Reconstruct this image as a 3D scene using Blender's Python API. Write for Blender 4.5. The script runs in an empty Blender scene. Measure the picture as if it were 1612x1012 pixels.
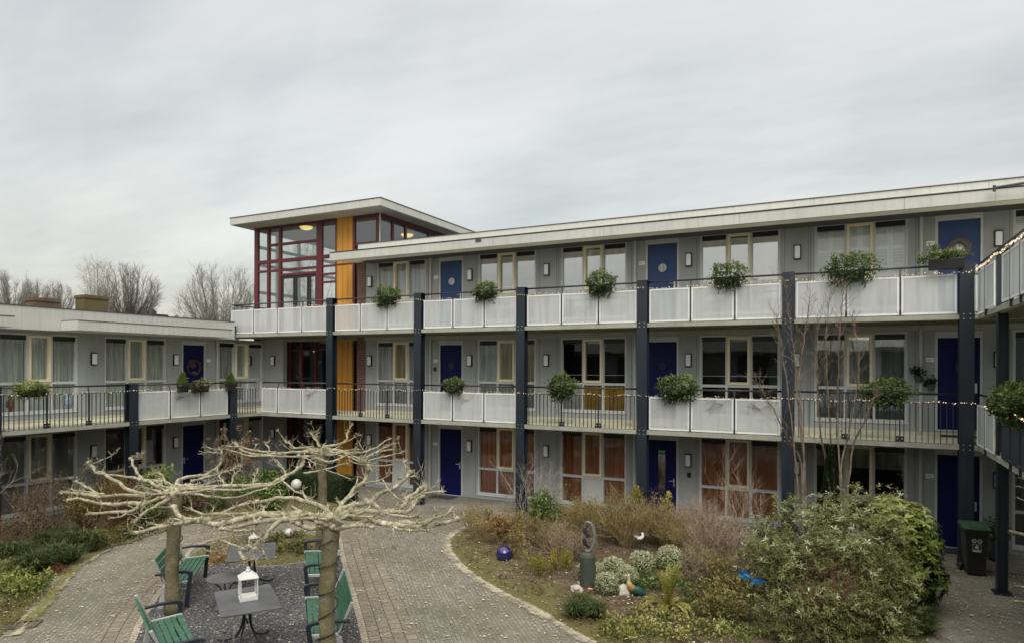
import bpy, bmesh, math, random
from math import sin, cos, pi, radians, sqrt, atan2
from mathutils import Vector, Matrix, noise as mnoise
V = Vector
R = random.Random(7)
scene = bpy.context.scene
col = scene.collection

# ------------------------------------------------------------------ camera numbers
F, YAW, HORIZON, ROLL, EYE = 1044.9, 0.4651, 578.1, 0.0033, 4.309
def ray(px, py):
    u, v = px - 806, py - HORIZON
    uu = u * cos(ROLL) + v * sin(ROLL); vv = -u * sin(ROLL) + v * cos(ROLL)
    r, z = uu / F, -vv / F
    return V((r * cos(YAW) - sin(YAW), r * sin(YAW) + cos(YAW), z))
EYEP = V((0, 0, EYE))
def at_z(px, py, z=0.0):
    d = ray(px, py); return EYEP + d * ((z - EYE) / d.z)
def at_depth(px, py, t):
    return EYEP + ray(px, py) * t

# ------------------------------------------------------------------ materials
def new_mat(name):
    m = bpy.data.materials.new(name); m.use_nodes = True
    nt = m.node_tree; nt.nodes.clear()
    out = nt.nodes.new('ShaderNodeOutputMaterial')
    return m, nt, out
def N(nt, t, **kw):
    n = nt.nodes.new(t)
    for k, v in kw.items():
        if k in n.inputs: n.inputs[k].default_value = v
        else: setattr(n, k, v)
    return n
def L(nt, a, b): nt.links.new(a, b)
def mixc(nt, fac, a, b, mode='MIX'):
    n = nt.nodes.new('ShaderNodeMix'); n.data_type = 'RGBA'; n.blend_type = mode
    for s, v in ((0, fac), (6, a), (7, b)):
        if isinstance(v, (int, float)): n.inputs[s].default_value = v
        elif isinstance(v, tuple): n.inputs[s].default_value = (*v[:3], 1)
        else: L(nt, v, n.inputs[s])
    return n.outputs[2]
def ramp(nt, fac, stops):
    n = nt.nodes.new('ShaderNodeValToRGB'); L(nt, fac, n.inputs[0])
    els = n.color_ramp.elements
    while len(els) < len(stops): els.new(0.5)
    for e, (p, c) in zip(els, stops):
        e.position = p; e.color = (*c, 1) if not isinstance(c, (int, float)) else (c, c, c, 1)
    return n.outputs[0]
def coords(nt, scale=(1, 1, 1), rot=(0, 0, 0), kind='Object'):
    tc = nt.nodes.new('ShaderNodeTexCoord'); mp = nt.nodes.new('ShaderNodeMapping')
    mp.inputs['Scale'].default_value = scale; mp.inputs['Rotation'].default_value = rot
    L(nt, tc.outputs[kind], mp.inputs[0]); return mp.outputs[0]
def noise(nt, vec, scale, detail=4, rough=0.55):
    n = N(nt, 'ShaderNodeTexNoise', Scale=scale, Detail=detail, Roughness=rough); L(nt, vec, n.inputs['Vector']); return n.outputs[0]
def bump(nt, h, strength, dist=0.02):
    b = N(nt, 'ShaderNodeBump', Strength=strength, Distance=dist); L(nt, h, b.inputs['Height']); return b.outputs[0]

def paint(name, c, rough=0.5, var=0.12, scale=1.3, streak=0.0, dirt=(0.1, 0.1, 0.06), bmp=0.0, metallic=0.0, spec=0.5):
    m, nt, out = new_mat(name)
    p = N(nt, 'ShaderNodeBsdfPrincipled', Roughness=rough, Metallic=metallic); p.inputs['Specular IOR Level'].default_value = spec
    co = coords(nt)
    n1 = noise(nt, co, scale, 5, 0.6)
    dark = tuple(x * (1 - var) for x in c); lite = tuple(min(1, x * (1 + var)) for x in c)
    cc = ramp(nt, n1, [(0.3, dark), (0.7, lite)])
    if streak:
        cs = coords(nt, (5, 5, 0.35)); n2 = noise(nt, cs, 2.0, 5, 0.65)
        f = ramp(nt, n2, [(0.48, 0.0), (0.8, streak)])
        cc = mixc(nt, f, cc, dirt)
    n3 = noise(nt, co, 60, 3)
    cc = mixc(nt, 0.10, cc, ramp(nt, n3, [(0.3, (0, 0, 0)), (0.7, (1, 1, 1))]), 'OVERLAY')
    L(nt, cc, p.inputs['Base Color'])
    if bmp: L(nt, bump(nt, n3, bmp, 0.01), p.inputs['Normal'])
    rr = ramp(nt, n1, [(0.2, max(0, rough - 0.08)), (0.8, min(1, rough + 0.08))]); L(nt, rr, p.inputs['Roughness'])
    L(nt, p.outputs[0], out.inputs[0])
    return m

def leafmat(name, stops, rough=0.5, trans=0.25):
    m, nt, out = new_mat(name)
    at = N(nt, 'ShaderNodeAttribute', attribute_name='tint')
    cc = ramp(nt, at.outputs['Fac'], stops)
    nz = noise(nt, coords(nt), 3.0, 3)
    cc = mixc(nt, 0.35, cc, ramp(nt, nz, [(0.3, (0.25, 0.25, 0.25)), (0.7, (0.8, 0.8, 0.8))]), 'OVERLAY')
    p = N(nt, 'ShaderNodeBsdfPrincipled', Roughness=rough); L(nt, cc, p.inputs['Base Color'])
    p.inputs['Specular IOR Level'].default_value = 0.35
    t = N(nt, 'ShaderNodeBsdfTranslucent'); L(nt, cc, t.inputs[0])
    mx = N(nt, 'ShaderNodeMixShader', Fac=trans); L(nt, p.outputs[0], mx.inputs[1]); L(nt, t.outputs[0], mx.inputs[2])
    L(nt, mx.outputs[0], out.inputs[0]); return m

def barkmat(name, a, b, moss=None, scale=6, mossamt=0.5):
    m, nt, out = new_mat(name)
    p = N(nt, 'ShaderNodeBsdfPrincipled', Roughness=0.85); p.inputs['Specular IOR Level'].default_value = 0.2
    co = coords(nt); n1 = noise(nt, co, scale, 6, 0.65)
    cc = ramp(nt, n1, [(0.3, a), (0.68, b)])
    n2 = noise(nt, co, scale * 6, 4, 0.7)
    cc = mixc(nt, 0.4, cc, ramp(nt, n2, [(0.35, (0.1, 0.1, 0.1)), (0.65, (0.9, 0.9, 0.9))]), 'OVERLAY')
    if moss:
        n3 = noise(nt, co, 3.4, 6, 0.75)
        cc = mixc(nt, ramp(nt, n3, [(0.42, 0.0), (0.6, mossamt)]), cc, moss)
    L(nt, cc, p.inputs['Base Color']); L(nt, bump(nt, n2, 0.5, 0.02), p.inputs['Normal'])
    L(nt, p.outputs[0], out.inputs[0]); return m

def glassmat(name, tint=(0.75, 0.8, 0.8), opac=0.12, base=(0.02, 0.025, 0.03), refl=0.0):
    m, nt, out = new_mat(name)
    lw = N(nt, 'ShaderNodeFresnel', IOR=1.52)
    nz = noise(nt, coords(nt), 0.7, 2)
    g = N(nt, 'ShaderNodeBsdfGlossy', Roughness=0.015); g.inputs[0].default_value = (0.95, 0.97, 1, 1)
    L(nt, bump(nt, nz, 0.06, 0.05), g.inputs['Normal'])
    tr = N(nt, 'ShaderNodeBsdfTransparent'); tr.inputs[0].default_value = (*tint, 1)
    d = N(nt, 'ShaderNodeBsdfDiffuse'); d.inputs[0].default_value = (*base, 1)
    m1 = N(nt, 'ShaderNodeMixShader', Fac=opac); L(nt, tr.outputs[0], m1.inputs[1]); L(nt, d.outputs[0], m1.inputs[2])
    ad = N(nt, 'ShaderNodeMath', operation='ADD'); L(nt, lw.outputs[0], ad.inputs[0]); ad.inputs[1].default_value = 0.05 + refl
    m2 = N(nt, 'ShaderNodeMixShader'); L(nt, ad.outputs[0], m2.inputs[0]); L(nt, m1.outputs[0], m2.inputs[1]); L(nt, g.outputs[0], m2.inputs[2])
    L(nt, m2.outputs[0], out.inputs[0]); return m

def panelmat(name, c, alpha):
    m, nt, out = new_mat(name)
    p = N(nt, 'ShaderNodeBsdfPrincipled', Roughness=0.45)
    n1 = noise(nt, coords(nt), 1.1, 4, 0.6)
    cs = coords(nt, (6, 6, 0.5)); n2 = noise(nt, cs, 1.6, 4)
    cc = ramp(nt, n1, [(0.3, tuple(x * 0.9 for x in c)), (0.7, c)])
    cc = mixc(nt, ramp(nt, n2, [(0.45, 0.0), (0.8, 0.6)]), cc, (0.40, 0.43, 0.38))
    L(nt, cc, p.inputs['Base Color'])
    # punched sheet: rows of tiny holes
    v = N(nt, 'ShaderNodeTexVoronoi', Scale=42.0); v.inputs['Randomness'].default_value = 0.0
    L(nt, coords(nt), v.inputs['Vector'])
    hole = ramp(nt, v.outputs['Distance'], [(0.30, alpha * 1.35), (0.42, alpha * 0.7)])
    t = N(nt, 'ShaderNodeBsdfTransparent')
    mx = N(nt, 'ShaderNodeMixShader'); L(nt, hole, mx.inputs[0]); L(nt, p.outputs[0], mx.inputs[1]); L(nt, t.outputs[0], mx.inputs[2])
    L(nt, mx.outputs[0], out.inputs[0]); return m

def emis(name, c, s):
    m, nt, out = new_mat(name)
    e = N(nt, 'ShaderNodeEmission', Strength=s); e.inputs[0].default_value = (*c, 1); L(nt, e.outputs[0], out.inputs[0]); return m

def brickmat(name, c1, c2, mortar, bw, bh, kind='Object', rot=(0, 0, 0), rough=0.85, moss=0.0, speck=0.0, msz=0.008, bstr=0.4, mossy=(0.10, 0.11, 0.035), swap=False):
    m, nt, out = new_mat(name)
    p = N(nt, 'ShaderNodeBsdfPrincipled', Roughness=rough); p.inputs['Specular IOR Level'].default_value = 0.25
    co = coords(nt, rot=rot, kind=kind)
    if swap:   # wall bricks: use (x+y, z)
        sp = N(nt, 'ShaderNodeSeparateXYZ'); L(nt, co, sp.inputs[0])
        a = N(nt, 'ShaderNodeMath', operation='ADD'); L(nt, sp.outputs[0], a.inputs[0]); L(nt, sp.outputs[1], a.inputs[1])
        cb = N(nt, 'ShaderNodeCombineXYZ'); L(nt, a.outputs[0], cb.inputs[0]); L(nt, sp.outputs[2], cb.inputs[1]); co = cb.outputs[0]
    b = N(nt, 'ShaderNodeTexBrick'); L(nt, co, b.inputs['Vector'])
    b.inputs['Color1'].default_value = (*c1, 1); b.inputs['Color2'].default_value = (*c2, 1); b.inputs['Mortar'].default_value = (*mortar, 1)
    b.inputs['Scale'].default_value = 1.0; b.inputs['Brick Width'].default_value = bw; b.inputs['Row Height'].default_value = bh
    b.inputs['Mortar Size'].default_value = msz; b.inputs['Mortar Smooth'].default_value = 0.3; b.inputs['Bias'].default_value = 0.0
    cc = b.outputs['Color']
    co2 = coords(nt)
    n1 = noise(nt, co2, 0.45, 6, 0.65)
    cc = mixc(nt, 0.55, cc, ramp(nt, n1, [(0.3, (0.28, 0.28, 0.28)), (0.7, (0.72, 0.72, 0.7))]), 'OVERLAY')
    n2 = noise(nt, co2, 22, 4, 0.7)
    cc = mixc(nt, 0.5, cc, ramp(nt, n2, [(0.3, (0.2, 0.2, 0.2)), (0.7, (0.8, 0.8, 0.8))]), 'OVERLAY')
    if moss:
        n3 = noise(nt, co2, 0.33, 5, 0.7)
        cc = mixc(nt, ramp(nt, n3, [(0.48, 0.0), (0.66, moss)]), cc, mossy)
    if speck:
        n4 = noise(nt, co2, 9, 3, 0.8)
        cc = mixc(nt, ramp(nt, n4, [(0.62, 0.0), (0.72, speck)]), cc, (0.42, 0.38, 0.28))
    L(nt, cc, p.inputs['Base Color'])
    h = N(nt, 'ShaderNodeMath', operation='SUBTRACT'); L(nt, n2, h.inputs[0]); L(nt, b.outputs['Fac'], h.inputs[1])
    L(nt, bump(nt, h.outputs[0], bstr, 0.01), p.inputs['Normal'])
    L(nt, p.outputs[0], out.inputs[0]); return m

def soilmat(name, a, b, c, scale=5, moss=None):
    m, nt, out = new_mat(name)
    p = N(nt, 'ShaderNodeBsdfPrincipled', Roughness=0.95); p.inputs['Specular IOR Level'].default_value = 0.1
    co = coords(nt)
    n1 = noise(nt, co, scale, 7, 0.75); n2 = noise(nt, co, scale * 9, 4, 0.7)
    cc = ramp(nt, n1, [(0.3, a), (0.55, b), (0.72, c)])
    cc = mixc(nt, 0.6, cc, ramp(nt, n2, [(0.32, (0.08, 0.08, 0.08)), (0.68, (0.92, 0.92, 0.92))]), 'OVERLAY')
    if moss:
        n3 = noise(nt, co, 1.1, 6, 0.75)
        at = N(nt, 'ShaderNodeAttribute', attribute_name='tint')
        ma = N(nt, 'ShaderNodeMath', operation='MULTIPLY_ADD'); L(nt, at.outputs['Fac'], ma.inputs[0]); ma.inputs[1].default_value = 0.30; L(nt, n3, ma.inputs[2])
        cc = mixc(nt, ramp(nt, ma.outputs[0], [(0.56, 0.0), (0.76, 0.75)]), cc, mixc(nt, n2, (0.085, 0.085, 0.025), (0.22, 0.21, 0.075)))
    L(nt, cc, p.inputs['Base Color'])
    ad = N(nt, 'ShaderNodeMath', operation='ADD'); L(nt, n1, ad.inputs[0]); L(nt, n2, ad.inputs[1])
    L(nt, bump(nt, ad.outputs[0], 0.8, 0.04), p.inputs['Normal'])
    L(nt, p.outputs[0], out.inputs[0]); return m

def gravelmat():
    m, nt, out = new_mat('gravel')
    p = N(nt, 'ShaderNodeBsdfPrincipled', Roughness=0.9)
    co = coords(nt)
    v = N(nt, 'ShaderNodeTexVoronoi', Scale=48.0); L(nt, co, v.inputs['Vector'])
    sp = N(nt, 'ShaderNodeSeparateColor'); L(nt, v.outputs['Color'], sp.inputs[0])
    cc = ramp(nt, sp.outputs[0], [(0.0, (0.035, 0.035, 0.038)), (0.55, (0.085, 0.085, 0.09)), (0.85, (0.15, 0.15, 0.15)), (0.97, (0.34, 0.33, 0.31))])
    nz = noise(nt, co, 0.8, 5, 0.7)
    cc = mixc(nt, 0.6, cc, ramp(nt, nz, [(0.3, (0.3, 0.3, 0.3)), (0.7, (0.7, 0.68, 0.64))]), 'OVERLAY')
    L(nt, cc, p.inputs['Base Color'])
    L(nt, bump(nt, ramp(nt, v.outputs['Distance'], [(0.0, 1.0), (0.7, 0.0)]), 0.9, 0.02), p.inputs['Normal'])
    L(nt, p.outputs[0], out.inputs[0]); return m

def curtainmat(name, c, trans=0.3):
    m, nt, out = new_mat(name)
    nz = noise(nt, coords(nt, (9, 9, 0.4)), 1.5, 4)
    cc = ramp(nt, nz, [(0.32, tuple(x * 0.55 for x in c)), (0.62, c)])  # darker vertical streaks put the shade of folds into the cloth colour
    d = N(nt, 'ShaderNodeBsdfDiffuse'); L(nt, cc, d.inputs[0])
    t = N(nt, 'ShaderNodeBsdfTranslucent'); L(nt, cc, t.inputs[0])
    mx = N(nt, 'ShaderNodeMixShader', Fac=trans); L(nt, d.outputs[0], mx.inputs[1]); L(nt, t.outputs[0], mx.inputs[2])
    L(nt, mx.outputs[0], out.inputs[0]); return m

M = {}
M['wall'] = paint('grey_wall', (0.345, 0.368, 0.375), 0.7, 0.10, 0.9, 0.30, (0.19, 0.20, 0.17))
M['trim'] = paint('grey_trim', (0.57, 0.585, 0.58), 0.55, 0.06, 1.5, 0.15)
M['fascia'] = paint('pale_fascia', (0.535, 0.535, 0.495), 0.6, 0.07, 0.7, 0.5, (0.34, 0.33, 0.25))
M['coping'] = paint('dark_coping', (0.06, 0.06, 0.058), 0.5)
M['eavesoffit'] = paint('bounce_lit_soffit', (0.86, 0.85, 0.78), 0.7, 0.06, 0.8, 0.2, (0.5, 0.48, 0.36))  # whiter than the eave boards: bounced light put into the colour
M['under'] = paint('shade_dark_underside', (0.12, 0.12, 0.085), 0.9, 0.3, 1.2, 0.4, (0.06, 0.065, 0.03))  # mossy deck underside, with the gallery shade put into its colour
M['soffit'] = paint('soffit_board', (0.50, 0.495, 0.44), 0.7, 0.12, 1.0, 0.3, (0.22, 0.22, 0.14))
M['roof'] = paint('bitumen_roof', (0.07, 0.07, 0.07), 0.9)
M['deck'] = paint('gallery_concrete', (0.60, 0.57, 0.42), 0.8, 0.14, 1.6, 0.3, (0.38, 0.38, 0.18), 0.1)
M['deckedge'] = paint('gallery_edge_concrete', (0.33, 0.335, 0.28), 0.85, 0.18, 2.0, 0.55, (0.17, 0.19, 0.07), 0.15)
M['steel'] = paint('dark_blue_steel', (0.013, 0.020, 0.030), 0.42, 0.15, 1.5, 0.25, (0.05, 0.055, 0.06))
M['rail'] = paint('black_rail', (0.022, 0.024, 0.028), 0.4, 0.1)
M['white'] = paint('white_frame', (0.74, 0.76, 0.75), 0.45, 0.05, 2, 0.12)
M['panel'] = panelmat('perforated_white', (0.66, 0.69, 0.69), 0.62)
M['navypanel'] = paint('navy_panel', (0.022, 0.032, 0.045), 0.5, 0.2, 2)
M['cream'] = paint('cream_frame', (0.84, 0.75, 0.53), 0.5, 0.05)
M['door'] = paint('navy_door', (0.004, 0.007, 0.075), 0.5, 0.10, 0.8, 0.12, (0.02, 0.02, 0.05), spec=0.2)
M['doortop'] = paint('skylit_navy_door', (0.032, 0.066, 0.19), 0.45, 0.08, 0.8, 0.12, (0.06, 0.08, 0.14), spec=0.3)  # the navy doors again, with sky light put into the colour
M['metal'] = paint('brushed_metal', (0.6, 0.6, 0.6), 0.3, 0.05, metallic=0.7)
M['black'] = paint('black_plastic', (0.012, 0.012, 0.014), 0.45)
M['plate'] = paint('white_plate', (0.92, 0.92, 0.91), 0.4, 0.02)
M['lampwhite'] = paint('opal_diffuser', (0.90, 0.92, 0.97), 0.35, 0.03)
M['pipe'] = paint('grey_pipe', (0.52, 0.53, 0.52), 0.45, 0.08, 2, 0.2)
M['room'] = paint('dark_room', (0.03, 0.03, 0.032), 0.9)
M['roomlight'] = paint('grey_interior', (0.40, 0.41, 0.40), 0.8)
M['glass'] = glassmat('window_glass', tint=(0.95, 0.97, 0.96), opac=0.02, refl=-0.02)
M['glassup'] = glassmat('sky_glass', tint=(0.90, 0.93, 0.95), opac=0.03, refl=0.34)
M['glasst'] = glassmat('tower_glass', tint=(0.85, 0.88, 0.87), opac=0.04, refl=0.06)
M['red'] = paint('dark_red_frame', (0.105, 0.012, 0.018), 0.4, 0.12)
M['yellow'] = paint('ochre_panel', (0.56, 0.265, 0.035), 0.5, 0.07, 1.2, 0.15, (0.3, 0.15, 0.02))
M['brick'] = brickmat('red_brick', (0.17, 0.055, 0.04), (0.11, 0.035, 0.03), (0.26, 0.22, 0.19), 0.21, 0.062, swap=True, msz=0.012)
M['chimney'] = brickmat('mossy_brick', (0.15, 0.10, 0.065), (0.10, 0.075, 0.05), (0.14, 0.12, 0.08), 0.21, 0.062, swap=True, msz=0.012, moss=0.8, mossy=(0.13, 0.12, 0.03))
M['tiles'] = brickmat('roof_tiles', (0.10, 0.075, 0.06), (0.07, 0.055, 0.045), (0.03, 0.025, 0.02), 0.25, 0.3, bstr=0.8)
M['cur_white'] = curtainmat('white_sheer', (0.95, 0.97, 0.98))
M['cur_grey'] = curtainmat('grey_sheer', (0.70, 0.74, 0.69))
M['cur_beige'] = curtainmat('beige_sheer', (0.80, 0.70, 0.50))
M['cur_orange'] = curtainmat('rust_blind', (0.58, 0.245, 0.135), 0.15)
M['cur_rust'] = curtainmat('brown_blind', (0.52, 0.205, 0.10), 0.15)
M['cur_green'] = curtainmat('dark_green_curtain', (0.10, 0.15, 0.13))
M['cur_dim'] = curtainmat('dim_blind', (0.30, 0.31, 0.27))
M['cur_yellow'] = curtainmat('yellow_screen', (0.88, 0.55, 0.06))
M['shutter'] = paint('white_shutter', (0.93, 0.95, 0.95), 0.5, 0.03)
M['paving'] = brickmat('paving', (0.24, 0.218, 0.178), (0.172, 0.156, 0.127), (0.12, 0.11, 0.083), 0.21, 0.07, rot=(0, 0, radians(48)), moss=0.75, speck=0.6, msz=0.006, mossy=(0.125, 0.118, 0.062), bstr=0.22)
M['band'] = brickmat('paving_band', (0.25, 0.217, 0.165), (0.19, 0.166, 0.127), (0.09, 0.078, 0.056), 0.21, 0.19, kind='UV', moss=0.4, speck=0.5, msz=0.010, bstr=0.25)
M['kerb'] = brickmat('pale_kerb', (0.42, 0.365, 0.285), (0.33, 0.285, 0.22), (0.10, 0.085, 0.06), 0.10, 0.5, kind='UV', msz=0.009, speck=0.3)
M['walk'] = brickmat('walk_slabs', (0.25, 0.23, 0.19), (0.21, 0.195, 0.16), (0.12, 0.11, 0.085), 0.9, 0.86, moss=0.35, msz=0.008, mossy=(0.16, 0.15, 0.08))
M['earth'] = soilmat('earth', (0.05, 0.055, 0.025), (0.08, 0.085, 0.03), (0.11, 0.1, 0.05), 2)
M['soil'] = soilmat('bed_soil', (0.045, 0.033, 0.02), (0.10, 0.075, 0.045), (0.20, 0.155, 0.10), 5)
M['soilmoss'] = soilmat('mossy_soil', (0.065, 0.045, 0.028), (0.14, 0.105, 0.065), (0.27, 0.215, 0.14), 5, (0.13, 0.12, 0.045))
M['sand'] = None
M['gravel'] = gravelmat()
M['bark'] = barkmat('pale_bark', (0.13, 0.11, 0.065), (0.62, 0.565, 0.42), (0.17, 0.17, 0.08), 14, 0.6)
M['trunkbark'] = barkmat('trunk_bark', (0.11, 0.09, 0.055), (0.27, 0.235, 0.16), (0.13, 0.125, 0.05), 6, 0.8)
M['twig'] = barkmat('twig', (0.10, 0.08, 0.05), (0.22, 0.18, 0.12), None, 9)
M['twiggrey'] = barkmat('grey_twig', (0.24, 0.21, 0.18), (0.42, 0.37, 0.32), None, 9)
M['stembrown'] = barkmat('brown_stem', (0.09, 0.07, 0.05), (0.26, 0.20, 0.145), None, 9)
M['twigpink'] = barkmat('pinkish_twig', (0.25, 0.185, 0.135), (0.44, 0.35, 0.26), None, 9)
M['twigtan'] = barkmat('tan_twig', (0.22, 0.16, 0.07), (0.40, 0.31, 0.15), None, 9)
M['twigred'] = barkmat('reddish_twig', (0.10, 0.05, 0.03), (0.20, 0.11, 0.065), None, 9)
M['fartwig'] = barkmat('far_twig', (0.17, 0.16, 0.145), (0.27, 0.255, 0.23), None, 3)
M['fartwigbrown'] = barkmat('far_brown_twig', (0.12, 0.10, 0.085), (0.20, 0.175, 0.155), None, 3)
M['pale_twig'] = barkmat('pale_far_twig', (0.30, 0.28, 0.25), (0.42, 0.39, 0.35), None, 3)
M['green_plastic'] = paint('green_slats', (0.034, 0.125, 0.072), 0.5, 0.3, 4, 0.45, (0.12, 0.20, 0.14))
M['grey_plastic'] = paint('grey_end_caps', (0.40, 0.40, 0.39), 0.55, 0.1, 3, 0.2)
M['arm'] = paint('blue_black_armrest', (0.018, 0.024, 0.036), 0.4)
M['table'] = paint('grey_table_metal', (0.10, 0.103, 0.107), 0.4, 0.28, 3.5, 0.3, (0.17, 0.17, 0.165))
M['lantern'] = paint('white_lantern', (0.76, 0.75, 0.72), 0.5, 0.06, 5, 0.2)
M['globe'] = paint('opal_globe', (0.58, 0.565, 0.52), 0.3, 0.03)
M['pot'] = paint('dark_glazed_pot', (0.06, 0.06, 0.065), 0.25, 0.2, 4)
M['greenpot'] = paint('green_bucket', (0.01, 0.22, 0.06), 0.4)
M['pedestal'] = paint('grey_green_pedestal', (0.055, 0.065, 0.052), 0.6, 0.25, 3, 0.3, (0.1, 0.12, 0.05))
M['bronze'] = paint('weathered_bronze', (0.19, 0.18, 0.155), 0.5, 0.25, 5, 0.0, metallic=0.25)
M['darkbronze'] = paint('dark_bronze', (0.045, 0.045, 0.055), 0.35, 0.3, 5, metallic=0.4)
M['cobalt'] = paint('cobalt_glaze', (0.012, 0.012, 0.10), 0.08, 0.2, 2, spec=0.9)
M['rock'] = paint('pale_rock', (0.46, 0.43, 0.35), 0.9, 0.2, 9, bmp=0.5)
M['blue'] = paint('bright_blue_metal', (0.02, 0.16, 0.60), 0.4, 0.25, 8)
M['skyblue'] = paint('light_blue_metal', (0.10, 0.42, 0.80), 0.4, 0.2, 8)
M['delft'] = paint('blue_white_glaze', (0.28, 0.36, 0.50), 0.3, 0.6, 14)
M['coral'] = paint('coral_flower', (0.75, 0.30, 0.24), 0.5)
M['mat'] = paint('dark_doormat', (0.05, 0.045, 0.04), 0.95, 0.2, 20, bmp=0.5)
M['binbody'] = paint('black_bin', (0.012, 0.013, 0.014), 0.4, 0.15, 3)
M['binlid'] = paint('green_lid', (0.045, 0.10, 0.05), 0.4, 0.1, 4)
M['cable'] = paint('black_cable', (0.02, 0.018, 0.016), 0.6)
M['bulb'] = emis('warm_bulb', (1.0, 0.76, 0.48), 1.5)
M['ceilinglamp'] = emis('lit_ceiling_lamp', (1.0, 0.80, 0.25), 1.1)
M['farwall'] = paint('far_wall', (0.2, 0.16, 0.13), 0.8)
M['iron'] = paint('cast_iron', (0.10, 0.085, 0.065), 0.7, 0.2, 6)
# foliage
M['ivy'] = leafmat('ivy_leaves', [(0.0, (0.014, 0.025, 0.007)), (0.45, (0.06, 0.10, 0.022)), (0.8, (0.15, 0.21, 0.05)), (1.0, (0.34, 0.37, 0.15))])
M['lime'] = leafmat('lime_leaves', [(0.0, (0.05, 0.07, 0.012)), (0.5, (0.16, 0.20, 0.04)), (1.0, (0.40, 0.42, 0.14))])
M['bright'] = leafmat('laurel_leaves', [(0.0, (0.02, 0.045, 0.008)), (0.5, (0.09, 0.15, 0.025)), (1.0, (0.26, 0.33, 0.08))])
M['dark'] = leafmat('dark_leaves', [(0.0, (0.008, 0.014, 0.005)), (0.6, (0.03, 0.05, 0.014)), (1.0, (0.09, 0.12, 0.04))])
M['silver'] = leafmat('silver_leaves', [(0.0, (0.018, 0.017, 0.006)), (0.30, (0.10, 0.10, 0.03)), (0.50, (0.21, 0.22, 0.07)), (0.75, (0.34, 0.37, 0.175)), (1.0, (0.68, 0.72, 0.56))])
M['aucuba'] = leafmat('aucuba_leaves', [(0.0, (0.006, 0.012, 0.004)), (0.4, (0.035, 0.06, 0.012)), (0.72, (0.20, 0.25, 0.045)), (1.0, (0.48, 0.52, 0.17))], 0.3)
M['vario'] = leafmat('box_leaves', [(0.0, (0.07, 0.075, 0.03)), (0.4, (0.25, 0.265, 0.13)), (0.75, (0.47, 0.48, 0.30)), (1.0, (0.70, 0.69, 0.50))])
M['cover'] = leafmat('cover_leaves', [(0.0, (0.03, 0.035, 0.01)), (0.4, (0.12, 0.13, 0.03)), (0.75, (0.33, 0.32, 0.09)), (1.0, (0.52, 0.48, 0.22))])
M['rust'] = leafmat('rust_leaves', [(0.0, (0.10, 0.045, 0.015)), (0.5, (0.28, 0.15, 0.05)), (1.0, (0.52, 0.34, 0.15))])
M['drybrown'] = leafmat('dry_brown_leaves', [(0.0, (0.04, 0.024, 0.012)), (0.5, (0.12, 0.075, 0.04)), (1.0, (0.26, 0.18, 0.10))])
M['tan'] = leafmat('tan_leaves', [(0.0, (0.09, 0.068, 0.02)), (0.5, (0.23, 0.18, 0.06)), (1.0, (0.42, 0.34, 0.14))])
M['olive'] = leafmat('olive_leaves', [(0.0, (0.04, 0.035, 0.01)), (0.5, (0.14, 0.125, 0.035)), (1.0, (0.30, 0.26, 0.09))])
M['gold'] = leafmat('gold_leaves', [(0.0, (0.09, 0.075, 0.01)), (0.5, (0.26, 0.23, 0.025)), (1.0, (0.48, 0.42, 0.06))])
M['fern'] = leafmat('fern_leaves', [(0.0, (0.08, 0.075, 0.012)), (0.5, (0.22, 0.21, 0.035)), (1.0, (0.42, 0.40, 0.10))])
M['grass'] = leafmat('grass_blades', [(0.0, (0.02, 0.03, 0.008)), (0.5, (0.06, 0.085, 0.02)), (1.0, (0.17, 0.19, 0.07))])
M['hydrangea'] = leafmat('dry_hydrangea', [(0.0, (0.08, 0.045, 0.025)), (0.5, (0.22, 0.14, 0.08)), (1.0, (0.42, 0.31, 0.19))])
M['litter'] = leafmat('litter', [(0.0, (0.22, 0.17, 0.10)), (0.5, (0.46, 0.40, 0.28)), (1.0, (0.74, 0.69, 0.57))])
M['sedum'] = leafmat('red_sedum', [(0.0, (0.08, 0.03, 0.02)), (0.5, (0.22, 0.08, 0.06)), (1.0, (0.45, 0.2, 0.17))])
M['redleaf'] = leafmat('red_brown_leaves', [(0.0, (0.09, 0.04, 0.02)), (1.0, (0.28, 0.14, 0.08))])

def sandmat():
    m, nt, out = new_mat('sand_strip')
    p = N(nt, 'ShaderNodeBsdfPrincipled', Roughness=0.95)
    tc = N(nt, 'ShaderNodeTexCoord'); sp = N(nt, 'ShaderNodeSeparateXYZ'); L(nt, tc.outputs['UV'], sp.inputs[0])
    n1 = noise(nt, coords(nt), 2.6, 6, 0.75); n2 = noise(nt, coords(nt), 26, 4, 0.7)
    cc = ramp(nt, n2, [(0.3, (0.34, 0.295, 0.20)), (0.7, (0.60, 0.53, 0.38))])
    L(nt, cc, p.inputs['Base Color'])
    # ragged edge: opaque in the middle of the strip, broken up by noise
    e = ramp(nt, sp.outputs[1], [(0.0, 0.0), (0.35, 0.46), (0.7, 0.36), (1.0, 0.0)])
    s = N(nt, 'ShaderNodeMath', operation='ADD'); L(nt, e, s.inputs[0]); L(nt, n1, s.inputs[1])
    a = ramp(nt, s.outputs[0], [(0.80, 0.0), (1.0, 0.85)])
    t = N(nt, 'ShaderNodeBsdfTransparent'); mx = N(nt, 'ShaderNodeMixShader')
    L(nt, a, mx.inputs[0]); L(nt, t.outputs[0], mx.inputs[1]); L(nt, p.outputs[0], mx.inputs[2])
    L(nt, mx.outputs[0], out.inputs[0]); return m
M['sand'] = sandmat()
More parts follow.
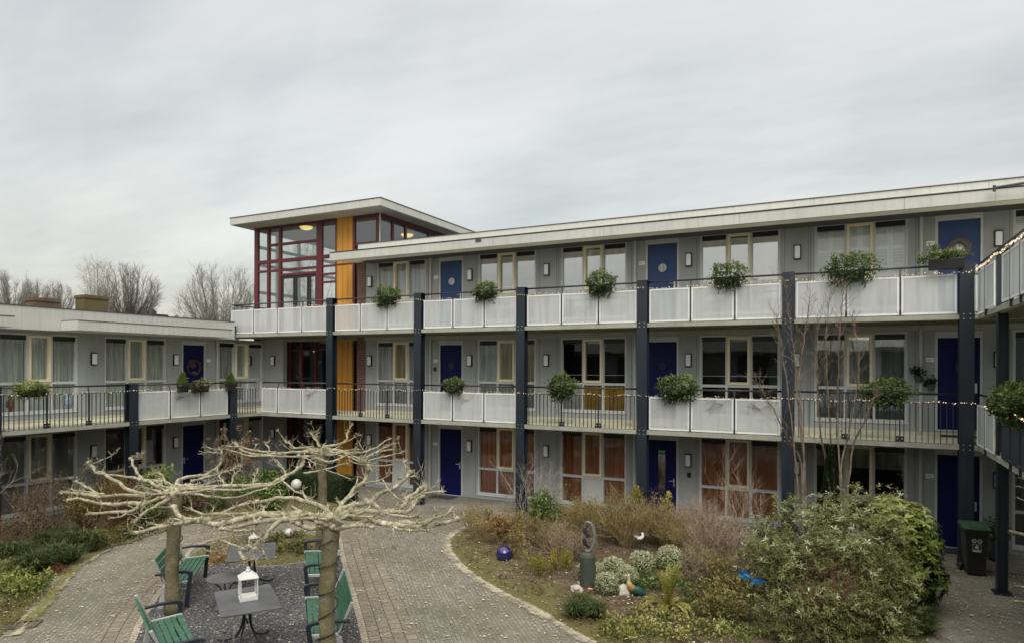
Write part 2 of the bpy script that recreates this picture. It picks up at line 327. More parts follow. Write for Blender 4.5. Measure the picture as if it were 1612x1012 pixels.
def mossstrip():
    m, nt, out = new_mat('moss_strip')
    p = N(nt, 'ShaderNodeBsdfPrincipled', Roughness=0.95)
    tc = N(nt, 'ShaderNodeTexCoord'); sp = N(nt, 'ShaderNodeSeparateXYZ'); L(nt, tc.outputs['UV'], sp.inputs[0])
    n1 = noise(nt, coords(nt), 3.5, 6, 0.75); n2 = noise(nt, coords(nt), 30, 4, 0.7)
    L(nt, ramp(nt, n2, [(0.3, (0.09, 0.09, 0.025)), (0.7, (0.25, 0.24, 0.07))]), p.inputs['Base Color'])
    e = ramp(nt, sp.outputs[1], [(0.0, 0.0), (0.5, 0.55), (1.0, 0.0)])
    s = N(nt, 'ShaderNodeMath', operation='ADD'); L(nt, e, s.inputs[0]); L(nt, n1, s.inputs[1])
    a = ramp(nt, s.outputs[0], [(0.82, 0.0), (1.02, 0.8)])
    t = N(nt, 'ShaderNodeBsdfTransparent'); mx = N(nt, 'ShaderNodeMixShader')
    L(nt, a, mx.inputs[0]); L(nt, t.outputs[0], mx.inputs[1]); L(nt, p.outputs[0], mx.inputs[2])
    L(nt, mx.outputs[0], out.inputs[0]); return m
M['moss'] = mossstrip()

# ------------------------------------------------------------------ mesh builder
class MB:
    def __init__(self): self.v = []; self.f = []; self.m = []; self.t = []; self.uv = {}
    def face(self, idx, m=0, t=0.5): self.f.append(idx); self.m.append(m); self.t.append(t)
    def box(self, x0, x1, y0, y1, z0, z1, m=0, xf=None):
        b = len(self.v)
        pts = [(x0, y0, z0), (x1, y0, z0), (x1, y1, z0), (x0, y1, z0), (x0, y0, z1), (x1, y0, z1), (x1, y1, z1), (x0, y1, z1)]
        self.v += [tuple(xf(*p)) for p in pts] if xf else pts
        for q in ((0, 3, 2, 1), (4, 5, 6, 7), (0, 1, 5, 4), (1, 2, 6, 5), (2, 3, 7, 6), (3, 0, 4, 7)):
            self.face([b + i for i in q], m)
    def quad(self, pts, m=0, t=0.5, uv=None):
        b = len(self.v); self.v += [tuple(p) for p in pts]
        if uv: self.uv[len(self.f)] = uv
        self.face(list(range(b, b + len(pts))), m, t)
    def prism(self, prof, a0, a1, fn, m=0):
        """prof: 2-D outline, extruded from a0 to a1; fn(a, p, q) -> xyz"""
        b = len(self.v); n = len(prof)
        for a in (a0, a1):
            for p, q in prof: self.v.append(tuple(fn(a, p, q)))
        for i in range(n):
            j = (i + 1) % n; self.face([b + i, b + j, b + n + j, b + n + i], m)
        self.face([b + i for i in range(n)][::-1], m); self.face([b + n + i for i in range(n)], m)
    def tube(self, pts, rad, n=6, m=0, t=0.5, cap=True, jit=0.0):
        pts = [V(p) for p in pts]; k = len(pts)
        if isinstance(rad, (int, float)): rad = [rad] * k
        b = len(self.v); ref = None
        for i in range(k):
            d = (pts[min(i + 1, k - 1)] - pts[max(i - 1, 0)])
            if d.length < 1e-9: d = V((0, 0, 1))
            d.normalize()
            if ref is None:
                ref = V((0, 0, 1)) if abs(d.z) < 0.9 else V((1, 0, 0))
                ref = (ref - d * ref.dot(d)).normalized()
            else:
                r2 = ref - d * ref.dot(d)
                ref = r2.normalized() if r2.length > 1e-6 else d.orthogonal().normalized()
            s = d.cross(ref)
            for j in range(n):
                a = 2 * pi * j / n; rr = rad[i] * (1 + (R.uniform(-jit, jit) if jit else 0))
                self.v.append(tuple(pts[i] + (ref * cos(a) + s * sin(a)) * rr))
        for i in range(k - 1):
            for j in range(n):
                j2 = (j + 1) % n
                self.face([b + i * n + j, b + i * n + j2, b + (i + 1) * n + j2, b + (i + 1) * n + j], m, t)
        if cap and n > 2:
            self.face([b + j for j in range(n)][::-1], m, t); self.face([b + (k - 1) * n + j for j in range(n)], m, t)
    def lathe(self, c, prof, n=20, m=0):
        b = len(self.v); k = len(prof)
        for r, z in prof:
            for j in range(n):
                a = 2 * pi * j / n; self.v.append((c[0] + r * cos(a), c[1] + r * sin(a), c[2] + z))
        for i in range(k - 1):
            for j in range(n):
                j2 = (j + 1) % n; self.face([b + i * n + j, b + i * n + j2, b + (i + 1) * n + j2, b + (i + 1) * n + j], m)
        self.face([b + j for j in range(n)][::-1], m); self.face([b + (k - 1) * n + j for j in range(n)], m)
    def leaf(self, p, d, nrm, l, w, m=0, t=0.5, fold=0.15):
        s = d.cross(nrm)
        if s.length < 1e-6: s = d.orthogonal()
        s.normalize(); up = s.cross(d)
        b = len(self.v)
        mid = p + d * (l * 0.45) + up * (l * fold)
        self.v += [tuple(p), tuple(mid + s * (w / 2)), tuple(p + d * l), tuple(mid - s * (w / 2))]
        self.face([b, b + 1, b + 2, b + 3], m, t)
    def blob(self, c, r, m=0, sub=2, jit=0.0, seed=0):
        bm = bmesh.new(); bmesh.ops.create_icosphere(bm, subdivisions=sub, radius=1)
        b = len(self.v)
        for v in bm.verts:
            k = 1 + jit * mnoise.noise(v.co * 1.7 + V((seed * 3.1, seed, 0)))
            self.v.append((c[0] + v.co.x * r[0] * k, c[1] + v.co.y * r[1] * k, c[2] + v.co.z * r[2] * k))
        for f in bm.faces: self.face([b + v.index for v in f.verts], m)
        bm.free()
    def build(self, name, mats, parent=None, loc=(0, 0, 0), smooth=False, bevel=0.0, local=False):
        org = V((0, 0, 0)) if local else V(root_loc(parent)) if parent else V(loc)
        me = bpy.data.meshes.new(name)
        me.from_pydata([(x - org.x, y - org.y, z - org.z) for x, y, z in self.v], [], self.f)
        for mt in (mats if isinstance(mats, (list, tuple)) else [mats]): me.materials.append(M[mt] if isinstance(mt, str) else mt)
        me.polygons.foreach_set('material_index', self.m)
        if smooth: me.polygons.foreach_set('use_smooth', [True] * len(self.f))
        at = me.attributes.new('tint', 'FLOAT', 'FACE'); at.data.foreach_set('value', self.t)
        if self.uv:
            uvl = me.uv_layers.new(name='UVMap')
            for fi, uvs in self.uv.items():
                for li, uvv in zip(me.polygons[fi].loop_indices, uvs): uvl.data[li].uv = uvv
        me.update()
        o = bpy.data.objects.new(name, me); col.objects.link(o)
        if parent: o.parent = parent
        else: o.location = loc
        if bevel:
            bv = o.modifiers.new('Bevel', 'BEVEL'); bv.width = bevel; bv.segments = 2; bv.limit_method = 'ANGLE'
        return o
def root_loc(o):
    while o.parent: o = o.parent
    return o.location
def tag(o, label=None, cat=None, group=None, kind=None):
    if label: o['label'] = label
    if cat: o['category'] = cat
    if group: o['group'] = group
    if kind: o['kind'] = kind
    return o
def thing(name, label, cat, loc=(0, 0, 0), rz=0.0, group=None):
    o = bpy.data.objects.new(name, None); col.objects.link(o); o.empty_display_size = 0.2
    o.location = loc; o.rotation_euler = (0, 0, rz)
    return tag(o, label, cat, group)
def struct(mb, name, mats, loc=(0, 0, 0), **k):
    return tag(mb.build(name, mats, None, loc, **k), kind='structure')
def smoothline(pts, sub=6):
    pts = [V(p) for p in pts]; out = []
    for i in range(len(pts) - 1):
        p0 = pts[max(i - 1, 0)]; p1 = pts[i]; p2 = pts[i + 1]; p3 = pts[min(i + 2, len(pts) - 1)]
        for k in range(sub):
            t = k / sub
            out.append(0.5 * ((2 * p1) + (p2 - p0) * t + (2 * p0 - 5 * p1 + 4 * p2 - p3) * t * t + (3 * p1 - p0 - 3 * p2 + p3) * t ** 3))
    out.append(pts[-1]); return out
def rndunit(rng=R):
    while True:
        v = V((rng.uniform(-1, 1), rng.uniform(-1, 1), rng.uniform(-1, 1)))
        if 0.05 < v.length < 1: return v.normalized()

# ------------------------------------------------------------------ facade frames
WALL_Y, WALL_X = 19.0, -20.52
def fr_long(u, v, z): return (u, WALL_Y - v, z)            # wing facing the camera
def fr_side(u, v, z): return (WALL_X + v, -u, z)           # two-storey wing on the west side
ST = 2.82
COLS = [2.3445 - 3.5676 * k for k in range(6)]
SCOLS = [-16.04, -12.475, -8.907]
GAL = 1.71

def wall_strip(mb, fr, u0, u1, z0, z1, openings, th=0.25):
    ops = sorted(openings)
    u = u0
    for (a, b, za, zb) in ops:
        if a > u: mb.box(u, a, -th, 0, z0, z1, 0, fr)
        if za > z0: mb.box(a, b, -th, 0, z0, za, 0, fr)
        if zb < z1: mb.box(a, b, -th, 0, zb, z1, 0, fr)
        u = b
    if u1 > u: mb.box(u, u1, -th, 0, z0, z1, 0, fr)

def curtain(kind, fr, parent, a, b, z0, z1, v):
    """what hangs behind one pane"""
    mb = MB(); name = 'curtain'; mat = 'cur_white'
    def folds(a, b, z0, z1, n=60, amp=0.018, per=0.075):
        pts = []
        ph = R.uniform(0, 6)
        for i in range(n + 1):
            u = a + (b - a) * i / n
            w = amp * sin(u / per * 2 * pi + ph + 0.9 * sin(u * 9 + ph)) + 0.008 * sin(u * 37)
            pts.append((u, v + w))
        for i in range(n):
            p, q = pts[i], pts[i + 1]
            mb.quad([fr(p[0], p[1], z0), fr(q[0], q[1], z0), fr(q[0], q[1], z1), fr(p[0], p[1], z1)])
    if kind in ('cur_white', 'cur_grey', 'cur_beige', 'cur_green', 'cur_yellow'):
        folds(a, b, z0, z1, amp=0.022, per=0.11); mat = kind
    elif kind == 'part':      # drawn half-way
        folds(a, a + (b - a) * 0.45, z0, z1, amp=0.022, per=0.1); mat = 'cur_white'
    elif kind in ('cur_orange', 'cur_rust'):
        n = int((b - a) / 0.085); name = 'blind'
        for i in range(n + 1):
            u = a + i * 0.085
            mb.quad([fr(u, v, z0), fr(min(u + 0.088, b), v - 0.022, z0), fr(min(u + 0.088, b), v - 0.022, z1), fr(u, v, z1)])
        mat = kind
    elif kind == 'cur_dim' or kind == 'slats':
        n = int((z1 - z0) / 0.05); name = 'blind'
        for i in range(n + 1):
            z = z0 + i * 0.05
            mb.quad([fr(a, v, z), fr(b, v, z), fr(b, v - 0.02, min(z + 0.048, z1)), fr(a, v - 0.02, min(z + 0.048, z1))])
        mat = 'cur_dim' if kind == 'cur_dim' else 'shutter'
    elif kind == 'roller':
        mb.quad([fr(a, v, z1 - 0.62), fr(b, v, z1 - 0.62), fr(b, v, z1), fr(a, v, z1)]); name = 'blind'; mat = 'cur_dim'
    elif kind == 'plain':
        mb.quad([fr(a, v, z0), fr(b, v, z0), fr(b, v, z1), fr(a, v, z1)]); name = 'blind'; mat = 'cur_white'
    elif kind == 'shutter':
        name = 'shutter'; mat = 'shutter'; mid = (a + b) / 2
        mb.quad([fr(a, v - 0.034, z0), fr(b, v - 0.034, z0), fr(b, v - 0.034, z1), fr(a, v - 0.034, z1)])  # white sheet added behind the slats to lighten the gaps
        for (p, q) in ((a + 0.01, mid - 0.006), (mid + 0.006, b - 0.01)):
            mb.box(p, p + 0.05, v - 0.02, v + 0.012, z0, z1, 0, fr); mb.box(q - 0.05, q, v - 0.02, v + 0.012, z0, z1, 0, fr)
            for zz in (z0, (z0 + z1) / 2 - 0.04, z1 - 0.08): mb.box(p + 0.05, q - 0.05, v - 0.018, v + 0.01, zz, zz + 0.08, 0, fr)
            n = int((z1 - z0) / 0.075)
            for i in range(n):
                z = z0 + 0.08 + i * 0.075
                if z + 0.07 > z1 - 0.06: break
                mb.quad([fr(p + 0.05, v + 0.012, z), fr(q - 0.05, v + 0.012, z), fr(q - 0.05, v - 0.03, z + 0.062), fr(p + 0.05, v - 0.03, z + 0.062)])
    else: return
    mb.build(name, mat, parent)

# window: style = (top-pane curtains x3, lower-pane curtains x3, lower middle solid?, glass)
def window(fr, parent, u0, zf, style):
    W = 2.10; a, b = u0, u0 + W
    up, lo, solid, gl = style
    mb = MB()
    e = 0.055; v0, v1 = -0.13, -0.02
    x1, x2, x3, x4 = a + 0.70, a + 0.755, a + 1.335, a + 1.39     # mullions either side of the casement
    zb, zt, ztr = zf + 0.17, zf + 2.40, zf + 0.99
    bb = lambda p, q, z0, z1, w0=v0, w1=v1: mb.box(p, q, w0, w1, z0, z1, 0, fr)
    bb(a, a + e, zb, zt); bb(b - e, b, zb, zt); bb(a + e, b - e, zt - 0.05, zt); bb(a + e, b - e, zb, zb + 0.05)
    bb(x1, x2, zb + 0.05, zt - 0.05); bb(x3, x4, zb + 0.05, zt - 0.05)
    for (p, q) in ((a + e, x1), (x2, x3), (x4, b - e)): bb(p, q, ztr - 0.03, ztr + 0.045, v0, v1 - 0.004)
    mb.box(a - 0.01, b + 0.01, -0.02, 0.03, zb - 0.045, zb - 0.002, 0, fr)     # sill nose
    if solid: mb.box(x2, x3, v0 + 0.02, v1 - 0.03, zb + 0.05, ztr - 0.03, 0, fr)
    # thin glazing beads give each pane its own edge
    for (p, q) in ((a + e, x1), (x4, b - e)):
        for (z0, z1) in ((zb + 0.05, ztr - 0.03), (ztr + 0.045, zt - 0.05)):
            mb.box(p, p + 0.014, v0 + 0.02, v1 - 0.05, z0, z1, 0, fr); mb.box(q - 0.014, q, v0 + 0.02, v1 - 0.05, z0, z1, 0, fr)
    w = mb.build('window', 'trim', parent)
    c = MB()
    for (p, q, z0, z1) in ((x2, x2 + 0.06, ztr + 0.045, zt - 0.05), (x3 - 0.06, x3, ztr + 0.045, zt - 0.05), (x2 + 0.06, x3 - 0.06, zt - 0.115, zt - 0.05), (x2 + 0.06, x3 - 0.06, ztr + 0.045, ztr + 0.115)):
        c.box(p, q, v0 + 0.01, v1 + 0.03, z0, z1, 0, fr)
    c.build('casement', 'cream', w, bevel=0.006)
    g = MB(); vg = -0.085
    for (p, q, z0, z1) in ((a + e, x1, ztr + 0.045, zt - 0.05), (x2 + 0.06, x3 - 0.06, ztr + 0.115, zt - 0.115), (x4, b - e, ztr + 0.045, zt - 0.05),
                           (a + e, x1, zb + 0.05, ztr - 0.03), (x4, b - e, zb + 0.05, ztr - 0.03)) + (() if solid else ((x2, x3, zb + 0.05, ztr - 0.03),)):
        # every pane sits a touch out of true, as real glazing does
        t1, t2 = R.uniform(-0.004, 0.004), R.uniform(-0.004, 0.004)
        g.quad([fr(p, vg + t1, z0), fr(q, vg - t1, z0), fr(q, vg - t1 + t2, z1), fr(p, vg + t1 + t2, z1)])
    g.build('glass', gl, w)
    for (p, q) in ((a + e, x1), (x4, b - e)):        # dark ventilation box at the head of the fixed panes
        h = MB(); h.box(p + 0.001, q - 0.001, vg + 0.008, vg + 0.03, zt - 0.185, zt - 0.051, 0, fr); h.build('vent_strip', 'black', w)
    vc = -0.118
    if zf > 2 and not any(up):
        rd = MB()
        for (p, q) in ((a + e, x1), (x2, x3), (x4, b - e)): rd.box(p, q, -0.155, -0.14, ztr + 0.27, ztr + 0.285, 0, fr)
        rd.build('net_rod', 'white', w)
    for k, (p, q) in enumerate(((a + e - 0.02, x1 + 0.02), (x2 - 0.01, x3 + 0.01), (x4 - 0.02, b - e + 0.02))):
        if up[k]: curtain(up[k], fr, w, p, q, ztr - 0.02, zt, vc)
        if lo[k] and not (solid and k == 1): curtain(lo[k], fr, w, p, q, zb, ztr - 0.02 if up[k] else ztr, vc)
    return w

def door(fr, parent, d, zf, kind, top=False):
    mb = MB(); a, b = d - 0.425, d + 0.425; zt = zf + 2.235
    mb.box(a, b, -0.12, -0.06, zf + 0.03, zt, 0, fr)
    o = mb.build('door', 'doortop' if top else 'door', parent, bevel=0.004)
    fm = MB()
    for (p, q, z0, z1) in ((a - 0.06, a - 0.002, zf + 0.0, zt + 0.065), (b + 0.002, b + 0.06, zf + 0.0, zt + 0.065), (a - 0.002, b + 0.002, zt + 0.004, zt + 0.065)):
        fm.box(p, q, -0.14, -0.015, z0, z1, 0, fr)
    fm.box(a - 0.06, b + 0.06, -0.14, 0.006, zt + 0.07, zt + 0.15, 0, fr)
    fm.box(a - 0.002, b + 0.002, -0.14, -0.01, zf - 0.01, zf + 0.025, 0, fr)
    fm.build('door_frame', 'trim', o)
    hm = MB(); hx = b - 0.075; hz = zf + 1.05
    hm.box(hx - 0.022, hx + 0.022, -0.06, -0.048, hz - 0.13, hz + 0.10, 0, fr)
    hm.tube([fr(hx, -0.048, hz + 0.03), fr(hx, 0.0, hz + 0.03)], 0.011, 8)
    hm.tube([fr(hx, -0.002, hz + 0.03), fr(hx - 0.125, -0.002, hz + 0.03)], 0.011, 8)
    hm.tube([fr(hx, -0.048, hz - 0.06), fr(hx, -0.03, hz - 0.06)], 0.022, 10)
    hm.build('door_handle', 'metal', o)
    if kind == 'port':
        rm = MB(); cz = zf + 1.545; n = 28
        for i in range(n):
            t0, t1 = 2 * pi * i / n, 2 * pi * (i + 1) / n
            for (r0, r1, va, vb) in ((0.125, 0.155, -0.045, -0.045), (0.155, 0.158, -0.045, -0.06), (0.125, 0.12, -0.045, -0.055)):
                rm.quad([fr(d + r0 * cos(t0), va, cz + r0 * sin(t0)), fr(d + r0 * cos(t1), va, cz + r0 * sin(t1)), fr(d + r1 * cos(t1), vb, cz + r1 * sin(t1)), fr(d + r1 * cos(t0), vb, cz + r1 * sin(t0))])
        ring = rm.build('porthole', 'doortop' if top else 'door', o)
        gm = MB(); gm.quad([fr(d + 0.122 * cos(2 * pi * i / n), -0.054, cz + 0.122 * sin(2 * pi * i / n)) for i in range(n)])
        gm.build('porthole_glass', 'cur_white' if top else 'glass', ring)
    if kind == 'slit':
        gm = MB(); gm.box(d - 0.10, d + 0.10, -0.062, -0.056, zf + 0.7, zf + 1.95, 0, fr); gm.build('glass_panel', 'glassup', o)
    return o

def number_plate(fr, parent, u, z, text):
    mb = MB(); mb.box(u - 0.085, u + 0.085, 0.0, 0.012, z - 0.05, z + 0.05, 0, fr)
    p = mb.build('house_number', 'plate', parent)
    cu = bpy.data.curves.new('digits', 'FONT'); cu.body = text; cu.size = 0.052; cu.align_x = 'CENTER'; cu.align_y = 'CENTER'
    t = bpy.data.objects.new('digits_source', cu); col.objects.link(t)
    bpy.context.view_layer.update()
    me = bpy.data.meshes.new_from_object(t.evaluated_get(bpy.context.evaluated_depsgraph_get()))
    bpy.data.objects.remove(t); rl = V(root_loc(parent))
    sx = 1 if fr is fr_long else -1
    for vv in me.vertices:
        uu = vv.co.x * (1 if fr is fr_long else -1)
        vv.co = V(fr(u + uu * 1.0, 0.0145, z + vv.co.y)) - rl
    me.materials.clear(); me.materials.append(M['black'])
    o = bpy.data.objects.new('digits', me); col.objects.link(o); o.parent = p

def wall_lamp(fr, u, z, label, group='white wall lamps beside the doors and windows'):
    base = fr(u, 0, z)
    t = thing('wall_lamp', label, 'lamp', base, group=group)
    a = MB(); a.box(u - 0.088, u + 0.088, 0.001, 0.045, z - 0.19, z + 0.19, 0, fr)
    a.box(u - 0.088, u + 0.088, 0.045, 0.085, z - 0.19, z - 0.165, 0, fr); a.box(u - 0.088, u + 0.088, 0.045, 0.085, z + 0.165, z + 0.19, 0, fr)
    a.build('backing', 'black', t, bevel=0.006)
    b = MB(); b.box(u - 0.066, u + 0.066, 0.0455, 0.10, z - 0.163, z + 0.163, 0, fr)
    b.build('diffuser', 'lampwhite', t, bevel=0.018)

# ================================================================== GROUND
g = MB(); g.quad([(-400, -400, 0), (400, -400, 0), (400, 500, 0), (-400, 500, 0)]); struct(g, 'ground', 'earth')
g = MB(); g.quad([(-20.5, -3, 0.004), (8, -3, 0.004), (8, 17.2, 0.004), (-20.5, 17.2, 0.004)]); struct(g, 'paving', 'paving')
g = MB(); g.box(-20.5, 8, 17.2, 18.98, 0.0, 0.022); struct(g, 'walkway', 'walk')
g = MB(); g.box(-20.5, 2.2, 17.12, 17.199, 0.0, 0.03); struct(g, 'walkway_kerb', 'walk')

def strip(name, pts, w0, w1, z, mat, sub=6):
    """flat band following a line; w0..w1 offsets to its left"""
    ln = smoothline([(x, y, 0) for x, y in pts], sub); mb = MB(); s = 0; prev = None
    for i, p in enumerate(ln):
        d = (ln[min(i + 1, len(ln) - 1)] - ln[max(i - 1, 0)]).normalized(); nrm = V((-d.y, d.x, 0))
        if i: s += (p - ln[i - 1]).length
        cur = (p + nrm * w0, p + nrm * w1, s)
        if prev:
            sc = abs(w1 - w0) if mat in ('band',) else 1.0
            mb.quad([(*prev[0][:2], z), (*cur[0][:2], z), (*cur[1][:2], z), (*prev[1][:2], z)],
                    uv=[(prev[2], 0), (cur[2], 0), (cur[2], sc), (prev[2], sc)])
        prev = cur
    return struct(mb, name, mat)
GR_R = [(-10.45, 11.96), (-8.78, 10.29), (-7.64, 9.16), (-6.72, 8.22), (-5.3, 6.7), (-4.9, 5.2), (-6.3, 4.4)]
GR_L = [(-8.3, 4.9), (-9.2, 5.9), (-9.87, 6.61), (-10.63, 7.3), (-11.79, 8.53), (-12.6, 9.63)]
GR_T = [(-12.21, 10.1), (-11.08, 10.37), (-10.62, 11.03)]
g = MB(); g.quad([(p.x, p.y, 0.012) for p in smoothline([(x, y, 0) for x, y in GR_R], 5)] + [(p.x, p.y, 0.012) for p in smoothline([(x, y, 0) for x, y in GR_L], 5)] + [(x, y, 0.012) for x, y in GR_T])
struct(g, 'gravel', 'gravel')
RB = [(-13.1, 12.75), (-12.4, 13.15), (-11.5, 13.0), (-10.45, 11.96), (-8.78, 10.29), (-7.64, 9.16), (-6.72, 8.22), (-5.3, 6.7), (-4.9, 5.2)]
strip('gravel_kerb', RB, -0.012, 0.10, 0.017, 'kerb')
strip('brick_band', RB, 0.102, 0.86, 0.009, 'band')
LB = [(-8.3, 4.9), (-9.2, 5.9), (-9.87, 6.61), (-10.63, 7.3), (-11.79, 8.53), (-12.6, 9.63), (-13.6, 10.5), (-13.95, 11.6), (-13.1, 12.75)]
strip('gravel_kerb', LB, 0.0, 0.11, 0.0165, 'kerb')
strip('brick_band', LB, 0.112, 0.56, 0.0085, 'band')

from mathutils.geometry import delaunay_2d_cdt
def inpoly(x, y, P_):
    c = False; n = len(P_); j = n - 1
    for i in range(n):
        xi, yi = P_[i]; xj, yj = P_[j]
        if (yi > y) != (yj > y) and x < (xj - xi) * (y - yi) / (yj - yi) + xi: c = not c
        j = i
    return c
def edgedist(x, y, P_):
    best = 9; n = len(P_)
    for i in range(n):
        ax, ay = P_[i]; bx, by = P_[(i + 1) % n]; dx, dy = bx - ax, by - ay; l = dx * dx + dy * dy
        t = max(0, min(1, ((x - ax) * dx + (y - ay) * dy) / l)) if l else 0
        best = min(best, sqrt((x - ax - t * dx) ** 2 + (y - ay - t * dy) ** 2))
    return best
BEDS = []
def bed_h(x, y):
    for P_, h, seed in BEDS:
        if inpoly(x, y, P_):
            e = edgedist(x, y, P_); k = min(1, e / 0.9)
            return max(0.0125, 0.013 + (h * k + 0.045 * mnoise.noise(V((x * 1.3, y * 1.3, seed))) * k + 0.018 * mnoise.noise(V((x * 5, y * 5, seed))) * min(1, e / 0.3))), e
    return 0.006, -1
def bed(name, poly, mat, h=0.12, rings=7, seed=0):
    """gently mounded soil, triangulated inside its outline; tint = closeness to the edge"""
    ln = [(p.x, p.y) for p in smoothline([(x, y, 0) for x, y in poly + [poly[0]]], 5)[:-1]]
    BEDS.append((ln, h, seed))
    pts = [V(p).to_2d() if False else V((p[0], p[1])) for p in ln]; n = len(pts)
    xs = [p[0] for p in ln]; ys = [p[1] for p in ln]; st = 0.26; rng = random.Random(seed); y = min(ys)
    while y < max(ys):
        x = min(xs)
        while x < max(xs):
            qx, qy = x + rng.uniform(-.08, .08), y + rng.uniform(-.08, .08)
            if inpoly(qx, qy, ln) and edgedist(qx, qy, ln) > 0.1: pts.append(V((qx, qy)))
            x += st
        y += st
    vs, es, fs, *_ = delaunay_2d_cdt(pts, [(i, (i + 1) % n) for i in range(n)], [], 1, 1e-5)
    mb = MB(); ed = []
    for v in vs:
        e = edgedist(v[0], v[1], ln); ed.append(e)
        k = min(1, e / 0.9)
        mb.v.append((v[0], v[1], max(0.0125, 0.013 + h * k + 0.045 * mnoise.noise(V((v[0] * 1.3, v[1] * 1.3, seed))) * k + 0.018 * mnoise.noise(V((v[0] * 5, v[1] * 5, seed))) * min(1, e / 0.3))))
    for f in fs: mb.face(list(f), 0, max(0, 1 - sum(ed[i] for i in f) / len(f) / 1.1))
    return struct(mb, name, mat, smooth=True)
BED_R = [(-3.43, 9.9), (-4.01, 10.23), (-4.83, 10.77), (-5.71, 11.25), (-6.56, 11.79), (-7.44, 12.51), (-8.28, 13.39), (-8.74, 14.12), (-8.95, 14.91), (-8.9, 15.8), (-8.2, 16.55), (-6.5, 16.8), (-3, 16.85), (0.5, 16.8), (1.35, 16.2), (1.45, 14.5), (1.2, 12.6), (1.0, 10.8), (0.2, 9.0), (-1.5, 8.8), (-2.6, 9.3)]
bed('flower_bed', BED_R, 'soilmoss', 0.10, 9, 1)
BED_L = [(-10.6, 4.2), (-11.4, 5.1), (-12.31, 6.12), (-13.41, 7.09), (-14.83, 8.34), (-15.71, 9.54), (-15.95, 10.42), (-16.21, 11.72), (-16.14, 13.02), (-15.6, 14.3), (-13.9, 15.3), (-13.5, 16.2), (-14.5, 16.8), (-18, 16.9), (-20.2, 16.6), (-20.35, 12), (-20.35, 6), (-16, 3.5)]
bed('flower_bed', BED_L, 'soilmoss', 0.12, 9, 2)
BED_O = [(-12.6, 9.7), (-13.4, 10.45), (-13.75, 11.6), (-13.0, 12.5), (-12.4, 12.9), (-11.57, 12.8), (-10.82, 12.2), (-10.5, 11.85), (-10.75, 11.1), (-11.2, 10.5), (-12.21, 10.2)]
bed('flower_bed', BED_O, 'soilmoss', 0.08, 5, 3)
EDGE_R = BED_R[:11]
strip('sand_edging', EDGE_R, -0.10, 0.34, 0.0315, 'sand')
strip('sand_edging', [(-12.1, 5.6), (-13.5, 6.95), (-14.95, 8.25), (-15.8, 9.5)], -0.62, -0.12, 0.0315, 'sand')
strip('moss_edging', [(-12.31, 6.12), (-13.41, 7.09), (-14.83, 8.34), (-15.71, 9.54), (-15.88, 10.42), (-16.21, 11.72), (-16.14, 13.02), (-15.6, 14.3), (-13.9, 15.3)], -0.55, 0.15, 0.036, 'moss')
g = MB(); c0 = at_z(31, 985); g.box(-0.28, 0.28, -0.16, 0.16, 0.004, 0.03)
for i in range(6): g.box(-0.24 + i * 0.085, -0.19 + i * 0.085, -0.12, 0.12, 0.03, 0.036)
d_ = g.build('drain_cover', 'iron', None, (c0.x, c0.y, 0), local=True); d_.rotation_euler = (0, 0, radians(40))
tag(d_, 'rusty brown drain cover set in the brick path edge', 'drain cover')

# ================================================================== LONG WING
DOORS = [2.433, -4.717, -11.85]
NO = (None, None, None)
WSTY = {}
S = lambda *a: a
three = lambda k: (k, k, k)
WIN_LONG = {  # (u0, storey): style
    (-14.95, 2): (three('plain'), three('plain'), False, 'glass'),
    (-10.80, 2): ((None, None, None), three('cur_grey'), False, 'glassup'),
    (-7.86, 2): (('cur_white', 'part', 'cur_white'), three('cur_white'), False, 'glassup'),
    (-3.65, 2): (('cur_white', None, 'cur_white'), three('cur_white'), False, 'glassup'),
    (-0.72, 2): (three('shutter'), three('shutter'), False, 'glass'),
    (3.48, 2): (three('slats'), three('slats'), False, 'glass'),
    (-14.95, 1): (('cur_white', 'cur_beige', 'cur_white'), three('cur_white'), False, 'glass'),
    (-10.80, 1): (('cur_white', 'cur_beige', 'cur_beige'), three('cur_grey'), False, 'glass'),
    (-7.86, 1): ((None, None, None), ('plain', 'cur_yellow', 'cur_yellow'), False, 'glass'),
    (-3.65, 1): ((None, None, None), (None, None, None), False, 'glass'),
    (-0.72, 1): (three('cur_grey'), three('cur_grey'), False, 'glassup'),
    (3.48, 1): (three('cur_green'), three('cur_green'), False, 'glass'),
    (-14.95, 0): (('cur_rust', 'cur_orange', 'cur_rust'), three('cur_orange'), True, 'glass'),
    (-10.80, 0): (three('cur_orange'), three('cur_orange'), False, 'glass'),
    (-7.86, 0): (three('cur_rust'), three('cur_orange'), True, 'glass'),
    (-3.65, 0): (three('cur_rust'), three('cur_orange'), False, 'glass'),
    (-0.72, 0): (three('roller'), (None, None, None), False, 'glass'),
    (3.48, 0): (three('cur_green'), (None, None, None), False, 'glass'),
}
bl = thing('apartment_building', 'grey three-storey apartment block with blue doors, access galleries and a pale flat roof', 'building', (-4, 19, 0))
U0, U1 = -15.44, 6.2
mb = MB()
for k in range(3):
    zf = k * ST; z1 = zf + ST if k < 2 else 8.07
    ops = [(d - 0.487, d + 0.487, zf - 0.001 if k else 0.0, zf + 2.39) for d in DOORS]
    ops += [(u, u + 2.10, zf + 0.17, zf + 2.40) for (u, s) in WIN_LONG if s == k]
    wall_strip(mb, fr_long, U0, U1, zf, z1, ops)
for k in range(3):       # cladding joints beside doors and windows
    for d in DOORS:
        for u in (d - 0.78 - 0.12, d + 0.98, d + 3.27, d + 3.585 + 0.26, d + 3.90):
            if U0 < u < U1 - 0.1: mb.box(u, u + 0.008, 0, 0.003, k * ST + 0.05, k * ST + 2.42, 1, fr_long)
mb.build('wall', ['wall', 'coping'], bl)
mb = MB()
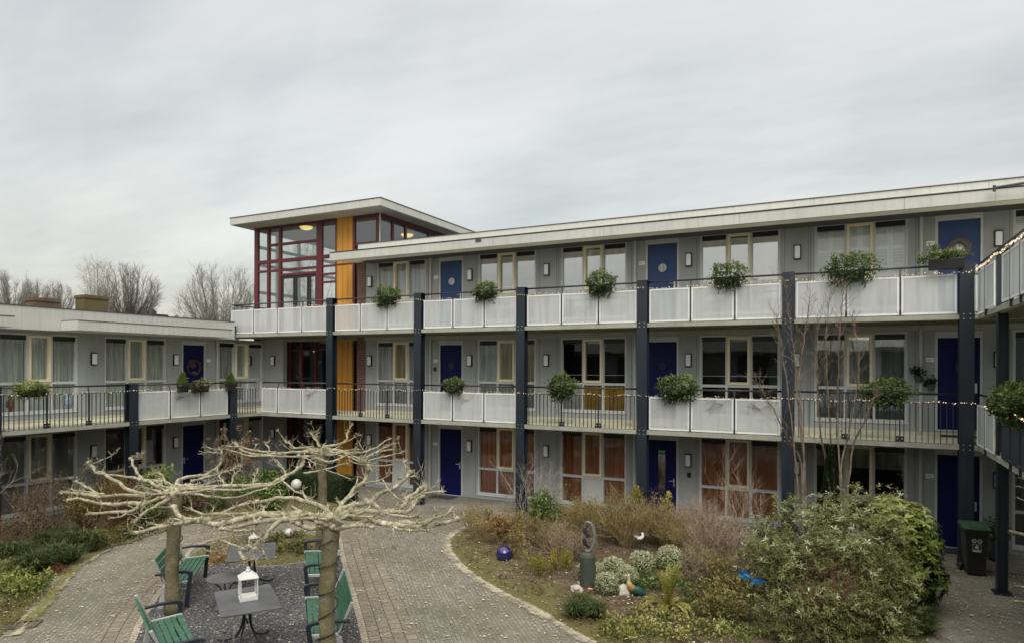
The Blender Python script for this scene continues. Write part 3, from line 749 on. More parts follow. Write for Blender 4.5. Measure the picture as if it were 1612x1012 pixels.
for k in range(3):
    mb.quad([fr_long(U0, -2.2, k * ST), fr_long(U1, -2.2, k * ST), fr_long(U1, -2.2, k * ST + ST), fr_long(U0, -2.2, k * ST + ST)])
    mb.quad([fr_long(U0, -0.25, k * ST + 0.03), fr_long(U1, -0.25, k * ST + 0.03), fr_long(U1, -2.2, k * ST + 0.03), fr_long(U0, -2.2, k * ST + 0.03)])
    mb.quad([fr_long(U0, -0.25, k * ST + 2.6), fr_long(U1, -0.25, k * ST + 2.6), fr_long(U1, -2.2, k * ST + 2.6), fr_long(U0, -2.2, k * ST + 2.6)])
    for d in (3.3, -1.1, -4.1, -8.2, -11.2): mb.box(d - 0.04, d + 0.04, -2.2, -0.26, k * ST + 0.04, k * ST + 2.59, 0, fr_long)
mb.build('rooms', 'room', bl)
for (u, s), sty in WIN_LONG.items(): window(fr_long, bl, u, s * ST, sty)
nums = {0: ('80A17', '80A19', '80A21'), 1: ('80A11', '80A13', '80A15'), 2: ('80A25', '80A23', '80A27')}
for i, d in enumerate(DOORS):
    for k in range(3):
        door(fr_long, bl, d, k * ST, 'port' if k else ('slit' if i == 1 else 'plain'), k == 2)
        number_plate(fr_long, bl, d - 0.585, k * ST + 1.71, nums[k][2 - i])
    mb = MB(); u = d - 0.78
    mb.tube([fr_long(u, 0.05, 0.1), fr_long(u, 0.05, 2.5)], 0.038, 10); mb.tube([fr_long(u, 0.05, 2.74), fr_long(u, 0.05, 5.28)], 0.038, 10); mb.tube([fr_long(u, 0.05, 5.56), fr_long(u, 0.05, 8.02)], 0.038, 10)
    for z in (1.2, 4.0, 6.9): mb.tube([fr_long(u, 0.05, z), fr_long(u, 0.05, z + 0.05)], 0.046, 10)
    mb.build('downpipe', 'pipe', bl, smooth=False)
mb = MB()
for k in (0, 1):
    for a, b in ((U0, -13.3), (-13.296, -9.2), (-9.196, -5.1), (-5.096, -1.0), (-0.996, U1)): mb.box(a, b, 0.004, 0.06, k * ST + 2.435, k * ST + 2.545, 0, fr_long)
mb.build('ceiling_trim', 'soffit', bl)
mb = MB(); mb.box(-15.80, -15.44, -0.3, 0.03, 0, 8.05, 0, fr_long); mb.build('brick_pier', 'brick', bl)
# galleries
for k, (ua, ub) in enumerate(((-18.74, 6), (-20.3, 6))):
    z = (k + 1) * ST
    mb = MB()
    mb.box(ua, ub, 0.0, 1.60, z - 0.27, z - 0.10, 0, fr_long); mb.box(ua, ub, 1.601, 1.80, z - 0.26, z - 0.155, 1, fr_long)
    mb.box(U0, ub, 0.0, 0.02, z - 0.10, z - 0.045, 0, fr_long)
    mb.build('gallery_deck', ['deck', 'deckedge'], bl)
    mb = MB(); mb.box(ua + 0.01, ub - 0.01, 0.01, 1.59, z - 0.278, z - 0.272, 0, fr_long); mb.build('deck_shade_plate', 'under', bl)  # dark plate added to deepen the shade below the deck
# columns (H sections)
def column(parent, x, y, h, facing, name='column', w=0.135):
    mb = MB(); fw, fd, t = w, min(0.12, w), 0.018
    sw = (lambda a, b, c: (x + a, y + b, c)) if facing == 'y' else (lambda a, b, c: (x + b, y + a, c))
    mb.box(-fw, fw, -fd, -fd + t, 0.02, h, 0, sw); mb.box(-fw, fw, fd - t, fd, 0.02, h, 0, sw)
    mb.box(-0.012, 0.012, -fd + t, fd - t, 0.02, h, 0, sw); mb.box(-fw - 0.002, fw + 0.002, -fd - 0.002, fd + 0.002, h, h + 0.012, 0, sw)
    mb.box(-0.16, 0.16, -0.15, 0.15, 0.018, 0.034, 0, sw)
    for zz in (2.62, 5.44):
        if zz < h:
            for dx in (-0.06, 0.06):
                for dz in (-0.05, 0.05):
                    mb.tube([sw(dx, -fd, zz + dz), sw(dx, -fd - 0.012, zz + dz)], 0.014, 6, 1)
                    if facing != 'y': mb.tube([sw(dx, fd, zz + dz), sw(dx, fd + 0.012, zz + dz)], 0.014, 6, 1)
    return mb.build(name, ['steel', 'metal'], parent)
for x in COLS: column(bl, x, 17.29, 6.6, 'y')
# eave and parapet
mb = MB()
prof_f = [(1.42, 7.945), (1.42, 8.20), (1.35, 8.22), (0.0, 8.22), (0.0, 8.075)]
segs = [-15.85, -13.2, -9.6, -6.0, -2.4, 1.2, 2.9, 6.2]
for a, b in zip(segs, segs[1:]): mb.prism(prof_f, a + 0.003, b - 0.003, lambda u, v, z: fr_long(u, v, z))
mb.build('eave', 'fascia', bl)
mb = MB(); mb.prism([(1.38, 7.936), (0.062, 8.055), (0.062, 8.065), (1.38, 7.942)], -15.8, 6.1, lambda u, v, z: fr_long(u, v, z)); mb.build('soffit', 'eavesoffit', bl)  # thin plate added below the eave, whitened to stand in for bounced light
mb = MB()
mb.box(-15.852, 6.2, 1.30, 1.44, 8.215, 8.235, 0, fr_long)
mb.box(-15.2, 6.2, 0.60, 0.74, 8.562, 8.582, 0, fr_long)
mb.box(-10.08, -9.88, 1.40, 1.432, 8.10, 8.19, 0, fr_long)
mb.build('coping', 'coping', bl)
mb = MB()
for a, b in zip([-15.2, -11.5, -7.9, -4.3, -0.7, 2.9], [-11.5, -7.9, -4.3, -0.7, 2.9, 6.2]): mb.box(a + 0.003, b - 0.003, 0.62, 0.72, 8.222, 8.56, 0, fr_long)
mb.box(-15.2, 6.2, -8, 0.615, 8.0, 8.4, 1, fr_long)
mb.build('roof', ['fascia', 'roof'], bl)
mb = MB(); mb.box(U0, 6.2, -8, -2.3, 0, 8.0, 0, fr_long); mb.build('rear_volume', 'wall', bl)

# lamps on the long wing
ordn = ['first', 'second', 'third', 'fourth', 'fifth', 'sixth', 'seventh', 'eighth']
floorname = ['ground floor', 'middle gallery', 'top gallery']
lus = [-15.22, -11.08, -8.32, -3.95, -1.13, 3.2]
for k in range(3):
    for i, u in enumerate(lus):
        where = ['beside the brick pier', 'past the first door', 'between two windows', 'past the second door', 'between two windows', 'past the third door'][i]
        wall_lamp(fr_long, u, k * ST + 1.71, 'white lamp on the %s wall, %s from the brick pier, %s' % (floorname[k], ordn[i], where))

# ================================================================== RAILINGS
def railing(fr, base_v, marks, zf, kind, label, group=None, ext=0.0, depth_in=-0.05):
    """marks: positions of the posts/ends along u"""
    a, b = marks[0], marks[-1]
    t = thing('railing', label, 'railing', fr((a + b) / 2, base_v, zf), group=group)
    mb = MB(); mb.tube([fr(a - ext, base_v + depth_in, zf + 1.03), fr(b, base_v + depth_in, zf + 1.03)], 0.024, 8); mb.build('handrail', 'rail', t, smooth=True)
    for u in marks[1:-1]:
        mb = MB(); mb.box(u - 0.012, u + 0.012, base_v - 0.03, base_v + 0.03, zf - 0.16, zf + 0.84, 0, fr)
        mb.tube([fr(u, base_v, zf + 0.82), fr(u, base_v + depth_in * 0.6, zf + 0.95), fr(u, base_v + depth_in, zf + 1.02)], 0.016, 6)
        mb.box(u - 0.075, u + 0.075, base_v - 0.02, base_v + 0.012, zf - 0.045, zf + 0.075, 0, fr)
        mb.tube([fr(u - 0.045, base_v + 0.012, zf + 0.02), fr(u - 0.045, base_v + 0.026, zf + 0.02)], 0.016, 6, 1)
        mb.tube([fr(u + 0.045, base_v + 0.012, zf + 0.02), fr(u + 0.045, base_v + 0.026, zf + 0.02)], 0.016, 6, 1)
        mb.build('post', ['rail', 'metal'], t)
    for p, q in zip(marks, marks[1:]):
        p, q = p + 0.022, q - 0.022
        if kind in ('panel', 'navy'):
            mb = MB(); z0, z1 = zf - 0.03, zf + 0.83; e = 0.04
            mb.box(p + e, q - e, base_v + 0.012, base_v + 0.016, z0 + e, z1 - e, 0, fr)
            pn = mb.build('panel', 'panel' if kind == 'panel' else 'navypanel', t)
            mb = MB()
            for (x0, x1, y0, y1) in ((p, p + e, z0, z1), (q - e, q, z0, z1), (p + e, q - e, z0, z0 + e), (p + e, q - e, z1 - e, z1)):
                mb.box(x0, x1, base_v + 0.006, base_v + 0.024, y0, y1, 0, fr)
            mb.build('panel_frame', 'white' if kind == 'panel' else 'navypanel', pn)
        else:
            mb = MB(); z0, z1 = zf - 0.06, zf + 0.84
            mb.box(p, q, base_v - 0.02, base_v + 0.02, z1 - 0.012, z1, 0, fr); mb.box(p, q, base_v - 0.02, base_v + 0.02, z0, z0 + 0.012, 0, fr)
            n = max(1, int(round((q - p) / 0.121)))
            for i in range(n):
                u = p + (i + 0.5) * (q - p) / n
                mb.box(u - 0.0085, u + 0.0085, base_v - 0.0085, base_v + 0.0085, z0 + 0.012, z1 - 0.012, 0, fr)
            mb.build('baluster_panel', 'rail', t)
    return t
def marks(a, b, n): return [a + (b - a) * i / n for i in range(n + 1)]
DK = [2.72, 5.54]
cname = ['first', 'second', 'third', 'fourth', 'fifth', 'sixth']
cx = COLS[::-1]                    # from the brick pier towards the bin
for i in range(5):
    a, b = cx[i] + 0.15, cx[i + 1] - 0.15
    railing(fr_long, GAL, marks(a, b, 3), DK[1], 'panel', 'white perforated panel railing of the top gallery between the %s and %s blue column' % (cname[i], cname[i + 1]), 'railings of the top gallery')
    kd = 'bar' if i % 2 == 0 else 'panel'
    railing(fr_long, GAL, marks(a, b, 3), DK[0], kd, ('black bar railing' if kd == 'bar' else 'white perforated panel railing') + ' of the middle gallery between the %s and %s blue column' % (cname[i], cname[i + 1]), 'railings of the middle gallery')
railing(fr_long, GAL, marks(-20.3, cx[0] - 0.15, 4), DK[1], 'panel', 'white perforated panel railing of the top gallery in front of the glass stair tower', 'railings of the top gallery')
railing(fr_long, GAL, [-18.74, -17.95, -16.8, cx[0] - 0.15], DK[0], 'panel', 'white perforated panel railing in front of the dark stair tower entrance', 'railings of the middle gallery')
railing(fr_long, GAL, [COLS[0] + 0.15, 2.53], DK[1], 'panel', 'narrow white panel railing behind the last column at the top gallery corner', 'railings of the top gallery')
railing(fr_long, GAL, [COLS[0] + 0.15, 2.53], DK[0], 'bar', 'narrow black bar railing at the middle gallery corner above the bin', 'railings of the middle gallery')
fr_tend = lambda u, v, z: (-20.3 + v, -u, z)
railing(fr_tend, 0.0, [-18.98, -17.31], DK[1], 'panel', 'short white panel railing closing the far end of the top gallery', 'railings of the top gallery', depth_in=0.03)

# ================================================================== RETURN WING (east side, only its galleries show)
fr_ret = lambda u, v, z: (4.26 - v, -u, z)
rw = thing('apartment_building', 'grey apartment wing whose galleries turn the corner of the court above the bin', 'building', (5, 12, 0))
for k in (0, 1):
    z = (k + 1) * ST; mb = MB()
    mb.box(-17.19, -9, 0.0, 1.60, z - 0.265, z - 0.102, 0, fr_ret); mb.box(-17.19, -9, 1.601, 1.70, z - 0.255, z - 0.157, 1, fr_ret); mb.build('gallery_deck', ['deck', 'deckedge'], rw)
    mb = MB(); mb.box(-17.18, -9, 0.01, 1.59, z - 0.274, z - 0.268, 0, fr_ret); mb.build('deck_shade_plate', 'under', rw)
column(rw, 2.70, 15.62, 6.6, 'x', w=0.088); column(rw, 2.70, 12.05, 6.6, 'x', w=0.088)
mb = MB(); mb.tube([(2.86, 17.42, 8.20), (3.6, 17.30, 8.23)], 0.028, 8); mb.tube([(2.86, 17.42, 8.12), (2.86, 17.42, 8.25)], 0.03, 8); mb.build('bracket_bar', 'coping', rw)
mb = MB(); mb.box(6.3, 7.5, -3, 17.1, 0, 8.2); mb.build('wall', 'wall', rw)
ra, rb = [-17.2, -16.3, -15.36], [-14.72, -14.02, -13.3, -12.58, -11.86]
railing(fr_ret, GAL, ra, DK[1], 'panel', 'short white panel railing of the top gallery between corner and corner column', 'railings of the top gallery')
railing(fr_ret, GAL, rb, DK[1], 'panel', 'white panel railing of the top gallery running towards the viewer with glowing fairy lights', 'railings of the top gallery', ext=0.63)
railing(fr_ret, GAL, ra, DK[0], 'panel', 'white panel railing at the middle gallery corner beside the ivy planter', 'railings of the middle gallery')
railing(fr_ret, GAL, rb, DK[0], 'navy', 'dark navy panel railing below the ivy planter at the picture edge', 'railings of the middle gallery', ext=0.63)

# ================================================================== SIDE WING (two storeys)
sw_ = thing('apartment_building', 'low grey two-storey apartment wing with pale fascia and curtained windows on the west side', 'building', (-20.5, 10, 0))
SD = [-15.9, -15.9 + 7.135]
SW0, SW1 = -19.0, -3.0
WIN_SIDE = [(-15.9 + 1.07, 0), (-15.9 + 1.07, 1), (-15.9 + 3.97, 0), (-15.9 + 3.97, 1), (-19.02, 0), (-19.02, 1), (SD[1] + 1.07, 1), (SD[1] + 1.07, 0)]
sty_side = {(0, 0): (three(None), three(None), False, 'glass'), (0, 1): (three('cur_grey'), three('cur_grey'), False, 'glass'), (1, 1): (three('cur_grey'), three('cur_grey'), False, 'glass'),
            (1, 0): (three('cur_dim'), three('cur_dim'), False, 'glass'), (2, 1): (three('cur_grey'), three('cur_grey'), False, 'glass'), (2, 0): (three(None), three(None), False, 'glass')}
mb = MB()
for k in range(2):
    zf = k * ST; z1 = zf + ST if k == 0 else 5.31
    ops = [(d - 0.487, d + 0.487, zf, zf + 2.39) for d in SD] + [(u, u + 2.10, zf + 0.17, zf + 2.40) for (u, s) in WIN_SIDE if s == k]
    wall_strip(mb, fr_side, SW0, SW1, zf, z1, ops)
mb.build('wall', 'wall', sw_)
mb = MB()
for k in range(2):
    mb.quad([fr_side(SW0, -2.2, k * ST), fr_side(SW1, -2.2, k * ST), fr_side(SW1, -2.2, k * ST + ST), fr_side(SW0, -2.2, k * ST + ST)])
    for z in (0.03, 2.6): mb.quad([fr_side(SW0, -0.25, k * ST + z), fr_side(SW1, -0.25, k * ST + z), fr_side(SW1, -2.2, k * ST + z), fr_side(SW0, -2.2, k * ST + z)])
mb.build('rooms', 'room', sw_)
for i, (u, s) in enumerate(WIN_SIDE): window(fr_side, sw_, u, s * ST, sty_side[(min(i // 2, 2), s)])
for i, d in enumerate(SD):
    for k in range(2):
        door(fr_side, sw_, d, k * ST, 'port' if k else 'plain')
        number_plate(fr_side, sw_, d - 0.58, k * ST + 1.71, ('80A31', '80A33', '80A35', '80A37')[i * 2 + k])
    mb = MB(); u = d - 0.92
    mb.tube([fr_side(u, 0.05, 0.1), fr_side(u, 0.05, 2.5)], 0.038, 10); mb.tube([fr_side(u, 0.05, 2.74), fr_side(u, 0.05, 5.30)], 0.038, 10); mb.build('downpipe', 'pipe', sw_)
mb = MB(); z = ST
mb.box(-17.19, SW1, 0.0, 1.60, z - 0.268, z - 0.104, 0, fr_side); mb.box(-17.19, SW1, 1.601, 1.80, z - 0.258, z - 0.158, 1, fr_side)
mb.box(-19.0, -17.2, 0.0, 1.78, z - 0.268, z - 0.104, 0, fr_side)
mb.box(-19.0, SW1, 0.0, 0.02, z - 0.10, z - 0.04, 0, fr_side)
mb.build('gallery_deck', ['deck', 'deckedge'], sw_)
mb = MB(); mb.box(-18.95, SW1, 0.01, 1.59, z - 0.277, z - 0.271, 0, fr_side); mb.build('deck_shade_plate', 'under', sw_)
for u in SCOLS + [-5.34]: column(sw_, -18.81, -u, 3.78, 'x')
mb = MB()
for a, b in ((-16.3, -13.7), (-13.694, -11.1), (-9.52, -6.5), (-6.494, -3)): mb.box(a, b, 0.62, 1.42, 5.31, 5.575, 0, fr_side)
mb.box(-16.305, -11.095, 0.62, 1.435, 5.577, 5.592, 1, fr_side); mb.box(-9.525, -3, 0.62, 1.435, 5.577, 5.592, 1, fr_side)
mb.build('eave', ['fascia', 'coping'], sw_)
mb = MB()
for a, b in ((-17.1, -13.9), (-13.894, -11.7), (-11.694, -10.1), (-10.094, -7), (-6.994, -3)): mb.box(a, b, 0.50, 0.615, 5.30, 5.925, 0, fr_side)
mb.box(-17.1, -3, 0.48, 0.635, 5.927, 5.945, 1, fr_side); mb.box(-17.1, -3, 0.0, 0.499, 5.305, 5.40, 0, fr_side)
mb.box(-18.9, -3, -8, 0.495, 5.41, 5.80, 2, fr_side)
mb.build('roof', ['fascia', 'coping', 'roof'], sw_)
mb = MB(); mb.box(SW0, -3, -8, -2.3, 0, 5.3, 0, fr_side); mb.build('rear_volume', 'wall', sw_)
mb = MB(); mb.box(WALL_X, -20.30, 18.75, 18.99, 5.55, 5.8); mb.build('corner_upstand', 'fascia', sw_)
for k in range(2):
    for i, (u, txt) in enumerate(((-15.15, 'just past the blue door'), (-12.38, 'between two curtained windows' if k else 'between two dim windows'), (-8.0, 'near the picture edge'))):
        if i < 2: wall_lamp(fr_side, u, k * ST + 1.71, 'white lamp on the low side wing, %s, %s' % ('gallery level' if k else 'dark ground floor', txt))
railing(fr_side, GAL, [-17.15, -16.04 - 0.15], DK[0], 'bar', 'short black bar railing of the low wing in the inner corner beside the tower', 'railings of the middle gallery')
railing(fr_side, GAL, marks(-16.04 + 0.15, -12.475 - 0.15, 3), DK[0], 'panel', 'white perforated panel railing of the low wing in front of its blue door', 'railings of the middle gallery')
railing(fr_side, GAL, marks(-12.475 + 0.15, -8.907 - 0.15, 3), DK[0], 'bar', 'black bar railing of the low wing below its variegated planter', 'railings of the middle gallery')
railing(fr_side, GAL, marks(-8.907 + 0.15, -5.34 - 0.15, 3), DK[0], 'bar', 'black bar railing of the low wing at the very edge of the picture', 'railings of the middle gallery')
# things on the side wing's window sills
for (name, lab, cat, px, py, mat, r) in (('vase', 'mottled red and brown vase behind a lower window pane of the low wing', 'vase', 15, 630, 'redleaf', 0.1), ('vase', 'blue and white patterned vase behind a lower window pane of the low wing', 'vase', 106, 632, 'delft', 0.12)):
    d = ray(px, py + 12); p = EYEP + d * ((WALL_X - 0.16) / d.x)
    mb = MB(); mb.lathe((p.x, p.y, ST + 0.23), [(r * 0.55, 0), (r * 0.95, 0.12), (r, 0.24), (r * 0.7, 0.36), (r * 0.45, 0.42), (r * 0.55, 0.46)], 16)
    tag(mb.build(name, mat, None, (p.x, p.y, ST + 0.23), smooth=True), lab, cat)

# ================================================================== OPPOSITE WING (shows as a reflection in the dark panes)
ow = thing('apartment_building', 'low dark wing across the court that shows only as a reflection in the windows', 'building', (-8, -3, 0))
mb = MB(); mb.box(-26, 6.2, -9, -2.4, 0, 5.3); mb.build('wall', 'wall', ow)
mb = MB(); mb.box(-26, 6.2, -9, -1.2, 5.31, 5.9); mb.build('roof', 'fascia', ow)
mb = MB()
for i in range(8): mb.box(-24 + i * 3.6, -22 + i * 3.6, -2.41, -2.36, 3.0, 5.1); mb.box(-24 + i * 3.6, -22 + i * 3.6, -2.41, -2.36, 0.3, 2.3)
mb.build('window', 'room', ow)

# ================================================================== STAIR TOWER
tw = thing('stair_tower', 'glazed stair tower with dark red frames, ochre panel strip and overhanging flat roof', 'building', (-18, 19, 0))
TX0, TX1, TY, TB = -21.03, -14.82, 19.0, 25.4
ZT = 9.78
def frame(mb, u0, u1, z0, z1, d0=-0.10, d1=0.0): mb.box(u0, u1, TY - d1, TY - d0, z0, z1, 0)
mb = MB()
fz0 = 5.56
frame(mb, TX0, -20.82, fz0, ZT)
for (a, b, z0, z1) in ((-20.34, -20.21, fz0, ZT - 0.1), (-19.72, -19.59, fz0, ZT - 0.1), (-17.79, -17.51, fz0, ZT - 0.1), (-16.87, -16.80, fz0, ZT - 0.1)): frame(mb, a, b, z0, z1)
frame(mb, -16.06, -15.95, fz0, ZT - 0.1); frame(mb, -15.0, -14.87, 8.4, ZT - 0.1)
D2 = -0.095
for (a, b, z0, z1) in ((-20.82, -16.80, ZT - 0.1, ZT), (-16.06, -14.87, ZT - 0.1, ZT)): frame(mb, a, b, z0, z1, D2, -0.003)
def hbar(a, b, z0, z1): frame(mb, a, b, z0, z1, D2, -0.004)
for (a, b) in ((-20.82, -20.34), (-20.21, -19.72), (-19.59, -17.79), (-17.51, -16.87)): hbar(a, b, 8.34, 8.48)
hbar(-20.21, -19.72, 9.0, 9.10); hbar(-19.59, -17.79, 9.0, 9.10)
for (a, b) in ((-20.82, -20.34), (-20.21, -19.72), (-19.59, -17.79)): hbar(a, b, 8.0, 8.09)
hbar(-19.59, -17.79, 7.80, 7.9)
for z in (8.02, 7.72, 7.42): hbar(-17.51, -16.87, z, z + 0.075)
hbar(-15.95, -15.0, 8.70, 8.80); hbar(-16.80, -16.06, 8.05, 8.10)
mb.build('front_frame', 'red', tw, bevel=0.01)
mb = MB()     # dark door leaves in the glass front
for u in (-19.58, -18.98, -18.86, -18.28, -18.16, -17.86): mb.box(u, u + 0.07, TY + 0.03, TY + 0.08, fz0, 7.8)
mb.box(-19.51, -17.86, TY + 0.031, TY + 0.079, 7.70, 7.799)
mb.build('entrance_door', 'black', tw)
mb = MB()
for (a, b, z0, z1) in ((-20.82, -16.87, fz0, ZT), (-15.95, -15.0, 8.8, ZT)): mb.quad([(a, TY + 0.05, z0), (b, TY + 0.05, z0), (b, TY + 0.05, z1), (a, TY + 0.05, z1)])
mb.build('front_glass', 'glasst', tw)
mb = MB()     # ochre boards with raised seams, all three storeys
mb.box(-16.80, -16.06, TY + 0.03, TY + 0.1, 0.03, ZT - 0.002)
for u in (-16.8, -16.545, -16.30, -16.075): mb.box(u, u + 0.014, TY + 0.008, TY + 0.029, 0.03, ZT - 0.003)
mb.build('ochre_panel', 'yellow', tw)
mb = MB(); mb.box(-15.949, -15.801, TY + 0.12, TY + 0.2, 0, 8.05); mb.build('dark_recess', 'red', tw)
# side facing the long wing's roof
mb = MB(); sd = lambda a, b, z0, z1: mb.box(TX1 - 0.09, TX1, a, b, z0, z1)
sd(TY + 0.001, TY + 0.09, 8.4, ZT)
for y in (19.75, 20.55, 22.1, 23.6, 25.3): sd(y, y + 0.1, 8.4, ZT - 0.13)
sd(TY + 0.09, 25.4, ZT - 0.13, ZT)
mb.build('side_frame', 'red', tw)
mb = MB(); mb.box(TX1 + 0.001, TX1 + 0.03, TY - 0.03, TY + 0.02, 8.4, ZT - 0.01); mb.build('corner_strip', 'fascia', tw)
mb = MB(); mb.quad([(TX1 - 0.045, TY + 0.09, 8.4), (TX1 - 0.045, 25.4, 8.4), (TX1 - 0.045, 25.4, ZT), (TX1 - 0.045, TY + 0.09, ZT)]); mb.build('side_glass', 'glasst', tw)
# west side glazing, pale inside
mb = MB()
for y in (20.1, 21.3, 22.6, 23.9, 25.2): mb.box(TX0, TX0 + 0.10, y, y + 0.12, fz0, ZT)
for z in (7.2, 8.3, 9.0): mb.box(TX0 + 0.005, TX0 + 0.095, TY + 0.1, 25.4, z, z + 0.12)
mb.box(TX0 + 0.002, TX0 + 0.098, TY + 0.1, 25.4, ZT - 0.12, ZT - 0.002)
mb.build('west_frame', 'trim', tw)
mb = MB(); mb.quad([(TX0 + 0.05, TY + 0.1, fz0), (TX0 + 0.05, 25.4, fz0), (TX0 + 0.05, 25.4, ZT), (TX0 + 0.05, TY + 0.1, ZT)]); mb.build('west_glass', 'glasst', tw)
# back wall partly glazed
mb = MB(); mb.box(-17.4, TX1, 25.3, 25.42, fz0, ZT); mb.box(-17.45, -17.33, 20.4, 25.29, fz0, ZT - 0.01); mb.build('rear_wall', 'roomlight', tw)
mb = MB()
for u in (-20.2, -19.3, -18.4): mb.box(u, u + 0.11, 25.3, 25.4, fz0, ZT)
for z in (7.4, 8.6): mb.box(-20.93, -17.4, 25.305, 25.395, z, z + 0.1)
mb.build('rear_frame', 'trim', tw)
mb = MB(); mb.box(TX0 + 0.1, TX1 - 0.1, TY + 0.11, 25.3, ZT - 0.06, ZT - 0.005); mb.build('ceiling', 'roomlight', tw)
mb = MB(); mb.box(TX0, -15.81, TY + 0.001, 25.4, 5.28, 5.54); mb.build('upper_floor', 'deckedge', tw)
mb = MB(); RF0, RF1 = -21.43, -14.15
mb.box(RF0, RF1, 18.17, 26.0, 9.80, 10.055); mb.build('roof', 'fascia', tw)
mb = MB(); mb.box(RF0 - 0.02, RF1 + 0.02, 18.15, 26.02, 10.057, 10.08); mb.box(RF0 + 1.0, RF1 - 0.8, 18.6, 25.5, 10.081, 10.13); mb.build('coping', 'coping', tw)
mb = MB(); mb.box(RF0 + 0.04, RF1 - 0.04, 18.21, 25.9, 9.784, 9.799); mb.build('soffit', 'soffit', tw)
for (px, py, lab) in ((482, 359, 'round yellow lit ceiling lamp behind the front glass of the stair tower'), (641, 371, 'round lit ceiling lamp behind the side glass of the stair tower')):
    p = at_z(px, py, ZT - 0.1)
    mb = MB(); mb.lathe((p.x, min(p.y, 24.5), ZT - 0.19), [(0.05, 0), (0.17, 0.03), (0.24, 0.09), (0.25, 0.125)], 24)
    tag(mb.build('ceiling_lamp', 'ceilinglamp', None, (p.x, min(p.y, 24.5), ZT - 0.19), smooth=True), lab, 'lamp')
# lower storeys of the tower: recessed dark entrances
mb = MB()
for k in (0, 1):
    z = k * ST
    mb.box(WALL_X + 0.0, -19.45, TY + 0.0, TY + 0.25, z + 0.03, z + 2.55)                         # grey return panel
mb.build('corner_panel', 'wall', tw)
mb = MB()
for k in (0, 1):
    z = k * ST + 0.03
    mb.quad([(-19.45, 22.4, z), (-16.0, 22.4, z), (-16.0, 22.4, z + 2.5), (-19.45, 22.4, z + 2.5)])
    mb.quad([(-19.45, TY + 0.2, z), (-19.45, 22.4, z), (-19.45, 22.4, z + 2.5), (-19.45, TY + 0.2, z + 2.5)])
    mb.quad([(-16.0, TY + 0.2, z), (-16.0, 22.4, z), (-16.0, 22.4, z + 2.5), (-16.0, TY + 0.2, z + 2.5)])
    mb.quad([(-19.45, TY + 0.2, z), (-16.0, TY + 0.2, z), (-16.0, 22.4, z), (-19.45, 22.4, z)])
mb.box(-19.45, -16.8, TY + 0.02, TY + 3.4, 2.56, 2.74)
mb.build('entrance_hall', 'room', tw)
mb = MB()
for k in (0, 1):
    z = k * ST
    for u in (-19.44, -18.85, -18.15, -17.45, -16.92): mb.box(u, u + 0.09, TY + 0.30, TY + 0.37, z + 0.03, z + 2.45)
    mb.box(-19.44, -16.83, TY + 0.305, TY + 0.365, z + 2.455, z + 2.55); mb.box(-19.35, -16.9, TY + 0.31, TY + 0.36, z + 2.1, z + 2.16)
mb.build('entrance_frame', 'red', tw)
mb = MB()
for k in (0, 1): mb.quad([(-19.4, TY + 0.335, k * ST + 0.04), (-16.85, TY + 0.335, k * ST + 0.04), (-16.85, TY + 0.335, k * ST + 2.45), (-19.4, TY + 0.335, k * ST + 2.45)])
mb.build('entrance_glass', 'glass', tw)
for k in (0, 1): wall_lamp(fr_long, -19.95, k * ST + 1.71, 'white wall lamp on the dark corner panel beside the tower entrance, %s' % ('middle gallery' if k else 'ground floor'))
for (px, py) in ((453, 553), (496, 553)):
    p = EYEP + ray(px, py) * 27.2
    mb = MB(); mb.box(p.x - 0.09, p.x + 0.09, p.y - 0.04, p.y + 0.04, p.z - 0.03, p.z + 0.03)
    tag(mb.build('ceiling_lamp', 'ceilinglamp', None, tuple(p), bevel=0.02), 'small lit lamp inside the dark middle entrance of the tower, %s the red post' % ('next to' if px > 470 else 'away from'), 'lamp')

# ================================================================== FAIRY LIGHTS
def fairy(fr, segs, v, z, label, dens=0.036):
    t = thing('fairy_lights', label, 'fairy lights', fr(segs[0][0], v, z), group='strings of fairy lights on the railings')
    w = MB(); b = MB()
    for (a, c) in segs:
        n = max(3, int(abs(c - a) / 0.12)); pts = []
        ph = R.uniform(0, 6)
        for i in range(n + 1):
            u = a + (c - a) * i / n
            pts.append(V(fr(u, v + R.uniform(-0.006, 0.012), z + 0.018 * sin(u * 5 + ph) + R.uniform(-0.012, 0.012) - 0.02 * sin(pi * i / n))))
        w.tube(pts, 0.004, 3)
        for p, q in zip(pts, pts[1:]):
            for k in range(max(1, int((q - p).length / dens))):
                o = p.lerp(q, R.random()) + rndunit() * 0.016; r = R.uniform(0.006, 0.0125)
                if R.random() < 0.12: continue
                bi = len(b.v); b.v += [tuple(o + V(d) * r) for d in ((1, 0, 0), (-1, 0, 0), (0, 1, 0), (0, -1, 0), (0, 0, 1), (0, 0, -1))]
                for f in ((0, 2, 4), (2, 1, 4), (1, 3, 4), (3, 0, 4), (2, 0, 5), (1, 2, 5), (3, 1, 5), (0, 3, 5)): b.face([bi + x for x in f])
    w.build('wire', 'cable', t); bo = b.build('bulbs', 'bulb', t); bo['kind'] = 'stuff'
fairy(fr_long, [(-17.2, -12.0), (-12.0, -8.6), (-8.6, -5.0), (-5.0, -1.4), (-1.4, 2.5)], 1.86, DK[1] + 0.86, 'string of warm fairy lights along the top gallery railing with white panels')
fairy(fr_long, [(-18.7, -15.5), (-15.5, -12.2), (-12.2, -8.6), (-8.6, -5.0), (-5.0, -1.4), (-1.4, 2.5)], 1.86, DK[0] + 0.87, 'string of warm fairy lights along the middle gallery of the long block')
fairy(fr_side, [(-17.1, -16.0), (-16.0, -12.5), (-12.5, -8.9), (-8.9, -6)], 1.86, DK[0] + 0.87, 'string of warm fairy lights along the gallery of the low side wing')
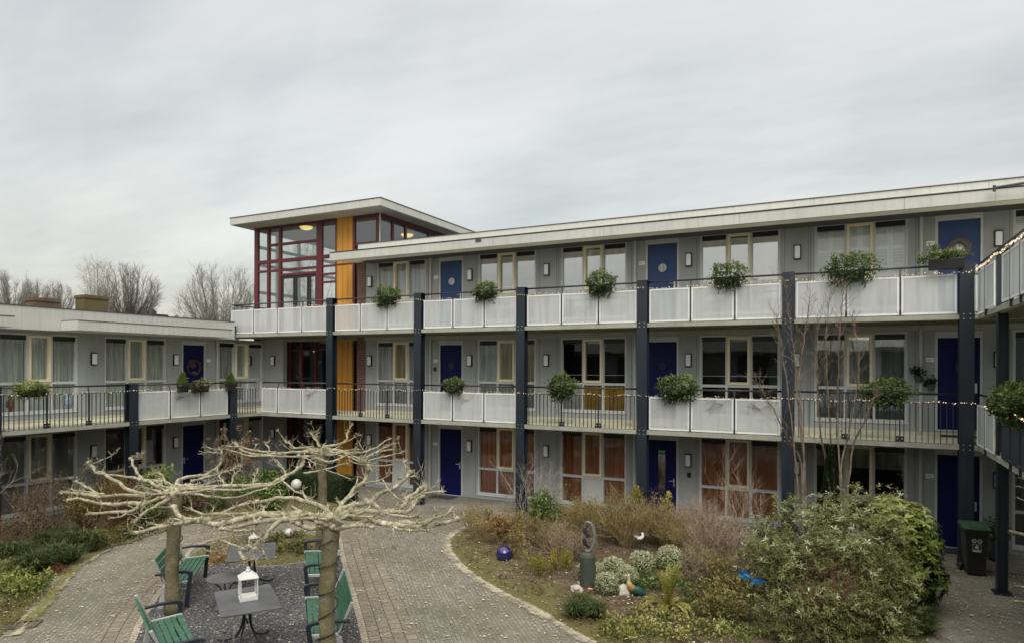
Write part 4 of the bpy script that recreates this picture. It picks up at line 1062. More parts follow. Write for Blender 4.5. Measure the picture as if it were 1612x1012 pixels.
fairy(fr_ret, [(-17.2, -15.5), (-15.5, -11.5)], 1.76, DK[1] + 0.90, 'bright tangle of fairy lights on the top railing that turns towards the viewer', 0.02)
fairy(fr_ret, [(-15.9, -14.2), (-14.2, -11.5)], 1.80, DK[0] + 0.84, 'bright fairy lights below the ivy planter at the picture edge', 0.02)
# ================================================================== FOLIAGE HELPERS
def leaf_cloud(mb, c, r, n, size, m=0, rng=R, lumps=14, shell=0.55, asp=0.55, zmin=None, up=0.3, top=0.35, tmid=0.45, tvar=0.25):
    c = V(c); ls = []
    for _ in range(lumps):
        d = rndunit(rng); ls.append((V((d.x * r[0], d.y * r[1], d.z * r[2])) * rng.uniform(0.25, 0.78), rng.uniform(0.32, 0.55), rng.uniform(-0.14, 0.14)))
    for i in range(n):
        lc, lr, lt = rng.choice(ls); d = rndunit(rng)
        k = lr * (shell + (1 - shell) * rng.random())
        o = lc + V((d.x * r[0], d.y * r[1], d.z * r[2])) * k
        e = sqrt((o.x / r[0]) ** 2 + (o.y / r[1]) ** 2 + (o.z / r[2]) ** 2)
        p = c + o
        if zmin is not None and p.z < zmin: continue
        dd = (d * 0.7 + rndunit(rng) * 0.8 + V((0, 0, up * rng.random()))).normalized()
        nn = (d + V((0, 0, 0.6)) + rndunit(rng) * 0.5).normalized()
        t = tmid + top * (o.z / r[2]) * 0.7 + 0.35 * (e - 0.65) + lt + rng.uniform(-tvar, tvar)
        s = size * rng.uniform(0.65, 1.3)
        mb.leaf(p, dd, nn, s, s * asp, m, min(1, max(0, t)))

def twigs(mb, base, dirs, length, r0, levels, rng, spread=0.6, kids=3, n=3, curl=0.25, up=0.15, m=0, tips=None, shrink=0.62, seg=4):
    def grow(p, d, l, r, lev):
        pts = [p.copy()]; q = p.copy(); dd = d.copy()
        for i in range(seg):
            dd = (dd + rndunit(rng) * curl + V((0, 0, up))).normalized(); q = q + dd * (l / seg); pts.append(q.copy())
        mb.tube(pts, [r * (1 - 0.55 * i / seg) for i in range(seg + 1)], n, m, cap=False)
        if lev <= 0:
            if tips is not None: tips.append((q, dd))
            return
        for k in range(kids):
            f = rng.uniform(0.35, 1.0); i = min(seg - 1, int(f * seg)); b = pts[i].lerp(pts[i + 1], f * seg - i if f < 1 else 1)
            nd = (dd + rndunit(rng) * spread).normalized()
            grow(b, nd, l * shrink * rng.uniform(0.7, 1.25), r * 0.55, lev - 1)
    for d in dirs: grow(V(base) + V((rng.uniform(-.03, .03), rng.uniform(-.03, .03), 0)), V(d).normalized(), length * rng.uniform(0.75, 1.15), r0, levels)

def fan(n, spread, rng, up=1.0):
    out = []
    for i in range(n):
        a = 2 * pi * (i + rng.random()) / n; s = spread * sqrt(rng.random())
        out.append(V((cos(a) * s, sin(a) * s, up)))
    return out

def tuft(mb, c, n, h, spread, rng, w=0.012, m=0, droop=0.5):
    for i in range(n):
        a = rng.uniform(0, 2 * pi); s = spread * rng.random(); hh = h * rng.uniform(0.6, 1.2)
        d = V((cos(a), sin(a), 0)); p0 = V(c) + d * (s * 0.25); side = V((-sin(a), cos(a), 0)) * (w / 2)
        p1 = p0 + d * s * 0.5 + V((0, 0, hh * 0.75)); p2 = p0 + d * s * 1.25 + V((0, 0, hh * (1 - droop * rng.random())))
        t = min(1, max(0, rng.gauss(0.5, 0.22))); b = len(mb.v)
        mb.v += [tuple(p0 - side), tuple(p0 + side), tuple(p1 + side), tuple(p1 - side), tuple(p2)]
        mb.face([b, b + 1, b + 2, b + 3], m, t * 0.8); mb.face([b + 3, b + 2, b + 4], m, t)

# ================================================================== RAILING PLANTERS
def planter(fr, u, v, z, w, h, label, leaf='ivy', n=900, size=0.062, box=True, trail=0.3, cat='planter'):
    base = fr(u, v, z)
    t = thing('hanging_planter', label, cat, base, group='planters hung on the gallery railings')
    bw = min(0.3, w * 0.38)
    mb = MB()
    prof = [(-bw, 0.0), (bw, 0.0), (bw + 0.03, 0.20), (-bw - 0.03, 0.20)]
    mb.prism([(-0.085, 0.0), (0.085, 0.0), (0.105, 0.20), (-0.105, 0.20)], -bw, bw, lambda a, p, q: fr(u + a, v + p, z - 0.17 + q)); mb.build('planter_box', 'black', t, bevel=0.012)
    rng = random.Random(int(abs(u * 100) + z * 10))
    f = MB(); cz = z + h * 0.10; w *= 0.96
    ax = (w / 2, 0.25, h / 2) if fr is fr_long else (0.25, w / 2, h / 2)
    cc_ = V(fr(u, v, cz)); n2 = int(n * 1.5); sd = rng.uniform(0, 50)
    for i in range(n2):
        d = rndunit(rng); k = rng.uniform(0.5, 1.0) ** 0.5 * (1 + 0.55 * mnoise.noise(d * 1.7 + V((sd, 0, 0))) + 0.2 * mnoise.noise(d * 4 + V((sd, 3, 0))))
        p = cc_ + V((d.x * ax[0], d.y * ax[1], d.z * ax[2])) * k
        dd = (d * 0.5 + rndunit(rng) * 0.9 + V((0, 0, 0.15))).normalized(); ln_ = size * rng.uniform(0.6, 1.25)
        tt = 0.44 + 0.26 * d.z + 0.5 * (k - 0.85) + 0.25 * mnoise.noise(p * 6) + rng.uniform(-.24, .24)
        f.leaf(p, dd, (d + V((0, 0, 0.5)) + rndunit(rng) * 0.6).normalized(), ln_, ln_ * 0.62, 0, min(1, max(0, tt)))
    for i in range(int(n * trail / 34)):                # short sprays hanging over the edge
        uu = u + rng.uniform(-w * 0.36, w * 0.36); l = rng.uniform(0.08, 0.2); z0_ = cz - h * 0.36
        for k in range(10):
            q = V(fr(uu + rng.uniform(-0.03, 0.03), v + rng.uniform(-0.08, 0.14), z0_ - l * k / 10))
            f.leaf(q, (rndunit(rng) + V((0, 0, -0.8))).normalized(), rndunit(rng), size * 0.9, size * 0.55, 0, rng.uniform(0.05, 0.6))
    for i in range(int(n * 0.045)):
        d = rndunit(rng); q = cc_ + V((d.x * ax[0], d.y * ax[1], d.z * ax[2])) * rng.uniform(0.95, 1.18)
        f.leaf(q, (d + rndunit(rng) * 0.4).normalized(), rndunit(rng), size * 1.2, size * 0.6, 0, rng.uniform(0.4, 1))
    f.build('foliage', leaf, t)
    return t
ZR1, ZR0 = DK[1] + 0.98, DK[0] + 0.98
planter(fr_long, -13.11, 1.80, ZR1 - 0.02, 1.0, 0.62, 'dense green ivy planter on the top railing before the first column pair', n=1100)
planter(fr_long, -9.50, 1.80, ZR1, 0.82, 0.50, 'olive green planter in a black box on the top railing past the second column', leaf='ivy', n=900)
planter(fr_long, -5.95, 1.80, ZR1 - 0.0, 0.80, 0.66, 'round green ivy planter on the top railing before the fourth column', n=1100)
planter(fr_long, -2.62, 1.80, ZR1 + 0.02, 0.86, 0.66, 'green ivy planter with a dark box end on the top railing before the fifth column', n=1100)
planter(fr_long, 0.09, 1.80, ZR1 + 0.02, 1.08, 0.74, 'large round green planter on the top railing in front of the white shutters', n=1400)
planter(fr_long, -10.6, 1.80, ZR0 + 0.02, 0.70, 0.44, 'small green planter in a black box before the first blue middle gallery door', n=700)
planter(fr_long, -7.10, 1.80, ZR0 - 0.0, 0.86, 0.72, 'bushy green planter on the bar railing in front of the yellow window screens', n=1300)
planter(fr_long, -3.84, 1.80, ZR0 + 0.02, 1.0, 0.66, 'dense rectangular green planter on the white panels past the fourth column', n=1500)
planter(fr_long, 0.83, 1.80, ZR0 + 0.0, 1.08, 0.66, 'ivy planter with lime tips trailing over the bar railing behind the bare shrub', n=1300)
planter(fr_side, -9.72, 1.80, ZR0 - 0.02, 0.86, 0.42, 'pale variegated bushy planter on the bar railing of the low wing', leaf='lime', n=1000, size=0.05)
planter(fr_side, -14.72, 1.80, ZR0 - 0.05, 0.72, 0.40, 'thin drooping green planter on the white panels near the blue door of the low wing', leaf='olive', n=420, size=0.05)
planter(fr_ret, -13.5, 1.80, ZR0 - 0.02, 1.6, 0.62, 'large ivy planter with yellow green leaves on the corner railing at the picture edge', n=2000, size=0.06)
# box planter by the wreath: box clearly visible
t = thing('hanging_planter', 'long black box planter with low green plants in front of the wreath door', 'planter', fr_long(1.93, 1.82, ZR1), group='planters hung on the gallery railings')
mb = MB(); mb.prism([(-0.09, 0.0), (0.09, 0.0), (0.115, 0.24), (-0.115, 0.24)], -0.31, 0.33, lambda a, p, q: fr_long(1.95 + a, 1.83 + p, ZR1 - 0.06 + q)); mb.build('planter_box', 'black', t, bevel=0.015)
f = MB(); rng = random.Random(5)
leaf_cloud(f, fr_long(1.93, 1.83, ZR1 + 0.26), (0.5, 0.2, 0.14), 700, 0.06, 0, rng, tmid=0.6); leaf_cloud(f, fr_long(1.72, 1.83, ZR1 + 0.42), (0.1, 0.1, 0.14), 90, 0.05, 0, rng); leaf_cloud(f, fr_long(1.5, 1.83, ZR1 + 0.18), (0.16, 0.12, 0.12), 120, 0.05, 0, rng)
f.build('foliage', 'ivy', t)
# clipped little conifers on the side wing's railing
for y, lab in ((14.02, 'small pointed green conifer in a box on the low wing railing nearer the column'), (15.83, 'small green conifer in a box on the low wing railing beside the tower corner')):
    t = thing('potted_conifer', lab, 'plant', (-18.62, y, ZR0 - 0.2), group='small potted conifers')
    mb = MB(); mb.box(-18.72, -18.54, y - 0.14, y + 0.14, ZR0 - 0.2, ZR0 + 0.0); mb.build('planter_box', 'black', t, bevel=0.01)
    f = MB(); rng = random.Random(int(y * 10))
    for i in range(700):
        h = rng.random(); r = 0.20 * (1 - h * 0.8) * rng.uniform(0.5, 1); a = rng.uniform(0, 2 * pi)
        f.leaf(V((-18.63 + r * cos(a), y + r * sin(a), ZR0 - 0.02 + h * 0.42)), V((cos(a) * 0.4, sin(a) * 0.4, 1)).normalized(), V((cos(a), sin(a), 0)), 0.06, 0.022, 0, min(1, max(0, 0.35 + 0.4 * h + rng.uniform(-.3, .3))))
    f.build('foliage', 'bright', t)
# wall-hung pots
for (u, z, lab) in ((1.60, 4.12, 'upper of two wall-hung pots with dark leaves beside the downpipe'), (1.86, 3.92, 'lower of two wall-hung pots with dark leaves next to the dark door')):
    t = thing('wall_pot', lab, 'plant pot', fr_long(u, 0.1, z - 0.1), group='wall pots on the middle gallery')
    mb = MB(); mb.lathe(fr_long(u, 0.13, z - 0.14), [(0.06, 0), (0.09, 0.12), (0.10, 0.14)], 14); mb.build('pot', 'pedestal', t)
    f = MB(); leaf_cloud(f, fr_long(u - 0.03, 0.14, z + 0.10), (0.19, 0.14, 0.14), 170, 0.065, 0, random.Random(int(u * 100)), tmid=0.3); f.build('foliage', 'dark', t)
# dry sprigs fastened to the panels
for (fr, u, z, s, lab) in ((fr_long, -16.32, 3.40, 0.24, 'dark dry sprig tied to the white panel before the tower entrance'), (fr_long, -10.15, 3.33, 0.2, 'pale forked twig tied to the white panel below the small green planter'), (fr_side, -14.15, 3.34, 0.26, 'dry curling twig tied to a white panel of the low wing'),
                          (fr_long, -2.75, 3.40, 0.3, 'thin dark twig spray tied to the white panel past the dense planter'), (fr_long, -1.85, 3.30, 0.24, 'thin dry twig tied to the white panel beside the fifth column')):
    mb = MB(); rng = random.Random(int(abs(u) * 50))
    twigs(mb, (0, 0, 0), [V((rng.uniform(-1, -0.4), -0.12, rng.uniform(-0.4, 0.5))) for _ in range(4)] + [V((0.6, -0.12, 0.3))], s, 0.007, 2, rng, 0.8, 3, 3, up=0.0)
    p = V(fr(u, 1.76, z)); o = mb.build('dry_sprig', 'twig' if s > 0.22 else 'twigtan', None, tuple(p), local=True)
    if fr is fr_side: o.rotation_euler = (0, 0, radians(90))
    tag(o, lab, 'twig', 'dry sprigs tied to the railing panels')
# wreath
t = thing('door_wreath', 'round grey twig wreath with a white heart hanging on the top gallery blue door', 'wreath', fr_long(2.44, 0.0, 7.19))
mb = MB(); rng = random.Random(3)
for i in range(420):
    a = rng.uniform(0, 2 * pi); r = rng.gauss(0.185, 0.028); p = V(fr_long(2.44 + r * cos(a), rng.uniform(0.0, 0.05) - 0.03, 7.19 + r * sin(a)))
    d = V((-sin(a) + rng.uniform(-.6, .6), rng.uniform(-.5, .5), cos(a) + rng.uniform(-.6, .6))).normalized(); mb.tube([p, p + d * rng.uniform(0.05, 0.10)], [0.006, 0.003], 3, cap=False)
mb.build('ring', 'twiggrey', t)
mb = MB(); hp = [(0, -0.075), (0.07, 0.01), (0.065, 0.055), (0.03, 0.065), (0, 0.035), (-0.03, 0.065), (-0.065, 0.055), (-0.07, 0.01)]
mb.prism(hp, 0.0, 0.02, lambda a, p, q: fr_long(2.44 + p, -0.03 + a, 7.18 + q)); mb.build('heart', 'white', t, bevel=0.006)
t = thing('door_wreath', 'dark open ring wreath hanging on the blue gallery door of the low wing', 'wreath', fr_side(-15.9, 0.0, ST + 1.45))
mb = MB(); rng = random.Random(8)
for i in range(300):
    a = rng.uniform(0, 2 * pi); rr_ = rng.gauss(0.25, 0.016); p = V(fr_side(-15.9 + rr_ * cos(a), rng.uniform(0.0, 0.04) - 0.03, ST + 1.45 + rr_ * sin(a)))
    d = V((rng.uniform(-.4, .4), sin(a) + rng.uniform(-.5, .5), cos(a) + rng.uniform(-.5, .5))).normalized(); mb.tube([p, p + d * rng.uniform(0.05, 0.10)], [0.006, 0.003], 3, cap=False)
mb.build('ring', 'twigred', t)
f = MB(); leaf_cloud(f, fr_side(-15.88, 0.0, ST + 1.22), (0.07, 0.12, 0.07), 60, 0.05, 0, rng, lumps=6, tmid=0.6); f.build('foliage', 'ivy', t)
# doormats
for (x, y, lab) in ((-11.85, 18.55, 'dark doormat before the first ground floor blue door'), (2.40, 18.6, 'dark doormat before the ground floor door beside the bin')):
    mb = MB(); mb.box(-0.42, 0.42, -0.24, 0.24, 0.024, 0.04); tag(mb.build('doormat', 'mat', None, (x, y, 0), local=True, bevel=0.005), lab, 'doormat')
mb = MB(); mb.box(-0.42, 0.42, -0.24, 0.24, 0.003, 0.02); tag(mb.build('doormat', 'mat', None, (2.45, 18.6, DK[0]), local=True, bevel=0.005), 'dark doormat on the middle gallery before the third door', 'doormat')
# intercom boxes
for (u, z, lab) in ((-4.717 + 0.79, 1.30, 'small black box on the grey wall under the lamp beside the second ground floor door'), (-11.85 - 0.60, ST + 1.42, 'small black doorbell box beside the first door of the middle gallery')):
    mb = MB(); mb.box(u - 0.045, u + 0.045, 0.001, 0.05, z - 0.065, z + 0.065, 0, fr_long); mb.box(u - 0.02, u + 0.02, 0.0505, 0.056, z - 0.03, z + 0.0, 0, fr_long); tag(mb.build('intercom', 'black', None, fr_long(u, 0, z), bevel=0.006), lab, 'intercom')

# ================================================================== POLLARDED TREES
def pollard(label, trunk_px, trunk_top, hub_depth, base, arms, r0, tr, seed, squash=0.5, lim=1.7):
    rng = random.Random(seed)
    t = thing('pollarded_tree', label, 'tree', (base[0], base[1], 0), group='pollarded plane trees')
    hub = at_depth(trunk_px, trunk_top, hub_depth)
    mb = MB(); pts = []; n = 12
    for i in range(n + 1):
        f = i / n; p = V((base[0], base[1], 0)).lerp(hub, f) + V((0.02 * sin(f * 7 + seed), 0.02 * cos(f * 5 + seed), 0)); pts.append(p)
    mb.tube(pts, [tr * (1.25 - 0.3 * min(1, i / 3)) * (1.0 + (0.25 if i > n - 2 else 0) * (i - n + 2) * 0.5) for i in range(n + 1)], 14, jit=0.03)
    mb.build('trunk', 'trunkbark', t, smooth=True)
    mb = MB()
    mb.blob(hub + V((0, 0, 0.02)), (tr * 1.25, tr * 1.25, tr * 1.0), 0, 3, 0.3, seed)
    def to3(px, py):
        d = ray(px, py); tt = (hub.z - EYE) / d.z if d.z < -0.05 else 99
        dd = max(-lim, min(lim, (tt - hub_depth) * squash)); return at_depth(px, py, hub_depth + dd)
    def knob(p, d, r):
        mb.blob(p, (r * 1.35, r * 1.35, r * 1.2), 0, 2, 0.5, rng.random() * 50)
        for k in range(rng.randint(4, 8)):
            dd = (d * 0.5 + rndunit(rng) + V((0, 0, 0.35))).normalized(); l = rng.uniform(0.035, 0.11); rr = rng.uniform(0.004, 0.008)
            m_ = p + dd * l * 0.6 + rndunit(rng) * 0.01
            mb.tube([p, m_, m_ + (dd + rndunit(rng) * 0.5).normalized() * l * 0.5], [rr, rr * 0.8, rr * 0.45], 4)
    for arm in arms:
        rr = r0 * arm[0]; wp = [to3(*q) for q in arm[1:]]
        if arm[0] >= 0.9 and (wp[0] - hub).length < 0.9: wp = [hub + (wp[0] - hub) * 0.15] + wp
        ln = smoothline(wp, 5); k = len(ln)
        so_ = V((rng.uniform(0, 60), seed * 7.0, rng.uniform(0, 60)))
        ln = [p + rndunit(rng) * 0.007 + mnoise.noise_vector(p * 3.2 + so_) * (0.045 * min(1, i / 3) * min(1.3, arm[0] + 0.3)) for i, p in enumerate(ln)]
        rads = [rr * 1.12 * (1.0 - 0.36 * i / (k - 1) + (0.45 * max(0, 1 - i / 6) if arm[0] > 0.6 else 0)) * (1 + 0.13 * sin(i * 1.9 + seed) * rng.random()) for i in range(k)]
        mb.tube(ln, rads, 8, jit=0.07)
        knob(ln[-1], (ln[-1] - ln[-2]).normalized(), rads[-1] * 1.2)
        for i in range(3, k - 1):
            if rng.random() < 0.22: knob(ln[i] + V((0, 0, rads[i] * 0.4)), (ln[i + 1] - ln[i]).normalized(), rads[i] * 0.9)
            elif rng.random() < 0.12:      # side shoot cut short
                d = ((ln[i + 1] - ln[i]).normalized() * 0.7 + rndunit(rng) * 0.8 + V((0, 0, 0.3))).normalized(); l = rng.uniform(0.10, 0.32)
                q1 = ln[i] + d * l * 0.5 + rndunit(rng) * 0.02; q2 = q1 + (d + V((0, 0, 0.3))).normalized() * l * 0.5
                mb.tube([ln[i], q1, q2], [rads[i] * 0.5, rads[i] * 0.4, rads[i] * 0.34], 6); knob(q2, d, rads[i] * 0.35)
        for i in range(2, k):                # thin living twigs
            if rng.random() < 0.20 and arm[0] > 0.3:
                d = ((ln[min(i + 1, k - 1)] - ln[i - 1]).normalized() * 0.5 + rndunit(rng) + V((0, 0, 0.45))).normalized()
                twigs(mb, ln[i], [d], rng.uniform(0.12, 0.34), 0.0055, 1, rng, 0.7, 2, 4, 0.25, 0.12)
    # extra background arms so the crown is full from every side
    for i in range(9):
        a = 2 * pi * (i + rng.random()) / 9; d = V((cos(a), sin(a), 0)); l = rng.uniform(0.5, 1.0)
        if d.y < -0.2: l *= 0.5
        wp = [hub + d * 0.05]
        for k in range(1, 4): wp.append(hub + d * l * k / 3 + V((rng.uniform(-.1, .1), rng.uniform(-.1, .1), rng.uniform(-0.02, 0.06) + 0.03 * k)))
        ln = smoothline(wp, 4); mb.tube(ln, [r0 * 0.8 * (1 - 0.5 * j / len(ln)) for j in range(len(ln))], 7, jit=0.06); knob(ln[-1], d, r0 * 0.45)
    # pruning stubs and old brown shoots on the head
    for i in range(26):
        d = (rndunit(rng) + V((0, 0, 0.9))).normalized(); p = hub + V((rng.uniform(-1, 1) * tr, rng.uniform(-1, 1) * tr, tr * 0.6)); l = rng.uniform(0.05, 0.14)
        mb.tube([p, p + d * l * 0.6, p + (d + rndunit(rng) * 0.4).normalized() * l], [0.011, 0.009, 0.005], 4)
    mb.build('crown', 'bark', t, smooth=True)
    return t, hub
A_ARMS = [
 (0.9, (510, 802), (467, 785), (417, 787), (387, 794), (357, 805)),
 (1.25, (507, 813), (472, 810), (404, 813), (344, 821), (314, 816), (281, 810), (271, 801)),
 (1.0, (508, 826), (480, 826), (455, 820), (453, 811), (466, 806)),
 (0.9, (480, 812), (450, 817), (426, 837), (404, 856), (379, 866), (382, 880)),
 (0.5, (396, 861), (387, 863), (366, 856), (344, 851)), (0.45, (384, 866), (396, 864), (411, 863), (414, 872)), (0.4, (383, 880), (395, 878), (405, 879)),
 (0.75, (472, 813), (404, 824), (352, 832), (349, 832)), (0.6, (404, 824), (398, 815), (405, 808)), (0.6, (404, 824), (414, 812), (416, 800)), (0.5, (352, 832), (372, 836), (390, 836)),
 (0.85, (330, 819), (314, 816), (278, 824), (243, 834), (210, 837)), (0.5, (278, 824), (255, 826), (238, 823)), (0.6, (500, 818), (440, 806), (380, 808), (330, 808), (300, 800)),
 (1.0, (524, 815), (540, 787), (555, 773), (575, 749), (583, 733), (579, 724)), (0.4, (575, 749), (570, 738), (572, 728)),
 (1.1, (530, 808), (577, 788), (599, 778), (623, 762), (646, 742)), (0.45, (638, 748), (640, 738), (638, 728)), (0.4, (640, 750), (652, 748), (655, 750)),
 (0.85, (575, 788), (589, 799), (614, 807), (640, 805), (655, 790), (666, 783)),
 (1.0, (528, 812), (555, 805), (607, 804), (632, 796), (644, 784), (667, 764)), (0.55, (644, 784), (669, 777), (694, 772)), (0.45, (660, 780), (668, 772), (675, 769)),
 (1.05, (532, 816), (575, 818), (614, 824), (663, 829), (688, 826), (718, 813)), (0.75, (630, 824), (663, 822), (690, 817), (703, 812), (711, 798)),
 (0.6, (600, 824), (614, 827), (644, 833), (676, 836)), (0.9, (528, 829), (565, 826), (587, 829)), (0.7, (560, 826), (580, 820), (601, 811)), (0.4, (571, 760), (590, 757), (601, 753), (612, 748)), (0.35, (601, 753), (617, 775), (635, 789), (633, 796)),
 (0.6, (600, 806), (628, 812), (650, 812), (657, 812)), (0.5, (632, 806), (648, 800), (650, 788)),
]
pollard('pollarded tree with bare knobbly branches beside the pair of green benches at the front', 518, 822, 9.0, (-6.24, 6.92), A_ARMS, 0.0345, 0.112, 1)
B_ARMS = [
 (1.0, (259, 777), (207, 772), (161, 745), (142, 731), (141, 727)), (0.95, (259, 768), (243, 764), (221, 750), (204, 722)), (0.3, (204, 722), (212, 719), (221, 719)), (0.22, (144, 731), (165, 722), (186, 711)),
 (0.7, (254, 758), (199, 750), (158, 747)), (0.9, (259, 775), (213, 779), (155, 780), (98, 775)), (0.6, (165, 778), (140, 770), (120, 758)),
 (0.95, (259, 783), (226, 794), (199, 808), (139, 805)), (0.5, (205, 804), (190, 812), (176, 816)), (0.8, (230, 792), (172, 791), (140, 788), (106, 784)), (0.5, (155, 780), (135, 773), (114, 771)),
 (0.9, (281, 756), (322, 747), (344, 731), (348, 714), (345, 709)), (0.35, (347, 713), (335, 712), (320, 712)),
 (1.05, (281, 766), (363, 764), (417, 761), (460, 745), (478, 728), (472, 718)), (0.75, (286, 769), (330, 772), (412, 766), (453, 750)), (0.6, (300, 757), (340, 748), (363, 739), (379, 731)),
 (0.5, (355, 764), (345, 752), (343, 735)), (0.4, (363, 764), (367, 750), (378, 740), (380, 732)), (0.6, (290, 772), (320, 780), (345, 784), (390, 776), (420, 770)), (0.4, (397, 764), (400, 752), (406, 738)),
 (0.5, (440, 755), (450, 745), (437, 730), (430, 722)), (0.6, (262, 762), (250, 745), (240, 745)), (0.5, (445, 757), (470, 775), (490, 785)), (0.6, (300, 762), (316, 764), (340, 757), (352, 757)),
 (0.7, (265, 785), (240, 800), (222, 812), (215, 818)), (0.6, (259, 778), (235, 770), (228, 785), (226, 800)),
]
pollard('pollarded tree with mossy trunk standing between two benches by the brick path', 272, 778, 11.45, (-10.46, 7.71), B_ARMS, 0.034, 0.116, 2)
C_ARMS = [
 (1.0, (500, 707), (462, 710), (421, 717), (391, 713), (370, 697)), (0.8, (498, 710), (446, 713), (397, 708), (358, 700)), (0.7, (501, 717), (470, 718), (397, 717), (357, 707)),
 (0.7, (494, 704), (467, 704), (452, 695), (444, 690)), (0.7, (503, 702), (495, 692), (489, 681)), (0.4, (495, 692), (499, 687), (502, 681)), (0.85, (508, 704), (540, 696), (546, 684), (554, 668)), (0.3, (540, 697), (556, 690), (566, 684)),
 (0.8, (515, 706), (552, 712), (577, 710), (600, 700), (612, 690)), (0.7, (515, 710), (552, 716), (584, 719), (591, 711), (620, 706)), (0.6, (552, 716), (573, 725), (589, 722), (617, 716), (636, 709)),
 (0.6, (530, 716), (549, 719), (573, 727), (587, 732), (616, 731)), (0.7, (496, 720), (519, 725), (543, 720), (559, 713)), (0.6, (478, 744), (511, 738), (543, 731)), (0.4, (480, 708), (478, 722), (474, 733)),
 (0.5, (421, 716), (424, 706), (418, 698)), (0.5, (590, 712), (602, 706), (616, 700)), (0.5, (573, 727), (585, 738), (592, 742)), (0.35, (512, 738), (530, 745), (552, 754)), (0.4, (592, 713), (606, 703), (622, 697)), (0.5, (470, 718), (486, 722), (497, 733)),
 (0.35, (430, 722), (440, 730), (448, 746)), (0.4, (486, 726), (489, 734), (492, 738)),
]
pollard('pollarded tree of thin tangled branches in front of the dark tower entrance', 506, 716, 14.15, (-9.99, 10.84), C_ARMS, 0.030, 0.098, 3)
# pale branch ends of the next tree, by the corner column
t = thing('pollarded_tree', 'pale bare branch ends of another pollarded tree poking in beside the corner column', 'tree', (5.0, 9.5, 0), group='pollarded plane trees')
mb = MB()
mb.tube([(5.0, 9.5, 0), (4.98, 9.5, 1.1), (5.0, 9.52, 2.0)], [0.15, 0.12, 0.12], 12); mb.build('trunk', 'trunkbark', t, smooth=True)
mb = MB(); hub = V((5.0, 9.5, 2.0))
for (px, py, dp, r) in ((1591, 836, 11.6, 0.03), (1599, 922, 11.0, 0.022), (1597, 946, 10.6, 0.02), (1604, 765, 11.2, 0.01), (1608, 752, 11.0, 0.012), (1606, 785, 10.8, 0.009)):
    e = at_depth(px, py, dp); md = hub.lerp(e, 0.5) + V((0, 0, -0.08)); ln = smoothline([hub, md, e], 6); mb.tube(ln, [r * (1.4 - 0.5 * i / len(ln)) for i in range(len(ln))], 8, jit=0.05)
    for _ in range(4): mb.tube([e, e + (rndunit() * 0.5 + (e - md).normalized()) * 0.06], [0.008, 0.004], 4)
mb.build('crown', 'bark', t, smooth=True)
# light cables spiralled round the trunks
for (bx, by, r, h0, h1, turns, lab) in ((-6.24, 6.92, 0.128, 0.1, 2.0, 6, 'dark cable wound round the trunk of the front pollarded tree'), (-10.46, 7.71, 0.135, 0.05, 2.0, 5, 'dark cable wound round the mossy trunk among the benches')):
    mb = MB(); pts = []
    for i in range(turns * 16):
        a = 2 * pi * i / 16; f = i / (turns * 16); pts.append((bx + r * cos(a), by + r * sin(a), h0 + (h1 - h0) * f + 0.03 * sin(a * 0.7)))
    mb.tube(pts, 0.008, 5)
    for i in range(20, len(pts), 9): mb.tube([pts[i], V(pts[i]) + V((pts[i][0] - bx, pts[i][1] - by, R.uniform(-.08, .08))) * 0.5], 0.005, 4)
    tag(mb.build('light_cable', 'cable', None, (bx, by, 0)), lab, 'cable')

# ================================================================== FURNITURE
def bench(x, y, ang, label):
    t = thing('garden_bench', label, 'bench', (x, y, 0), ang - pi / 2, 'green slatted benches round the gravel seat'); ln = 0.80
    mb = MB()
    for i in range(5): mb.box(-ln, ln, -0.20 + i * 0.086, -0.20 + i * 0.086 + 0.068, 0.415 + 0.006 * i, 0.443 + 0.006 * i)
    mb.build('seat', 'green_plastic', t, local=True, bevel=0.006)
    mb = MB(); b0, b1 = V((0, -0.235, 0.47)), V((0, -0.40, 0.86)); dr = (b1 - b0).normalized(); nr = V((0, dr.z, -dr.y))
    for i in range(4):
        p = b0 + dr * (0.11 * i); q = p + dr * 0.09
        c = [p, q, q + nr * -0.026, p + nr * -0.026]; b = len(mb.v)
        for sx in (-ln, ln): mb.v += [(sx, k.y, k.z) for k in c]
        for f in ((0, 1, 2, 3), (7, 6, 5, 4), (0, 4, 5, 1), (1, 5, 6, 2), (2, 6, 7, 3), (3, 7, 4, 0)): mb.face([b + j for j in f])
    mb.build('backrest', 'green_plastic', t, local=True, bevel=0.006)
    for sx in (-1, 1):
        x0, x1 = sorted((sx * ln, sx * (ln + 0.055))); mb = MB()
        seat = [(-0.22, 0.40), (0.235, 0.425), (0.245, 0.44), (0.235, 0.475), (-0.2, 0.45)]
        mb.prism(seat, x0, x1, lambda a, p, q: (a, p, q))
        back = [(-0.22, 0.452), (-0.195, 0.452), (-0.375, 0.885), (-0.42, 0.87)]
        mb.prism(back, x0, x1, lambda a, p, q: (a, p, q)); mb.prism([(-0.235, 0.0), (-0.33, 0.0), (-0.245, 0.40), (-0.16, 0.40)], x0, x1, lambda a, p, q: (a, p, q))
        mb.build('end_frame', 'grey_plastic', t, local=True, bevel=0.012)
        mb = MB(); a0, a1 = sorted((sx * (ln + 0.06), sx * (ln + 0.115)))
        pts = [(-0.36, 0.645), (-0.1, 0.675), (0.15, 0.68), (0.24, 0.655), (0.255, 0.60), (0.215, 0.30), (0.19, 0.0), (0.12, 0.0), (0.145, 0.30), (0.185, 0.585), (0.16, 0.62), (-0.1, 0.635), (-0.36, 0.605)]
        mb.prism(pts, a0, a1, lambda a, p, q: (a, p, q)); mb.build('armrest', 'arm', t, local=True, bevel=0.012)
bench(-11.2, 8.55, radians(41.8), 'green slatted bench set against the brick path behind the mossy trunk')
